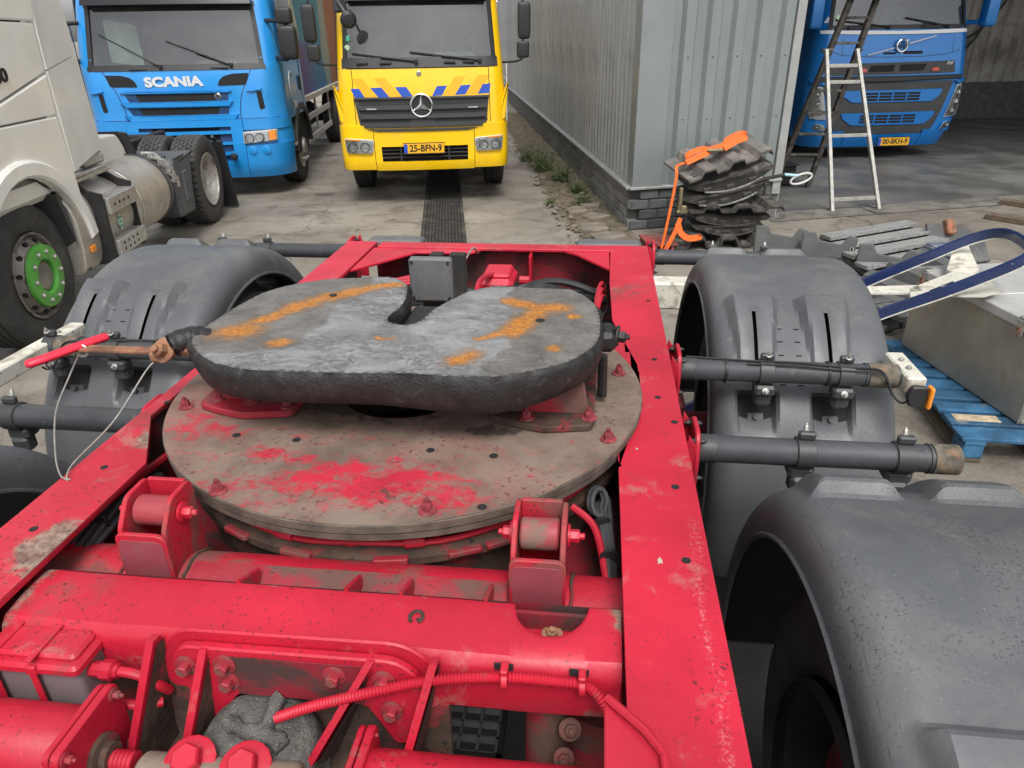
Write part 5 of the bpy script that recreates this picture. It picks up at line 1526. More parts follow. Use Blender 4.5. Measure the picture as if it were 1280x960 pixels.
# --- round cross tube and its two roller brackets
tubeo = obj('cross_tube', MB().lathe([(.088, .0), (.088, .05), (.085, .06), (.085, 1.23), (.088, 1.24), (.088, 1.28)], (-1.09, 1.03, .985), (1, 0, 0), 40), RED_STAIN, TR)
obj('cross_tube_saddle', MB().grid(40, 8, lambda i, j: (-.76 + .62 * i / 39, 1.03 - .089 * math.cos(rad(10 + 11 * j)) , .985 + .089 * math.sin(rad(10 + 11 * j)) + .002 * fbm((i * .3, j * .5, 1)))), RED_DIRTY, tubeo, fix=False)
wr = MB()
for u in (-.90, -.77, -.135, -.02): wr.tube([(u + .002 * math.sin(k * 2), 1.03 + .0865 * math.cos(2 * PI * k / 24), .985 + .0865 * math.sin(2 * PI * k / 24)) for k in range(24)], .004, 5, closed=True)
obj('weld_bead', wr, GRIMY, tubeo)
for sg, u0, u1 in ((-1, -.882, -.780), (1, -.132, -.030)):
    b = MB()
    b.prism(rounded([(u0, .93), (u1, .93), (u1, 1.165), (u0, 1.165)], [0, 0, .02, .02]), .010, XZ(.990), .002)
    for u in (u0 + .012, u1 - .002):
        b.prism(rounded([(.99, 1.0), (1.105, 1.02), (1.105, 1.215), (1.03, 1.215), (.99, 1.165)], [.0, 0, .02, .015, .01]), .010, YZ(u - .010, 1), .002)
    b.prism(rounded(rect(u0 + .012, 1.05, u1 - .012, 1.215, .004), .004), .010, XZ(1.103), .002)
    k_ = obj('roller_bracket', b, RED_STAIN, TR)
    obj('bracket_face', MB().prism(rounded(rect(u0 + .006, .94, u1 - .006, 1.152), .015), .0012, XZ(.980), .0004), M('grey_red_overspray', (.27, .05, .068), .55, dirt=((.17, .10, .095), 5, .50, .5)) if 'grey_red_overspray' not in bpy.data.materials else bpy.data.materials['grey_red_overspray'], k_)
    obj('roller', MB().lathe([(.026, 0), (.030, .004), (.030, u1 - u0 - .034), (.026, u1 - u0 - .03)], (u0 + .015, 1.05, 1.172), (1, 0, 0), 24), M('worn_roller', (.30, .04, .05), .55, dirt=((.16, .12, .09), 12, .44, .85), bump=.3) if 'worn_roller' not in bpy.data.materials else bpy.data.materials['worn_roller'], k_)
    obj('roller_bolt', MB().bolt((u1, 1.05, 1.172), (1, 0, 0), .012, .017).bolt((u0, 1.05, 1.172), (-1, 0, 0), .012, .014), RED_PLAIN, k_)

# --- near cross beam: pressed channel with a bite out of its far edge
U0, U1 = -.985, .066
prof = [(.925, 1.118), (.90, 1.121), (.86, 1.121), (.835, 1.120), (.815, 1.114), (.802, 1.102), (.797, 1.085), (.797, 1.05), (.797, 1.02), (.800, 1.008), (.812, 1.0), (.86, 1.0)]
us = [U0 + (U1 - U0) * i / 140 for i in range(141)]
def bite(u):
    c = (u + .052) / .062
    return .068 * math.sqrt(1 - c * c) if abs(c) < 1 else 0
def bpt(i, j):
    v, z = prof[j]
    f = (0, .15, .4, .7)[j] if j < 4 else 1
    lim = .925 - bite(us[i])
    if j < 4: v = lim + (.825 - lim) * f if lim > .825 else .825
    return (us[i], v + .002 * fbm((us[i] * 3, 0, 0)), z + .0015 * fbm((us[i] * 6, v * 6, 0)))
bo = obj('cross_beam', MB().grid(141, len(prof), bpt), RED, TR)
def beam_dirt_shade(p):
    d = .55 * sstep(.905, .925, p.y + .006 * fbm(p, 20)) * sstep(.1, .4, abs(fbm((p.x * 3, 1, 1))))
    d += .62 * sstep(-.03, .06, p.x) * sstep(.84, .9, p.y) * .7 + .55 * sstep(-.93, -.98, p.x)
    d += .6 * sstep(1.06, 1.02, p.z) * (.55 + .4 * fbm(p, 6)) + .28 * sstep(.045, .07, p.x)  # lower front face: its downward-facing shade painted in along with the grime
    return d
attr(bo, 'dirt', beam_dirt_shade); attr(bo, 'rub', lambda p: .35 * max(0, 1 - abs(p.z - 1.112) / .006) * sstep(-.7, -.6, p.x) * sstep(-.2, -.3, p.x))
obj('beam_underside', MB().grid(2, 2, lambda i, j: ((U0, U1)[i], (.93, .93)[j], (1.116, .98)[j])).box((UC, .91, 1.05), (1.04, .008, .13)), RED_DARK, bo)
tg = MB().tube([(-.275 - .011 * math.cos(rad(a)), .872 + .013 * math.sin(rad(a)), 1.1222) for a in range(-60, 250, 20)], .0035, 5)
tg.box((-.268, .868, 1.122), (.012, .004, .003))
obj('stamped_letter', tg, GRIMY, bo)
nt = MB().box((-.048, .90, 1.075), (.13, .05, .012), .003)
no = obj('notch_lug', nt, RED_PLAIN, bo)
obj('lug_bolt', MB().bolt((-.048, .895, 1.081), (0, -.2, 1), .0105, .010), RUSTY, no)
tt_ = MB()
for u in (-.62, -.32, -.17, -.42): tt_.prism([(.925, 1.06), (.99, 1.01), (1.0, 1.09), (.925, 1.125)], .008, YZ(u, 1), .002)
obj('stiffener_fin', tt_, RED_STAIN, TR)

# --- bolted flange with gussets, the grease-caked pot and its hose
VF = .783
fp = MB().prism(rounded([(-.668, 1.085), (-.645, 1.118), (-.285, 1.122), (-.248, 1.09), (-.252, .94), (-.30, .93), (-.345, 1.02), (-.565, 1.02), (-.60, .94), (-.632, .94)], [.02, .02, .03, .03, .01, .01, .02, .02, .01, .01]), .016, XZ(VF + .008), .003)
flg = obj('flange_plate', fp, RED_PLAIN, TR)
obj('weld_pad', MB().prism(rounded([(-.70, 1.06), (-.66, 1.136), (-.275, 1.142), (-.225, 1.10), (-.22, 1.0), (-.70, 1.0)], .03), .008, XZ(VF + .018), .003), RED_PLAIN, flg)
obj('flange_recess', MB().prism([(-.56, 1.105), (-.33, 1.108), (-.345, 1.022), (-.56, 1.022)], .0016, XZ(VF - .0085), .0005), RED_DARK, flg)
fb_ = mesh('flange_bolt', MB().bolt((0, 0, 0), (0, -1, 0), .0112, .014, True, False), RED_DIRTY, off=(0, 0, 0))
kf = .773 / .77
for u, z in ((-.640, 1.078), (-.572, 1.088), (-.572, 1.05), (-.388, 1.084), (-.307, 1.082), (-.300, 1.015), (-.628, 1.012)):
    inst(fb_, 'flange_bolt', flg, (u, VF - .0085, z), (0, random.uniform(0, 1), 0))
for a, b_ in (((-.692, 1.125), (-.722, .96)), ((-.603, 1.118), (-.632, .955)), ((-.325, 1.122), (-.425, .955)), ((-.225, 1.125), (-.272, .955))):
    top, bot = V(a[0], VF - .01, a[1]), V(b_[0], .700, b_[1])
    back0, back1 = V(a[0], VF + .01, a[1] - .004), V(b_[0], VF + .01, b_[1] - .08)
    low_ = V(b_[0] - (a[0] - b_[0]) * .3, .690, b_[1] - .10)
    dx = V(.0065, 0, 0)
    P = [top, bot, low_, back1, back0]
    b = MB().add([p - dx for p in P] + [p + dx for p in P], [(0, 1, 2, 3, 4), (5, 6, 7, 8, 9)] + [(i, (i + 1) % 5, (i + 1) % 5 + 5, i + 5) for i in range(5)])
    obj('gusset_plate', b, RED_PLAIN, flg)
    obj('gusset_face', MB().add([p + dx * 1.12 + V(0, .004, -.012) for p in P], [(0, 1, 2, 3, 4)]).add([p - dx * 1.12 + V(0, .004, -.012) for p in P], [(0, 1, 2, 3, 4)]), GRIMY, flg, fix=False)
obj('bracket_floor', MB().box((-.46, .74, .86), (.56, .14, .02)).box((-.46, .80, .93), (.5, .012, .16)), GRIMY, flg)
pc, pa = V(-.513, .725, .945), V(.05, -.38, .92).normalized()
def pot_pt(i, j):
    prof_ = [(.0, .050), (.03, .050), (.06, .046), (.085, .040), (.097, .024), (.100, .0), (.098, -.05), (.10, -.055), (.098, -.11)]
    e1 = pa.orthogonal().normalized(); e2 = pa.cross(e1)
    r_, h_ = prof_[j]
    a = 2 * PI * i / 48
    p = pc + (e1 * math.cos(a) + e2 * math.sin(a)) * r_ + pa * h_
    return p + pa * .0035 * fbm(p, 35) + (e1 * math.cos(a) + e2 * math.sin(a)) * .003 * fbm(p, 60)
POTM = M('grey_caked_grease', (.085, .082, .076), .75, var=.4, vs=40, bump=1.0, bscale=220, specks=((.36, .33, .26), 420, .63), dirt=((.17, .14, .09), 12, .58, .6))
pot = obj('brake_pot', MB().grid(48, 9, pot_pt, cu=True), POTM, TR, sharp=70)
lump = MB()
e1 = V(1, 0, 0); e2 = pa.cross(e1).normalized()
for path in ([(-.02, -.06), (-.005, -.02), (.012, .02), (.02, .075)], [(-.055, .03), (-.02, .02), (.03, .012), (.05, .0)], [(-.06, -.045), (-.02, -.05), (.02, -.03), (.045, -.045)]):
    lump.tube(spline([pc + e1 * a + e2 * -b * -1 + pa * .052 for a, b in path], 6), [.012 + .006 * abs(fbm((k * .7, path[0][0] * 50, 0))) for k in range(19)], 10)
lump.v = [tuple(V(*v) + V(*v).normalized() * .008 * fbm(v, 60)) for v in lump.v]
obj('grease_lump', lump, POTM, pot, sharp=80)
def corrugated_hose(pts, r, pitch=.0056):
    P = spline(pts, 14)
    L_ = [0]
    for a, b in zip(P, P[1:]): L_.append(L_[-1] + (b - a).length)
    n = int(L_[-1] / pitch) * 2
    out, rr, j = [], [], 0
    for k in range(n + 1):
        d = L_[-1] * k / n
        while j < len(P) - 2 and L_[j + 1] < d: j += 1
        out.append(P[j].lerp(P[j + 1], (d - L_[j]) / max(1e-9, L_[j + 1] - L_[j]))); rr.append(r if k % 2 else r * .74)
    return MB().tube(out, rr, 12)
HP = [(-.500, .742, 1.002), (-.43, .745, 1.038), (-.33, .752, 1.075), (-.235, .770, 1.092), (-.125, .782, 1.100), (-.03, .783, 1.100), (.014, .785, 1.092), (.045, .77, 1.065), (.058, .755, 1.02)]
ho = obj('corrugated_hose', corrugated_hose(HP, .0092), CABLE_RED, TR, sharp=60)
cl = MB()
for p in ((-.115, .779, 1.10), (.005, .783, 1.094)):
    cl.lathe([(.0135, -.005), (.0145, -.004), (.0145, .004), (.0135, .005)], p, (1, .05, 0), 14, cap=True)
    cl.box((p[0], p[1] + .004, p[2] + .018), (.012, .022, .010), .002)
obj('hose_tie', cl, CABLE_RED, ho)
obj('tie_hole', MB().box((-.118, .7965, 1.116 - .008), (.03, .003, .012)).box((.0, .7965, 1.108), (.03, .003, .012)), VOID, ho)

# --- valve box with moulded lid on the left
vb = MB().prism(rounded(rect(-.978, .738, -.806, .806), .01), .088, Matrix.Translation((0, 0, .992)), .008)
vo = obj('valve_box', vb, M('grey_box_overspray', (.17, .14, .145), .5, dirt=((.55, .02, .045), 7, .55, .8)), TR)
obj('box_lid', MB().prism(rounded(rect(-.985, .730, -.800, .812), .012), .022, Matrix.Translation((0, 0, 1.074)), .006).prism(rounded(rect(-.975, .745, -.81, .805), .012), .014, Matrix.Translation((0, 0, 1.092)), .005), RED_PLAIN, vo)
sv = MB()
for u in (-.950, -.878):
    sv.box((u, .768, 1.108), (.012, .082, .004), .001); sv.box((u, .729, 1.03), (.012, .004, .11), .001); sv.box((u, .729, 1.088), (.018, .008, .02), .003)
obj('box_strap', sv, RED_PLAIN, vo)
cn = MB().lathe([(.013, 0), (.013, .02), (.017, .021), (.017, .04), (.012, .043), (.012, .05)], (-.806, .765, 1.060), (1, 0, 0), 8)
cn.lathe([(.011, 0), (.013, .01), (.013, .03), (.010, .04)], (-.806, .75, 1.005), (1, 0, 0), 10)
obj('cable_gland', cn, RED_PLAIN, vo)
obj('valve_cable', MB().tube(spline([(-.76, .765, 1.060), (-.725, .765, 1.055), (-.70, .77, 1.03), (-.695, .785, 1.0)], 6), .0085, 10).tube(spline([(-.77, .75, 1.005), (-.73, .752, .998), (-.70, .77, .99)], 6), .0085, 10), CABLE_RED, vo)
obj('drop_cable', MB().tube([(-.775, .90, 1.0), (-.78, .90, .6)], .014, 8), BLACK, vo)

# --- brake cylinders and hexagon heads along the near edge
def brake_cyl(u0, u1, v, z, r, end, label=None):
    b = MB().lathe([(r * .96, 0), (r, .004), (r, abs(u1 - u0) - .004), (r * .96, abs(u1 - u0))], (min(u0, u1), v, z), (1, 0, 0), 40)
    b.v = [(x, y, zz) for x, y, zz in b.v]
    c = obj('brake_cylinder', b, RED_PLAIN, TR)
    f = MB().prism(rounded(rect(-r * 1.18, -r * 1.18, r * 1.18, r * 1.18), r * .3), .014, basis((end, v, z), (0, 1, 0), (0, 0, 1), (1, 0, 0)), .002)
    f.prism(rounded(rect(-r * 1.16, -r * 1.16, r * 1.16, r * 1.16), r * .3), .010, basis((end - .013, v, z), (0, 1, 0), (0, 0, 1), (1, 0, 0)), .002)
    obj('cylinder_flange', f, RED_PLAIN, c)
    sb = MB()
    s = 1 if end > (u0 + u1) / 2 else -1
    for a in (-1, 1):
        for b_ in (-1, 1): sb.bolt((end + (.014 if s > 0 else 0), v + a * r * .92, z + b_ * r * .92), (1, 0, 0), .0065, .010)
    obj('flange_stud', sb, RED_DIRTY, c)
    return c
c = brake_cyl(-1.25, -.752, .665, 1.0, .062, -.755)
obj('push_rod', MB().lathe([(.034, 0), (.034, .008), (.022, .010), (.022, .02)], (-.741, .665, .99), (1, 0, 0), 24), GRIMY, c)
rd = MB()
rd.tube([(-.735 + .0035 * k, .662 , .985) for k in range(16)], [(.017 if k % 2 else .0145) for k in range(16)], 12)
obj('threaded_rod', rd, CABLE_RED, c)
c2 = brake_cyl(-.322, .02, .672, .966, .056, -.326)
hx_ = MB()
hx_.cyl((-.675, .655, .965), (-.42, .662, .965), .035, 20, .006)
obj('slack_arm', hx_, M('dirty_cast_arm', (.22, .17, .13), .8, var=.3, bump=.5, dirt=((.45, .03, .05), 9, .52, .8)), TR)
for k, u in enumerate((-.592, -.502)):
    w_ = obj('hexagon_bolt', MB().bolt((u, .664, .992), (.05, -.35, 1), .023, .024, True, False), RED_PLAIN, TR)
obj('red_post', MB().cyl((-.052, .865, .45), (-.052, .865, .985), .040, 32, .004), RED_DIRTY, TR)
pb = MB().bolt((-.012, .815, .955), (.2, -.8, .6), .011, .010).bolt((-.02, .79, .915), (.1, -.8, .6), .010, .010)
obj('post_bolt', pb, RED_DIRTY, TR)
gt = MB()
for k in range(5): gt.box((-.365 + .045 * k, 1.16, .5), (.006, .17, .02))
for k in range(5): gt.box((-.275, 1.08 + .04 * k, .5), (.19, .006, .02))
go = obj('step_grating', gt, M('grey_grating_steel', (.20, .20, .205), .45, .4, var=.2), TR)
obj('grating_frame', MB().box((-.374, 1.16, .5), (.012, .19, .03)).box((-.176, 1.16, .5), (.012, .19, .03)).box((-.275, 1.07, .5), (.21, .012, .03)).box((-.275, 1.25, .5), (.21, .012, .03)).box((UC, 1.28, .5), (1.1, .05, .05)), BLACK_M, go)
tp = MB().prism(rounded([(.036, .70), (.036, .45), (.115, .45), (.112, .615), (.09, .645)], .006), .010, Matrix.Translation((0, 0, 1.158)), .002)
to_ = obj('corner_plate', tp, RED_PLAIN, TR)
obj('plate_lip', MB().tube([(.040, .70, 1.172), (.090, .650, 1.176), (.112, .615, 1.178), (.116, .45, 1.178)], .0065, 8), RED_PLAIN, to_)

# --- coupling plate (fifth wheel)
FW = [(-.922, 1.43), (-.954, 1.511), (-.942, 1.701), (-.906, 1.836), (-.80, 1.931), (-.68, 1.962), (-.591, 1.961), (-.535, 1.905), (-.508, 1.80), (-.503, 1.717), (-.513, 1.66), (-.508, 1.615), (-.470, 1.592), (-.432, 1.612), (-.418, 1.66), (-.405, 1.72), (-.37, 1.80), (-.317, 1.879), (-.188, 1.945), (-.10, 1.932), (-.04, 1.87), (.004, 1.78), (.018, 1.658), (.011, 1.53), (-.034, 1.435), (-.083, 1.389), (-.164, 1.342), (-.228, 1.317), (-.402, 1.318), (-.54, 1.312), (-.695, 1.308), (-.819, 1.335)]
FWs = [(p.x, p.y) for p in spline([(a, b, 0) for a, b in FW], 5, closed=True)]
out = []
for i in range(len(FWs)):
    a, b = Vector(FWs[i]), Vector(FWs[(i + 1) % len(FWs)])
    n = max(1, int((b - a).length / .010))
    for k in range(n): out.append(tuple(a.lerp(b, k / n)))
FWs = out
ZF = 1.355
def rust_d(x, y):
    best = 9
    SEG = [((-.872, 1.523), (-.845, 1.535), .040), ((-.83, 1.60), (-.785, 1.70), .022), ((-.785, 1.70), (-.72, 1.79), .028), ((-.72, 1.79), (-.63, 1.865), .030), ((-.63, 1.865), (-.56, 1.90), .018), ((-.735, 1.464), (-.728, 1.468), .020),
           ((-.216, 1.787), (-.165, 1.755), .022), ((-.10, 1.75), (-.13, 1.74), .034), ((-.13, 1.74), (-.165, 1.66), .026), ((-.165, 1.66), (-.19, 1.57), .026), ((-.19, 1.57), (-.26, 1.52), .012), ((-.292, 1.395), (-.265, 1.425), .022), ((-.086, 1.485), (-.082, 1.49), .014), ((-.05, 1.692), (-.047, 1.69), .012), ((-.50, 1.5), (-.47, 1.505), .008)]
    p = Vector((x, y))
    for a, b, w in SEG:
        a, b = Vector(a), Vector(b)
        t = max(0, min(1, (p - a).dot(b - a) / max(1e-9, (b - a).length_squared)))
        best = min(best, (p - a.lerp(b, t)).length / w)
    return best
def grease_m(x, y):
    n = .035 * fbm((x, y, 0), 9)
    a = 1 - sstep(.20, .27, abs(x + .445) + n + .10 * max(0, y - 1.55) * (1 if x < -.45 else .4))
    b = (1 - sstep(1.37, 1.42, y + n)) * sstep(-.90, -.84, x) * (1 - sstep(-.36, -.30, x))
    return max(a, b)
vs, fs, bd = sheet(FWs, .0095)
def fw_z(x, y):
    g = grease_m(x, y)
    n1, n2 = fbm((x * 1.0, y * 1.4, 1), 16), fbm((x, y, 5), 70)
    rd_ = 1 - abs(fbm((x * .8, y * 1.5, 9), 24)) * 2
    z = g * (.0030 + .0014 * n1 + .0007 * n2 + .0016 * max(0, rd_) ** 5)
    r_ = rust_d(x, y)
    if r_ < 1.6: z += .0015 * n2 * (1.6 - r_)
    z += .0008 * n2
    if y > 1.9 and x > -.4: z -= .3 * (y - 1.9)
    return z
top = MB().add([(x, y, ZF + fw_z(x, y)) for x, y, _ in vs], fs)
def fwtop_mat():
    k = NT('greased_coupling_plate')
    g = k.ramp(k.math('ADD', k.attr('grease'), k.math('MULTIPLY', k.math('SUBTRACT', k.noise(38, 8, .7), .5), .9)), .35, .60)
    gc = k.mix(k.ramp(k.noise(9, 8, .66, co=k.scaled((1, 1.6, 1)), dist=.8), .34, .66), (.150, .149, .148), (.262, .262, .264))
    wr_ = k.math('ABSOLUTE', k.math('SUBTRACT', k.noise(13, 9, .72, co=k.scaled((1, 1.9, 1)), dist=1.6), .5))
    wl_ = k.math('MULTIPLY', k.ramp(wr_, .004, .020, 1, 0), k.ramp(k.noise(5, 4), .44, .56))
    gc = k.mix(k.math('MULTIPLY', wl_, .85), gc, (.045, .043, .042))
    gc = k.mix(k.ramp(k.noise(190, 4, .7), .60, .68, 0, .75), gc, (.05, .048, .047))
    gc = k.mix(k.ramp(k.noise(260, 3, .7), .62, .70, 0, .6), gc, (.46, .46, .47))
    bc = k.mix(k.ramp(k.noise(11, 7, .65), .32, .68), (.105, .098, .088), (.185, .175, .160))
    bc = k.mix(k.ramp(k.noise(120, 4, .7), .58, .68, 0, .6), bc, (.045, .040, .036))
    lp = k.ramp(k.attr('rim'), .3, .9, 0, .75)
    c = k.mix(lp, k.mix(g, bc, gc), (.030, .029, .028))
    rn = k.math('ADD', k.attr('rust'), k.math('MULTIPLY', k.math('SUBTRACT', k.noise(30, 9, .74, dist=.4), .5), 1.3))
    rc = k.mix(k.ramp(k.noise(90, 6, .7), .35, .65), (.30, .105, .012), (.55, .22, .028))
    c = k.mix(k.ramp(rn, .10, .48, 0, .60), c, (.20, .115, .050))
    c = k.mix(k.ramp(rn, .36, .95, 0, .95), c, rc)
    r = k.n('ShaderNodeMapRange', {'Value': g, 'To Min': .48, 'To Max': .33}).outputs[0]
    h = k.math('SUBTRACT', k.math('ADD', k.noise(110, 8, .7), k.math('MULTIPLY', k.noise(14, 6, .6), .4)), k.math('MULTIPLY', wl_, .8))
    return k.finish(c, r, 0, h, .005, .55)
fo = obj('coupling_plate', top, fwtop_mat(), TR, sharp=60)
attr(fo, 'rust', lambda p: max(0, 1.15 - .55 * rust_d(p.x + .012 * fbm(p, 20), p.y + .012 * fbm((p.y, p.x, 3), 20))))
def rim_d(p):
    d = min((p.x - a) ** 2 + (p.y - b) ** 2 for a, b in FWs[::2])
    return max(0, 1 - math.sqrt(d) / (.016 + .008 * fbm(p, 18)))
attr(fo, 'rim', rim_d)
attr(fo, 'grease', lambda p: grease_m(p.x, p.y))
cen = V(-.46, 1.62, 0)
rings = [(0.0, None), (.004, -.003), (.009, -.016), (.008, -.05), (.0, -.072), (-.03, -.076), (-.16, -.076)]
def fw_side(i, j):
    x, y = FWs[i]
    a, b = Vector(FWs[i - 1]), Vector(FWs[(i + 1) % len(FWs)])
    d = (b - a).normalized()
    nrm = Vector((-d.y, d.x))
    if SIGN < 0: nrm = -nrm
    off, dz = rings[j]
    if j == 0: return (x, y, ZF + fw_z(x, y))
    jag = .005 * fbm((x, y, 2), 55) if j < 3 else .0012 * fbm((x, y, 3), 30)
    off = off + jag * (2.2 if j in (1, 2) else 1) if j < 5 else off
    if j >= 5 and 1.55 < y and abs(x + .46) < .2: off = max(off, -.012)
    return (x + nrm.x * off, y + nrm.y * off, ZF + dz + (.004 * fbm((x, y, 8), 40) if 0 < j < 3 else 0) - (.014 * sstep(-.5, -.25, x) * sstep(-.02, -.15, x) if j in (3, 4, 5, 6) else 0))
area = sum(FWs[i][0] * FWs[(i + 1) % len(FWs)][1] - FWs[(i + 1) % len(FWs)][0] * FWs[i][1] for i in range(len(FWs)))
SIGN = -1 if area > 0 else 1
obj('plate_edge', MB().grid(len(FWs), len(rings), fw_side, cu=True), GREASE_DK, fo, sharp=70)
hl_ = MB()
for u, v in ((-.715, 1.80), (-.13, 1.655)): hl_.lathe([(.012, 0), (.012, .0008)], (u, v, ZF + .001), (0, 0, 1), 12)
obj('grease_hole', hl_, VOID, fo)
lock = MB().box((-.45, 1.72, 1.30), (.10, .22, .05), .015).box((-.47, 1.60, 1.31), (.09, .05, .07), .015)
obj('locking_jaw', lock, GREASE_DK, fo)
for sg, u0, u1 in ((-1, -.93, -.72), (1, -.205, .0)):
    pd = MB().prism([(u0, 1.19), (u1, 1.19), (u1 - .045 if sg < 0 else u1 - .02, 1.30), (u0 + .02 if sg < 0 else u0 + .045, 1.30)], .02, XZ(1.50), .003)
    pd.prism([(u0, 1.19), (u1, 1.19), (u1 - .03, 1.30), (u0 + .03, 1.30)], .02, XZ(1.75), .003)
    pd.box(((u0 + u1) / 2, 1.615, 1.245), (.06, .24, .10), .01)
    p_ = obj('pedestal', pd, RED_DIRTY, fo)
    ft = MB().prism(rounded([(u0 - .03, 1.455), (u0 + .03, 1.43), (u0 + .10, 1.41), (u1 + .01, 1.43), (u1 + .02, 1.80), (u0 - .03, 1.80)], .02), .018, Matrix.Translation((0, 0, 1.1735)), .004)
    f_ = obj('pedestal_foot', ft, RED_DIRTY if sg < 0 else GRIMY, fo)
    for k, (u, v) in enumerate(((u0 + .01, 1.478), (u0 + .10, 1.47), (u1 - .01, 1.455)) if sg < 0 else ((u0 + .06, 1.45), (u1 + .0, 1.46))):
        inst(bm1, 'foot_bolt', f_, (u, v, 1.1915), (0, 0, k))
# release lever with its red grip, fitting on the other side
obj('release_lever', MB().box((-1.16, 1.503, 1.305), (.25, .030, .009), .002, None).tube(spline([(-.93, 1.50, 1.315), (-.98, 1.505, 1.315), (-1.03, 1.50, 1.31)], 5), [.026, .024, .022, .02, .02, .019, .018, .018, .017, .016, .015][:11], 10), RUSTY, fo)
obj('lever_joint', MB().bolt((-1.035, 1.485, 1.315), (-.2, -.8, .5), .018, .02).box((-1.05, 1.495, 1.300), (.05, .05, .03), .008), RUSTY, fo)
lp = MB().tube(spline([(-.92, 1.50, 1.325), (-.96, 1.52, 1.335), (-1.0, 1.51, 1.33), (-1.02, 1.50, 1.322)], 6), [.03 + .008 * fbm((k, 0, 0), .9) for k in range(19)], 12)
obj('grease_wad', lp, GREASE_DK, fo, sharp=80)
gp_ = MB().tube(spline([(-1.345, 1.405, 1.300), (-1.32, 1.425, 1.306), (-1.28, 1.49, 1.312), (-1.25, 1.545, 1.315), (-1.24, 1.565, 1.314)], 5), [.010, .013, .014, .014, .014, .014, .014, .014, .014, .014, .014, .014, .014, .014, .014, .014, .014, .014, .014, .013, .009][:21], 14)
gp_.v = [(x, y, 1.307 + (z - 1.307) * .75) for x, y, z in gp_.v]
obj('lever_grip', gp_, RED_SOFT, fo)
obj('release_cable', MB().tube(spline([(-1.275, 1.50, 1.295), (-1.30, 1.47, 1.24), (-1.285, 1.38, 1.19), (-1.20, 1.25, 1.16), (-1.13, 1.17, 1.155), (-1.10, 1.16, 1.152)], 8), .0020, 6).tube(spline([(-1.06, 1.485, 1.29), (-1.08, 1.46, 1.27), (-1.10, 1.33, 1.20), (-1.12, 1.20, 1.165), (-1.105, 1.155, 1.152)], 8), .0020, 6).tube([(-1.27 + .018 * math.cos(a), 1.50, 1.30 + .016 * math.sin(a)) for a in [2 * PI * k / 16 for k in range(16)]], .0035, 6, closed=True), WIRE, fo)
rfit = MB().box((.035, 1.66, 1.315), (.05, .09, .05), .012).bolt((.06, 1.655, 1.32), (1, -.1, 0), .015, .018).box((.03, 1.72, 1.30), (.04, .05, .04), .01).cyl((.03, 1.58, 1.19), (.03, 1.58, 1.30), .012, 8)
rfit.v = [tuple(V(*v) + V(.004, .004, .004) * fbm(v, 60)) for v in rfit.v]
obj('spring_fitting', rfit, GREASE_DK, fo)

# --- junction box, hoses and the red valve in the open bay behind the plate
jb_ = obj('junction_box', MB().box((-.488, 2.025, 1.335), (.130, .03, .135), .006), FENDER, TR)
jm = MB()
for dx in (-.055, .055):
    for dz in (-.055, .055): jm.lathe([(.005, 0), (.005, .003)], (-.488 + dx, 2.010, 1.335 + dz), (0, -1, 0), 8)
obj('box_screw', jm, BLACK, jb_)
obj('box_stand', MB().box((-.49, 2.09, 1.12), (.09, .03, .42), .005).box((-.52, 2.25, 1.20), (.04, .04, .30)).box((-.45, 2.25, 1.20), (.05, .04, .30)), BLACK_M, jb_)
hs = MB()
q = random.Random(8)
for k in range(9):
    a = [(-.95 + .05 * k, 2.75 + .02 * k, 1.0 + .01 * k), (-.75 + .04 * k, 2.6 - .02 * k, 1.08 + q.uniform(-.03, .05)), (-.48 + .05 * k, 2.5 + .03 * k, 1.06 + q.uniform(-.03, .08)), (-.2 + .04 * k, 2.6 + .02 * k, 1.05), (.0 + .005 * k, 2.7 + .03 * k, .98)]
    hs.tube(spline(a, 6), .011 + .004 * (k % 3 == 0), 8)
for k in range(14):
    u0_ = -.95 + .07 * k
    hs.tube(spline([(u0_, 2.20 + q.uniform(0, .7), .98 + q.uniform(0, .08)), (u0_ + q.uniform(-.1, .2), 2.35 + q.uniform(0, .4), 1.02 + q.uniform(0, .10)), (u0_ + q.uniform(0, .3), 2.6 + q.uniform(0, .3), 1.0 + q.uniform(0, .08)), (u0_ + q.uniform(.0, .3), 3.0, .95)], 6), q.choice((.006, .008, .012)), 7)
hs.v = [(min(.05, max(-.97, x)), y, z) for x, y, z in hs.v]
obj('black_hoses', hs, BLACK, TR, kind='stuff')
vb_ = MB()
for k in range(6):
    c_ = V(-.86 + .13 * k + q.uniform(-.03, .03), 2.45 + q.uniform(-.15, .35), .97 + q.uniform(-.03, .05))
    vb_.box(c_, (.07, .09, .06), .012).cyl(c_ + V(0, 0, .03), c_ + V(0, 0, .055), .02, 10).cyl(c_ + V(.03, 0, 0), c_ + V(.06, 0, 0), .014, 8)
obj('air_valve', vb_, BLACK_M, TR)
hr = MB()
for k in range(3): hr.tube(spline([(-.98, 2.5 + .06 * k, 1.06), (-.80, 2.62 + .05 * k, 1.10), (-.62, 2.70 + .04 * k, 1.10), (-.50, 2.62, 1.02)], 6), .009, 8)
for k in range(2): hr.tube(spline([(-.40 + .02 * k, 2.85, 1.10), (-.43, 2.55, 1.16), (-.40, 2.35, 1.12), (-.33, 2.3, 1.02)], 6), .009, 8)
for k in range(3): hr.tube(spline([(.045, 2.10 + .1 * k, 1.0), (.01, 2.3 + .1 * k, 1.09), (.03, 2.55 + .08 * k, 1.11), (.05, 2.75, 1.02)], 6), .008, 8)
obj('red_hoses', hr, CABLE_RED, TR)
vr = obj('red_valve', MB().box((-.39, 2.78, 1.085), (.14, .20, .07), .02).box((-.39, 2.78, 1.125), (.11, .15, .02), .008), RED_PLAIN, TR)
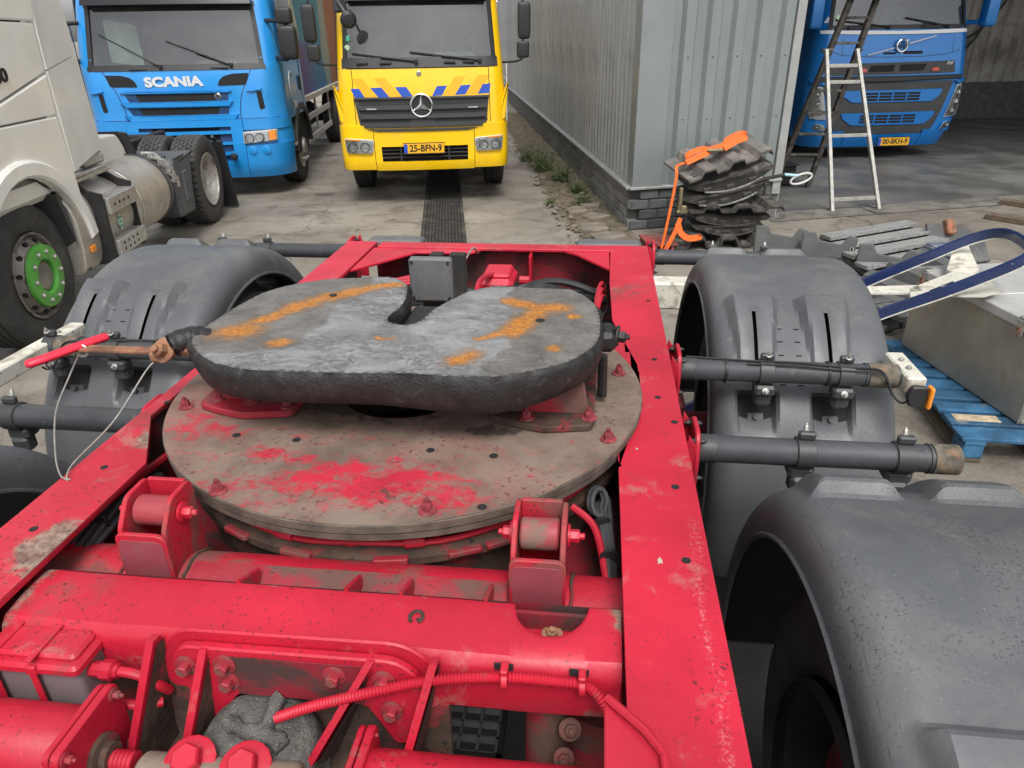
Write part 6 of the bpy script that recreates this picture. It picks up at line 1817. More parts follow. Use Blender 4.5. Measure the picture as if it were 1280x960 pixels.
obj('valve_stud', MB().cyl((-.46, 2.70, 1.06), (-.46, 2.62, 1.05), .02, 10).cyl((-.30, 2.75, 1.1), (-.26, 2.75, 1.1), .018, 10), RED_PLAIN, vr)
obj('whip_wire', MB().tube(spline([(-.50, 2.95, 1.15), (-.505, 2.85, 1.2), (-.49, 2.5, 1.23), (-.485, 2.2, 1.30)], 6), .004, 6), WIRE, TR)
obj('front_tray', MB().box((UC, 2.6, .86), (1.15, .8, .03), .005), BLACK_M, TR)

# --- grey cable looms between turntable and rails
cb_ = MB()
for k in range(4):
    cb_.tube(spline([(.03 + .007 * k, 1.40, 1.00), (.025 + .008 * k, 1.30, 1.06 + .006 * k), (.038 + .006 * k, 1.20, 1.06), (.050 + .004 * k, 1.10, 1.055 - .006 * k), (.058, .98, 1.03 - .01 * k)], 7), .0055, 7)
for c_ in ((.022, 1.300, 1.075), (.030, 1.285, 1.082)):
    cb_.tube([(c_[0] + .016 * math.cos(a), c_[1] + .034 * math.sin(a), c_[2] + .012 * math.sin(a)) for a in [2 * PI * j / 18 for j in range(18)]], .0055, 7, closed=True)
cl_ = obj('cable_loom', cb_, CABLE, TR)
tie = MB()
for p in ((.037, 1.23, 1.062), (.052, 1.13, 1.058)): tie.lathe([(.021, -.004), (.022, 0), (.021, .004)], p, (.15, -1, 0), 12)
obj('cable_tie', tie, BLACK, cl_)
obj('red_pipe', MB().tube(spline([(-.03, 1.24, 1.10), (.02, 1.21, 1.07), (.045, 1.08, 1.05), (.058, .93, 1.03), (.060, .84, 1.06), (.062, .70, 1.06)], 6), .008, 8), CABLE_RED, TR)
cb_ = MB()
for k in range(7):
    cb_.tube(spline([(-1.085 + .01 * k, 1.34, 1.05), (-1.072 + .010 * k, 1.22, 1.065 + .008 * (k % 3)), (-1.062 + .009 * k, 1.10, 1.06 + .010 * (k % 2)), (-1.055 + .008 * k, .98, 1.045), (-1.05 + .008 * k, .88, 1.0)], 7), .0075, 7)
cl_ = obj('cable_loom', cb_, CABLE, TR)
tie = MB().lathe([(.036, -.004), (.037, 0), (.036, .004)], (-1.04, 1.12, 1.066), (0, -1, 0), 12)
obj('cable_tie', tie, BLACK, cl_)
obj('red_pipe', MB().tube(spline([(-1.045, 1.42, 1.06), (-1.04, 1.25, 1.085), (-1.065, 1.10, 1.08), (-1.08, .95, 1.06)], 6), .010, 8).lathe([(.016, 0), (.016, .03)], (-1.06, 1.12, 1.08), (-.1, -1, 0), 8), CABLE_RED, TR)

# --- axles, wheels, mudguards and the tubes that carry them
AX = (.96, 2.65)
def fend_mb():
    R_, w0, w1 = .72, -.285, .285
    cols = [w0, w0, w0 + .004, w0 + .012, w0 + .025, w0 + .045, w0 + .075]
    slots = (-.155, .075)
    for s in slots: cols += [s - .098, s - .09, s - .08, s - .07, s - .06, s - .05, s - .03, s - .006, s + .006, s + .03, s + .05, s + .06, s + .07, s + .08, s + .09, s + .098]
    cols += [-.04, .19, w1 - .075, w1 - .045, w1 - .025, w1 - .012, w1 - .004, w1, w1]
    cols = sorted(cols)
    angs = [-14 + 208 * i / 330 for i in range(331)]
    def fn(i, j):
        u, a = cols[j], angs[i]
        e = min(u - w0, w1 - u)
        r = R_ - (.075 * (1 - math.sqrt(max(0, 1 - ((.075 - e) / .075) ** 2))) if e < .075 else 0)
        if j in (0, len(cols) - 1): r = R_ - .11
        for m in (a, 180 - a):
            for s in slots:
                d = abs(u - s)
                if 43 <= m <= 69:      # raised rib along the slot
                    prof = sstep(43, 44.0, m) * sstep(69, 67.6, m)
                    r += .036 * prof * sstep(.052 + .045 * (m - 43) / 26, .040 + .022 * (m - 43) / 26, d) * (.30 + .70 * sstep(45, 66, m)) * (sstep(-.004, .012, d) if 47 < m < 63.5 else 1)
                if 28 <= m <= 40:      # pocket under the clamp
                    prof = sstep(28, 29, m) * sstep(40.5, 39.3, m)
                    r -= .052 * prof * sstep(.066, .046, d) * sstep(27, 38, m)
        return (u, r * math.cos(rad(a)), r * math.sin(rad(a)))
    def skip(i, j):
        a = (angs[i] + angs[i + 1]) / 2
        m = a if a < 90 else 180 - a
        u = (cols[j] + cols[j + 1]) / 2
        return 48 < m < 62.5 and any(abs(u - s) < .006 for s in slots)
    b = MB().grid(331, len(cols), fn, skip=skip)
    for sgn, jj in ((-1, 0), (1, -1)):        # rolled edge bead
        b.tube([(w0 if sgn < 0 else w1, .612 * math.cos(rad(a)), .612 * math.sin(rad(a))) for a in angs[::2]], .007, 6)
    return b
fm_ = mesh('mudguard', fend_mb(), FENDER, 24, off=(0, 0, 0))
embm = MB()
for k in range(5):
    for u in (-.075, -.02):
        a = rad(180 - 54 + 4.0 * k - 4)
        r = .7205
        embm.box((u, r * math.cos(a), r * math.sin(a)), (.017, .004, .0025), 0, None)
embm = mesh('moulded_tick', embm, BLACK, off=(0, 0, 0))
rec = []
for s in (-.155, .075):
    for a in (33.5, 146.5):
        ar = rad(a)
        r = .684
        Mx = Matrix.Translation((s, r * math.cos(ar), r * math.sin(ar))) @ Matrix.Rotation(ar - PI / 2, 4, 'X')
        rb_ = MB().box((0, 0, 0), (.055, .035, .016), .004, Mx)
        rb_.lathe([(.008, -.002), (.008, .012)], Mx @ V(0, 0, .008), Mx.to_3x3() @ V(0, 0, 1), 8)
        rec.append(mesh('pocket_nut', rb_, GRILLE, off=(0, 0, 0)))
clm = MB()
clm.lathe([(.037, -.022), (.040, -.020), (.040, .020), (.037, .022)], (0, 0, 0), (1, 0, 0), 24, cap=True)
clm.box((0, -.01, -.052), (.062, .055, .035), .008).box((0, .0, -.085), (.05, .05, .05), .01)
clm.box((0, .0, .05), (.04, .02, .02), .004)
clm = mesh('tube_clamp', clm, GRILLE, off=(0, 0, 0))
cbt = [mesh('clamp_bolt', MB().bolt((0, -.012, .058), (0, -.3, 1), .0055, .010), ZINC, off=(0, 0, 0)), mesh('clamp_bolt', MB().bolt((0, -.038, -.050), (0, -1, .3), .006, .009), ZINC, off=(0, 0, 0))]
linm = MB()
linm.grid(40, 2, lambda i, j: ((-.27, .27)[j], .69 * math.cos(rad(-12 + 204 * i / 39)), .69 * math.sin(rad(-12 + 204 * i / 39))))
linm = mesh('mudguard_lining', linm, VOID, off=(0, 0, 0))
tyo = mesh('tyre', tyre_mb((0, 0, 0), .515, .36), RUBBER, off=(0, 0, 0))
rimm = mesh('rim', MB().lathe([(.295, -.19), (.302, -.17), (.285, -.165), (.27, -.14), (.255, -.05), (.24, .06), (.15, .09), (.0, .09)], (0, 0, 0), (1, 0, 0), 36, cap=False).lathe([(.295, .19), (.302, .17), (.285, .165), (.25, .1), (.2, .02), (.0, .0)], (0, 0, 0), (1, 0, 0), 36, cap=False), BLACK_M, off=(0, 0, 0))
drm = mesh('brake_drum', MB().lathe([(.21, -.02), (.215, .0), (.215, .12), (.19, .14), (.07, .15), (.065, .22), (.045, .225), (.0, .225)], (.04, 0, 0), (-1, 0, 0), 32, cap=False), RED_DIRTY, off=(0, 0, 0))
for sg in (1, -1):
    for ai, va in enumerate(AX):
        uf = UC + sg * (1.135 if sg > 0 else 1.215)
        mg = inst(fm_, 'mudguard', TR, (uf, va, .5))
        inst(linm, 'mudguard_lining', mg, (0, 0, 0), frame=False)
        tag(inst(embm, 'moulded_ticks', mg, (0, 0, 0), frame=False), kind='stuff')
        for rm_ in rec: inst(rm_, 'pocket_nut', mg, (0, 0, 0), frame=False)
        w = inst(tyo, 'tyre', TR, (UC + sg * 1.12, va, .515))
        r_ = inst(rimm, 'rim', w, (0, 0, 0), (0, 0, 0 if sg > 0 else PI), frame=False)
        inst(drm, 'brake_drum', w, (0, 0, 0), (0, 0, 0 if sg > 0 else PI), frame=False)
        for dv in (-.61, .61):
            if (ai == 0 and dv < 0): continue
            v_, z_ = va + dv, 1.06
            ua, ub = UC + sg * .715, UC + sg * 1.36
            cut = 0 if not (ai == 0 and dv > 0) else .04
            tb_ = MB().lathe([(.036, 0), (.036, .05), (.0365, .052), (.034, .056), (.034, .54), (.033, .60), (.036, .61), (.036, .645 - cut), (.030, .648 - cut)], (ua, v_, z_), (sg, 0, 0), 24)
            tb_.lathe([(.037, .0), (.037, .004)], (ua + sg * .55, v_, z_), (sg, 0, 0), 24)
            to = obj('mudguard_tube', tb_, TUBE, TR)
            endm = MB().lathe([(.0368, 0), (.0368, .08 - cut * .5), (.03, .084 - cut * .5)], (ub - sg * .085, v_, z_), (sg, 0, 0), 20)
            obj('tube_end', endm, M('weathered_tube_end', (.12, .105, .082), .9, var=.4, vs=40, bump=.7, dirt=((.26, .13, .06), 20, .5, .7)) if 'weathered_tube_end' not in bpy.data.materials else bpy.data.materials['weathered_tube_end'], to)
            bk = MB().prism(rounded([(v_ - .055, .92), (v_ + .055, .92), (v_ + .075, 1.05), (v_ + .055, 1.13), (v_ - .055, 1.13), (v_ - .075, 1.05)], .03), .012, YZ(UC + sg * .708, sg), .003)
            bk.prism([(UC + sg * .665, .92), (UC + sg * .71, .92), (UC + sg * .71, 1.10), (UC + sg * .69, 1.13), (UC + sg * .665, 1.0)], .012, XZ(v_ - .055), .002)
            bk.prism([(UC + sg * .665, .92), (UC + sg * .71, .92), (UC + sg * .71, 1.10), (UC + sg * .69, 1.13), (UC + sg * .665, 1.0)], .012, XZ(v_ + .066), .002)
            ko = obj('tube_bracket', bk, RED_PLAIN, TR)
            kb = MB()
            for dy, dz in ((-.045, .045), (.045, .045), (-.045, -.06), (.045, -.06)):
                kb.bolt((UC + sg * .72, v_ + dy, z_ + dz), (sg, 0, 0), .007, .009).bolt((UC + sg * .708, v_ + dy, z_ + dz), (-sg, 0, 0), .007, .009)
            obj('bracket_bolt', kb, GREASE_DK, ko)
            for s in (-.155, .075):
                c_ = inst(clm, 'tube_clamp', to, (uf + s, v_, z_), (0, 0, 0 if dv < 0 else PI))
                for cm_ in cbt: inst(cm_, 'clamp_bolt', to, (uf + s, v_, z_), (0, 0, 0 if dv < 0 else PI))
            if dv < 0:       # marker lamp on a white channel at the tube's end
                mk = MB().box((UC + sg * 1.392, v_ + (.03 if sg > 0 else -.10), z_ + .0), (.056, (.19 if sg > 0 else .52), .052), .005)
                mo = obj('marker_bracket', mk, CREAM, TR)
                vl = v_ - (.075 if sg > 0 else .36)
                lz = MB().prism(rounded([(-.02, -.032), (.02, -.032), (.03, .0), (.02, .032), (-.02, .032), (-.03, 0)], .009), .02, basis((UC + sg * 1.392, vl, z_ - .022), (1, 0, 0), (0, 0, 1), (0, -1, 0)), .004)
                lo = obj('marker_housing', lz, BLACK, mo)
                obj('marker_lens', MB().prism(rounded([(-.02, -.035), (.014, -.035), (.014, .035), (-.02, .035)], .009), .012, basis((UC + sg * 1.418, vl - .012, z_ - .022), (0, 1, 0), (0, 0, 1), (sg, 0, 0)), .004), AMBER, lo)
                ms = MB()
                for k in range(2): ms.bolt((UC + sg * 1.39, v_ + .0 + .06 * k, z_ + .029), (0, 0, 1), .005, .004)
                obj('bracket_screw', ms, ZINC, mo)
                wr_ = MB()
                base = [(UC + sg * .74, v_ + .01, z_ + .037), (UC + sg * .92, v_ - .008, z_ + .038), (UC + sg * 1.06, v_ - .015, z_ + .04), (UC + sg * 1.2, v_ - .02, z_ + .032), (UC + sg * 1.30, v_ - .03, z_ + .03), (UC + sg * 1.335, v_ - .05, z_ - .03), (UC + sg * 1.36, v_ - .065, z_ - .055), (UC + sg * 1.385, v_ - .062, z_ - .05)]
                wr_.tube(spline(base, 6), .0034, 7)
                if sg > 0: wr_.tube(spline([(x, y - .012, z - .006) for x, y, z in base[1:6]], 6), .003, 7)
                for du in (.86, .99, 1.16): wr_.lathe([(.038, -.004), (.039, 0), (.038, .004)], (UC + sg * du, v_, z_), (1, 0, 0), 16)
                obj('lamp_wire', wr_, BLACK, to)
for va in AX:
    obj('axle', MB().cyl((UC - 1.0, va, .515), (UC + 1.0, va, .515), .065, 20), RED_DARK, TR)
    ar = MB()
    for sg in (-1, 1):
        ar.box((UC + sg * .5, va, .64), (.12, .5, .06), .01).cyl((UC + sg * .5, va + .02, .66), (UC + sg * .5, va + .02, .88), .10, 20)
        ar.cyl((UC + sg * .80, va - .06, .60), (UC + sg * .62, va - .10, .62), .045, 12).box((UC + sg * .80, va - .05, .63), (.06, .14, .10), .02)
    obj('suspension', ar, RED_DIRTY, TR)
# ================================================================== LOOSE THINGS IN THE YARD
# --- stepladder
LD = thing('stepladder', 'dusty aluminium stepladder standing open before the deep blue truck', 'ladder', (4.75, 9.0, 0), YY)
def rail_between(mb, a, b, w, d):
    a, b = V(a), V(b)
    z = (b - a).normalized(); x = V(1, 0, 0); x = (x - z * x.dot(z)).normalized(); y = z.cross(x)
    mb.box((0, 0, (b - a).length / 2), (w, d, (b - a).length), .004, basis(a, x, y, z))
    return mb
ALU_D = M('shaded_dirty_aluminium', (.13, .12, .108), .55, .5, var=.3, vs=14, dirt=((.05, .045, .04), 8, .45, .8), bump=.2)  # front frame of the ladder: its shade painted in as darker aluminium
ALU_W = M('paint_spattered_aluminium', (.40, .39, .36), .5, .5, var=.15, vs=20, dirt=((.12, .11, .09), 30, .58, .8), bump=.2)
fl0, fr0, fl1, fr1 = V(4.48, 9.80, 0), V(4.92, 9.70, 0), V(4.73, 9.02, 2.30), V(5.03, 9.0, 2.30)
bl0, br0, bl1, br1 = V(4.56, 8.27, 0), V(5.17, 8.31, 0), V(4.53, 9.02, 1.76), V(4.90, 9.0, 1.76)
for a, b in ((fl0, fl1), (fr0, fr1)): obj('stile', rail_between(MB(), a, b, .062, .06), ALU_D, LD)
for a, b in ((bl0, bl1), (br0, br1)): obj('stile', rail_between(MB(), a, b, .042, .045), ALU_W, LD)
for k in range(8):
    f = .085 + k * .118
    p, q_ = fl0.lerp(fl1, f), fr0.lerp(fr1, f)
    m = (p + q_) / 2
    obj('tread', MB().box((0, 0, 0), ((q_ - p).length - .06, .085, .030), .004, Matrix.Translation(m) @ Matrix.Rotation(math.atan2(q_.y - p.y, q_.x - p.x), 4, 'Z')), ALU_D, LD)
for f in (.075, .47, .80, .90):
    p, q_ = bl0.lerp(bl1, f), br0.lerp(br1, f)
    obj('brace_bar', rail_between(MB(), p, q_, .03, .045) if False else MB().box((0, 0, 0), ((q_ - p).length, .028, .04 if f > .2 else .045), .004, Matrix.Translation((p + q_) / 2) @ Matrix.Rotation(math.atan2(q_.y - p.y, q_.x - p.x), 4, 'Z')), ALU_W, LD)
obj('top_platform', MB().box((4.88, 8.98, 2.31), (.36, .28, .05), .012), BLUE_V, LD)
obj('hinge', MB().cyl((4.50, 9.06, 1.75), (4.66, 9.12, 1.75), .02, 10).cyl((4.90, 9.03, 1.75), (5.02, 9.12, 1.75), .02, 10), ALU_D, LD)

# --- stack of muddy plates by the corner
SG = 'muddy black plates stacked by the wall'
def notch_profile(w, h):
    n = 3; p = w / n
    pts = []
    for k in range(n):
        x = k * p
        pts += [(x, 0), (x + p * .42, 0), (x + p * .52, h), (x + p * .90, h)]
    pts.append((w, 0))
    return pts
def notched(name, label, c, yaw, roll, pitch, w=.95, d=.44, h=.065, th=.02, mat=None, group=SG):
    t = thing(name, label, 'plate', (c[0], c[1], c[2]), YY, group)
    Mx = Matrix.Translation(c) @ Matrix.Rotation(yaw, 4, 'Z') @ Matrix.Rotation(roll, 4, 'Y') @ Matrix.Rotation(pitch, 4, 'X')
    pr = notch_profile(w, h)
    poly = [(x - w / 2, z) for x, z in pr] + [(x - w / 2, z + th) for x, z in pr[::-1]]
    b = MB()
    n = len(poly)
    ys = [-d / 2 + d * j / 5 for j in range(6)]
    b.grid(n, 6, lambda i, j: Mx @ V(poly[i][0] + .004 * fbm((i, j, c[2] * 9)), ys[j] + .012 * fbm((poly[i][0] * 9, j // 5 * 3, c[2])), poly[i][1] + .005 * fbm((poly[i][0] * 6, ys[j] * 6, c[2] * 5))), cu=True)
    for j in (0, 5): b.f.append(tuple(i * 6 + j for i in range(n)))
    obj('body', b, mat or PLATE_K, t)
    hl = MB()
    for x0 in (-w * .42, w * .34):
        for k in range(3):
            for yy in (-d * .28, -d * .38): hl.lathe([(.010, 0), (.010, .003)], Mx @ V(x0 + k * .035, yy, th + .002), Mx.to_3x3() @ V(0, 0, 1), 8)
    obj('bolt_hole', hl, VOID, t)
    lug = MB()
    for k in range(3): lug.box((-w / 2 + w / 3 * (k + .71), 0, h - .012), (w * .10, d * .9, .03), .006, Mx)
    obj('rib', lug, mat or PLATE_K, t)
    return t
def crescent(label, c, yaw, roll, pitch, w=.92, d=.36, sag=.13, th=.05):
    t = thing('curved_plate', label, 'plate', c, YY, SG)
    Mx = Matrix.Translation(c) @ Matrix.Rotation(yaw, 4, 'Z') @ Matrix.Rotation(roll, 4, 'Y') @ Matrix.Rotation(pitch, 4, 'X')
    N = 18
    up, lo = [], []
    for i in range(N + 1):
        x = -w / 2 + w * i / N
        s_ = max(0.0, 1 - (2 * x / w) ** 2)
        lo.append((x, -sag * s_)); up.append((x, -sag * s_ * .55 + th * (s_ ** .5)))
    poly = lo + up[::-1]
    n = len(poly)
    b = MB().grid(n, 5, lambda i, j: Mx @ V(poly[i][0], (-d / 2 + d * j / 4) * (1 - .15 * (2 * poly[i][0] / w) ** 2), poly[i][1] + .007 * fbm((poly[i][0] * 8, j, c[2] * 7))), cu=True)
    for j in (0, 4): b.f.append(tuple(i * 5 + j for i in range(n)))
    obj('body', b, PLATE_K, t)
    rbm = MB()
    for k in range(3):
        x = -w * .30 + w * .52 * k / 2
        s_ = max(0.0, 1 - (2 * x / w) ** 2)
        rbm.box((x, -d * .48, -sag * s_ * .75 + .01), (.09, .03, .03 * s_ + .02), .008, Mx)
    obj('rib', rbm, PLATE_K, t)
    obj('edge_strip', MB().tube([Mx @ V(x, -d * .505, z + .004) for x, z in lo[3:-3]], .010, 6), PLATE_G if c[2] > .5 else PLATE_K, t)
    return t
t = thing('skid_block', 'flaked red steel block under the left end of the muddy plate stack', 'block', (2.08, 7.0, 0), YY)
obj('body', MB().box((2.07, 7.02, .075), (.30, .42, .025), .005, None).box((1.95, 7.02, .035), (.03, .40, .07), .004).box((2.17, 7.0, .035), (.03, .36, .07), .004), M('flaked_red_steel', (.24, .05, .045), .75, var=.35, vs=14, bump=.4, dirt=((.12, .09, .07), 8, .46, .8)), t)
obj('lug', MB().prism([(1.94, .0), (2.0, 0), (2.0, .075), (1.94, .12)], .03, XZ(6.82)), bpy.data.materials['flaked_red_steel'], t)
notched('notched_plate', 'lowest notched plate lying on the ground at the foot of the stack', (2.68, 7.10, .03), .05, .02, .06, 1.0, .50, .085, .03)
crescent('short curved black plate directly on the lowest notched plate', (2.78, 7.12, .225), .03, .03, .1, .74, .36, .10, .05)
crescent('long curved plate below the middle notched plate with a grey slot', (2.74, 7.14, .345), .08, .10, .15, .98, .38, .11, .05)
notched('notched_plate', 'middle notched plate halfway up the stack with its right corner jutting out', (2.82, 7.13, .375), .03, .015, .10, .98, .46, .05, .02)
crescent('curved plate with a pale edge above the middle notched plate', (2.70, 7.12, .590), .06, -.17, .2, .90, .38, .13, .06)
crescent('topmost curved black plate right below the strapped plate', (2.74, 7.15, .720), .10, -.20, .2, .92, .40, .12, .08)
notched('notched_plate', 'topmost notched plate tilting up to the right under orange straps', (2.66, 7.16, .835), .30, -.20, .30, .98, .46, .06, .02, M('dusty_grey_plate', (.105, .098, .09), .75, var=.3, bump=.5, dirt=((.23, .20, .17), 7, .48, .75)))
def ribbon(mb, pts, w, wdir, th=.004, k=6):
    P = spline(pts, k)
    wd = V(wdir).normalized()
    n = len(P)
    def fn(i, j):
        t_ = (P[min(i + 1, n - 1)] - P[max(i - 1, 0)]).normalized()
        b_ = (wd - t_ * wd.dot(t_)).normalized()
        nn = t_.cross(b_)
        sx, sn = ((-1, 1), (1, 1), (1, -1), (-1, -1))[j]
        return P[i] + b_ * (sx * w / 2) + nn * (sn * th / 2)
    return mb.grid(n, 4, fn, cv=True)
t = thing('ratchet_strap', 'orange ratchet strap bundled over the top plate with tails hanging at the stack', 'strap', (2.3, 7.0, .5), YY)
b = MB()
ribbon(b, [(2.18, 6.93, .825), (2.30, 6.97, .855), (2.50, 7.05, .905), (2.72, 7.12, .965), (2.94, 7.18, 1.03)], .045, (.2, 1, .2))
ribbon(b, [(2.26, 6.92, .850), (2.36, 6.95, .885), (2.50, 7.00, .935), (2.44, 7.06, .95), (2.30, 7.03, .90), (2.26, 6.95, .865)], .055, (.1, .5, 1))
ribbon(b, [(2.66, 7.03, .955), (2.78, 7.07, 1.01), (2.90, 7.10, 1.05), (2.86, 7.16, 1.07), (2.72, 7.12, 1.02), (2.66, 7.05, .975)], .06, (-.1, .5, 1))
ribbon(b, [(2.45, 7.0, .94), (2.58, 7.03, .965), (2.70, 7.06, .99)], .05, (0, .4, 1))
ribbon(b, [(2.18, 6.93, .825), (2.155, 6.88, .80), (2.15, 6.84, .72), (2.10, 6.80, .40), (2.045, 6.79, .05)], .028, (1, .2, 0))
ribbon(b, [(2.22, 6.82, .34), (2.17, 6.79, .22), (2.11, 6.77, .10), (2.07, 6.77, .0 + .02)], .045, (1, .1, -.3))
ribbon(b, [(2.20, 6.82, .29), (2.23, 6.80, .20), (2.31, 6.79, .145), (2.42, 6.80, .15), (2.44, 6.81, .17)], .06, (.1, .2, 1))
obj('webbing', b, STRAP, t)
rt = MB().box((2.21, 6.84, .52), (.03, .04, .22), .006).box((2.24, 6.83, .42), (.07, .05, .08), .01).cyl((2.18, 6.83, .40), (2.28, 6.83, .40), .018, 10).box((2.56, 7.0, .945), (.16, .05, .03), .01, None)
obj('ratchet', rt, M('brassy_ratchet', (.26, .22, .13), .5, .6, var=.3, dirt=((.08, .06, .04), 12, .5, .8)), t)
obj('hook', MB().tube(spline([(2.06, 6.77, .04), (2.05, 6.76, -.0 + .03), (2.07, 6.75, .02), (2.09, 6.76, .04), (2.085, 6.765, .07)], 6), .010, 8), M('pinkish_hook', (.5, .10, .12), .5), t)
t = thing('pull_cable', 'black cable with a pale loop handle sticking out of the plate stack', 'cable', (3.2, 7.1, .6), YY)
obj('cable', MB().tube(spline([(2.95, 7.0, .60), (3.08, 6.98, .66), (3.18, 6.97, .68), (3.28, 6.97, .70)], 6), .018, 8).tube(spline([(3.08, 6.98, .66), (3.10, 6.96, .58), (3.09, 6.97, .50)], 5), .010, 6), BLACK_M, t)
obj('sleeve', MB().cyl((3.28, 6.97, .70), (3.42, 6.97, .685), .014, 10), M('pale_blue_sleeve', (.35, .55, .62), .5), t)
obj('loop_handle', MB().tube([(3.46 + .105 * math.cos(a), 6.97, .655 + .045 * math.sin(a) + .25 * .105 * math.cos(a)) for a in [2 * PI * k / 24 for k in range(24)]], .011, 8, closed=True), M('pale_rubber', (.50, .50, .47), .6), t)
t = thing('tool_tray', 'dark tray on the bay floor by the feet of the stepladder', 'tray', (4.6, 9.95, 0), YY)
obj('body', MB().box((4.60, 10.0, .14), (.42, .28, .27), .02), BLACK_M, t)
obj('rim', MB().box((4.60, 10.0, .285), (.46, .32, .02), .006), GRILLE, t)

# --- heap of grey plastic panels behind the right-hand mudguard
HG = 'grey plastic panels heaped on the yard'
t = thing('slatted_sheet', 'dusty grey panel of four wide slats lying on the heap', 'panel', (3.8, 5.9, .2), YY)
kk = NT('streaky_slat')
c_ = kk.mix(kk.ramp(kk.noise(7, 8, .7, co=kk.n('ShaderNodeMapping', {'Vector': kk.co, 'Rotation': (0, 0, -.36), 'Scale': (1, 9, 9)}).outputs[0]), .35, .65), (.13, .13, .128), (.33, .33, .32))
c_ = kk.mix(kk.ramp(kk.noise(70, 5, .75), .5, .62, 0, .6), c_, (.42, .42, .41))
SLATM = kk.finish(c_, .75, 0, kk.noise(60, 4), .003, .4)
A, B, D = V(3.336, 6.188, .31), V(4.416, 6.592, .31), V(3.224, 5.159, .27)
ux, uy = (B - A).normalized(), (D - A).normalized()
uz = ux.cross(uy).normalized()
if uz.z < 0: uz = -uz
for k in range(4):
    f0, f1 = k / 4 + .014, (k + 1) / 4 - .014
    P = [A + (D - A) * f0 + uz * .0, A + ux * 1.12 + (D - A) * f0, A + ux * (1.12 + .02 * k) + (D - A) * f1 + uz * .035, A + (D - A) * f1 + uz * .035]
    b = MB().add([p for p in P] + [p - uz * .03 for p in P], [(0, 1, 2, 3), (4, 5, 6, 7), (0, 1, 5, 4), (1, 2, 6, 5), (2, 3, 7, 6), (3, 0, 4, 7)])
    obj('slat', b, SLATM, t)
obj('backing', MB().add([A - uz * .02, A + ux * 1.1 - uz * .02, D + ux * 1.1 - uz * .02, D - uz * .02, A - uz * .05, A + ux * 1.1 - uz * .05, D + ux * 1.1 - uz * .05, D - uz * .05], [(0, 1, 2, 3), (4, 5, 6, 7), (0, 1, 5, 4), (1, 2, 6, 5), (2, 3, 7, 6), (3, 0, 4, 7)]), PLATE_K, t)
GREY_D = M('dark_grey_panel', (.085, .087, .086), .7, var=.2, bump=.3, dirt=((.17, .165, .155), 9, .52, .7))
labs = ('upright dark notched panel nearest the plate stack', 'middle upright dark notched panel against the slatted panel', 'lowest upright dark notched panel in front of the slatted panel')
for k, (r, s, a) in enumerate(((2.86, 6.0, -.35), (3.16, 5.72, -.45), (3.42, 5.28, -.55))):
    t = thing('notched_sheet', labs[k], 'panel', (r, s, 0), YY, HG)
    Mx = Matrix.Translation((r, s, 0)) @ Matrix.Rotation(a, 4, 'Z') @ Matrix.Rotation(-.22, 4, 'X') @ basis((0, 0, 0), (1, 0, 0), (0, 0, 1), (0, -1, 0))
    obj('body', MB().prism(rounded([(-.2, 0), (.2, 0), (.24, .40), (.17, .42), (.12, .34), (-.06, .36), (-.10, .43), (-.2, .42)], .015), .06, Mx, .01), GREY_D, t)
    obj('recess_rim', MB().prism(rect(-.14, .06, .13, .23, .02), .012, Mx @ Matrix.Translation((0, 0, .058)), .004), PLATE_K, t)
    ch = MB()
    for j in range(4): ch.tube([Mx @ V(.20 + .014 * math.cos(q2), .30 - .035 * j + .022 * math.sin(q2), .07 + (.006 if j % 2 else 0)) for q2 in [2 * PI * m / 10 for m in range(10)]], .005, 5, closed=True)
    obj('chain', ch, ZINC, t)
for k, (c, yaw, roll, pitch, lab) in enumerate((((3.55, 5.85, .10), .36, 0, -.02, 'dark notched plate under the slatted panel of the heap'), ((3.12, 4.95, .06), .3, .05, .1, 'dark notched plate on the ground before the heap'), ((3.55, 5.05, .12), .5, -.1, .2, 'dark notched plate tilted behind the blue bow'))):
    notched('notched_plate', lab, c, yaw, roll, pitch, 1.0, .5, .12, .03, GREY_D, HG)
for k, (r, s, z, a, lab) in enumerate(((2.98, 4.75, .035, .5, 'dark slatted grid piece beside the pallet corner'), (3.35, 4.6, .16, .2, 'dark slatted grid piece behind the steel box'))):
    t = thing('grid_piece', lab, 'panel', (r, s, z - .035), YY, HG)
    Mx = Matrix.Translation((r, s, z)) @ Matrix.Rotation(a, 4, 'Z')
    for j in range(5): obj('slat', MB().box((0, -.2 + .1 * j, 0), (.62, .07, .05), .008, Mx), GREY_D, t)
    obj('rail', MB().box((-.25, 0, -.028 if k == 0 else -.03), (.06, .48, .02), .004, Mx).box((.25, 0, -.028 if k == 0 else -.03), (.06, .48, .02), .004, Mx), GREY_D, t)
t = thing('leaning_board', 'dark grey board leaning at the far end of the heap with a rusty bracket', 'board', (4.62, 6.05, 0), YY)
Mx = Matrix.Translation((4.55, 6.0, 0)) @ Matrix.Rotation(.25, 4, 'Z') @ Matrix.Rotation(-.5, 4, 'X') @ basis((0, 0, 0), (1, 0, 0), (0, 0, 1), (0, -1, 0))
obj('body', MB().prism([(-.28, 0), (.45, 0), (.42, .22), (.2, .36), (-.22, .42)], .04, Mx, .008), GREY_D, t)
obj('rusty_bracket', MB().box((0, .36, .06), (.10, .14, .06), .01, Mx), RUSTY, t)
t = thing('small_blue_box', 'small dusty blue block lying between the slatted panel and the blue bow', 'block', (4.15, 5.4, .0), YY)
obj('body', MB().box((4.08, 5.55, .30), (.22, .16, .08), .01, None).box((4.08, 5.55, .13), (.14, .10, .26), .01), M('dusty_blue_grey', (.11, .13, .17), .6, dirt=((.3, .3, .3), 14, .5, .8)), t)
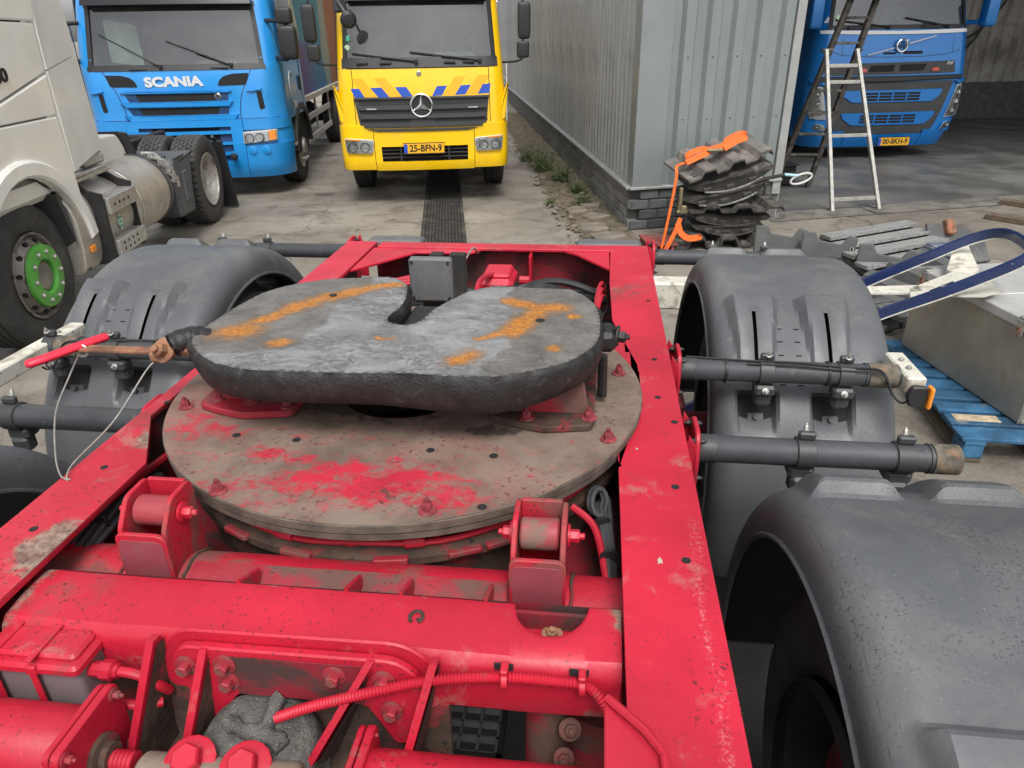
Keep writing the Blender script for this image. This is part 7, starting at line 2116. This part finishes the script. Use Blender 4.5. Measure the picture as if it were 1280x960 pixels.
obj('lid', MB().box((4.08, 5.55, .345), (.20, .14, .012), .004), bpy.data.materials['dusty_blue_grey'], t)

# --- worn blue pallet
p0, p1 = V(2.80, 4.13, 0), V(2.50, 2.88, 0)
PD = (p1 - p0).normalized(); PR = V(-PD.y, PD.x, 0)
if PR.x < 0: PR = -PR
t = thing('pallet', 'worn blue wooden pallet carrying the steel box', 'pallet', (3.0, 3.4, 0), YY)
PM = basis((p0.x, p0.y, 0), PD, PR, (0, 0, 1))
if PM.to_3x3().determinant() < 0: pass
PLn = (p1 - p0).length
bdm = []
for k in range(9):
    q = random.Random(k + 40)
    w = .105 if k not in (0, 8) else .125
    b = MB().box((.06 + k * (PLn - .12) / 8, .42, .133), (w, .86 + q.uniform(-.01, .01), .021), .003)
    b.v = [tuple(PM @ V(x + q.uniform(-.003, .003), y + q.uniform(-.006, .006), z + q.uniform(-.0015, .0015))) for x, y, z in b.v]
    o = obj('board', b, BLUE_W, t)
for y in (.06, .42, .78):
    obj('stringer', MB().box((PLn / 2, y, .111), (PLn, .10, .021), .003, PM), BLUE_W, t)
    obj('bottom_board', MB().box((PLn / 2, y, .0115), (PLn, .10, .021), .003, PM), WOOD, t)
    for x in (.07, PLn / 2, PLn - .07):
        obj('block', MB().box((x, y, .061), (.13, .10, .078), .006, PM), BLUE_W, t)
obj('bare_splinter', MB().box((PLn - .22, .14, .1445), (.07, .22, .003), .001, PM), M('bare_pale_wood', (.42, .34, .23), .85, var=.3, vs=30, bump=.4), t)

# --- dull steel box on the pallet
t = thing('steel_box', 'dull steel storage box with latches standing on the blue pallet', 'box', (3.2, 3.5, .145), YY)
obj('body', MB().box((3.24, 3.50, .395), (.78, 1.06, .50), .008), BOXSTEEL, t)
obj('lid', MB().box((3.24, 3.50, .657), (.795, 1.075, .022), .005).box((2.847, 3.50, .640), (.012, 1.075, .05), .003).box((3.24, 3.50, .671), (.70, .04, .010), .004).box((3.24, 3.15, .671), (.70, .03, .006), .003), LIDSTEEL, t)
for s1 in (3.13, 3.95):
    l_ = obj('latch', MB().box((2.838, s1, .615), (.014, .045, .075), .004).box((2.855, s1, .672), (.05, .05, .010), .003).cyl((2.838, s1 - .03, .655), (2.838, s1 + .03, .655), .010, 10), ZINC, t)
    obj('latch_loop', MB().tube([(2.829, s1 + .014 * math.cos(a), .605 + .018 * math.sin(a)) for a in [2 * PI * k / 14 for k in range(14)]], .004, 6, closed=True), RUSTY, l_)
obj('box_seam', MB().box((2.848, 2.975, .395), (.006, .012, .49), .002).box((3.24, 2.967, .16), (.76, .006, .02), .002), BOXSTEEL, t)

# --- navy bow with cream brackets lying over the box
t = thing('bumper_bow', 'navy blue steel bow with cream brackets propped on the steel box', 'bow', (2.9, 3.7, .65), YY)
BOWP = 0
path = spline([(1.22, 3.80, .035), (1.55, 3.83, .20), (1.98, 3.86, .44), (2.40, 3.885, .62), (2.83, 3.935, .765), (3.05, 3.90, .872), (3.135, 3.80, .925), (3.10, 3.60, .935), (3.01, 3.43, .930), (2.90, 3.345, .895), (2.60, 3.375, .755), (2.25, 3.405, .62), (1.90, 3.42, .47), (1.50, 3.44, .20), (1.17, 3.46, .035)], 8)
n = len(path)
def bow_sec(h0, h1, w0, w1):
    b = MB()
    def fn(i, j):
        tg_ = (path[min(i + 1, n - 1)] - path[max(i - 1, 0)]).normalized()
        nn = V(-.28, 0, 1); nn = (nn - tg_ * nn.dot(tg_)).normalized()
        sd = tg_.cross(nn)
        a, c = ((w0, h0), (w1, h0), (w1, h1), (w0, h1))[j]
        return path[i] + sd * a + nn * c
    b.grid(n, 4, fn, cv=True)
    b.f.append((0, 1, 2, 3)); b.f.append(tuple((n - 1) * 4 + j for j in range(4)))
    return b
obj('bar', bow_sec(-.026, .026, -.012, .012), NAVY, t)
obj('inner_edge', bow_sec(-.032, -.025, -.014, .014), CREAM, t)
def slab(pts, th):
    return MB().add([V(*p) for p in pts] + [V(*p) - V(0, 0, th) for p in pts], [tuple(range(len(pts))), tuple(range(len(pts), 2 * len(pts)))] + [(i, (i + 1) % len(pts), (i + 1) % len(pts) + len(pts), i + len(pts)) for i in range(len(pts))])
def zb(x): return .62 + (x - 2.3) * .16
def sl(p, th=.010): return slab([(x, y, zb(x)) for x, y in p], th)
obj('bracket', sl([(2.30, 3.74), (2.40, 3.80), (2.62, 3.69), (2.60, 3.60), (2.50, 3.62)]), CREAM, t)
obj('bracket', sl([(2.50, 3.545), (2.56, 3.66), (2.95, 3.80), (2.97, 3.70), (2.66, 3.53)], .02), CREAM, t)
obj('bracket', slab([(2.86, 3.80, .716), (3.02, 4.00, .79), (3.13, 4.04, .80), (3.0, 3.72, .735), (2.93, 3.69, .722)], .012), CREAM, t)
obj('bracket', slab([(2.60, 3.40, .712), (2.66, 3.54, .712), (2.98, 3.66, .718), (2.92, 3.42, .718), (2.78, 3.36, .716)], .012), CREAM, t)
obj('bracket_slot', slab([(2.62, 3.56, .6745), (2.63, 3.585, .6755), (2.80, 3.645, .702), (2.79, 3.62, .7015)], .002), VOID, t)

# --- timbers on the yard at the right
for k, (r, s, a, L_, lab) in enumerate(((6.42, 7.25, -1.0, 1.1, 'nearer weathered timber lying on the yard past the heap'), (7.15, 7.9, -.95, 1.2, 'farther weathered timber lying on the yard near the bay'))):
    t = thing('timber', lab, 'timber', (r, s, 0.001), YY, 'weathered timbers on the yard')
    Mx = Matrix.Translation((r, s, .031)) @ Matrix.Rotation(a, 4, 'Z')
    obj('beam', MB().box((0, 0, 0), (L_, .15, .06), .006, Mx), WOOD, t)
    obj('end_grain', MB().box((L_ / 2 + .001, 0, 0), (.004, .13, .05), .002, Mx).box((-L_ / 2 - .001, 0, 0), (.004, .13, .05), .002, Mx), BLACK_M, t)
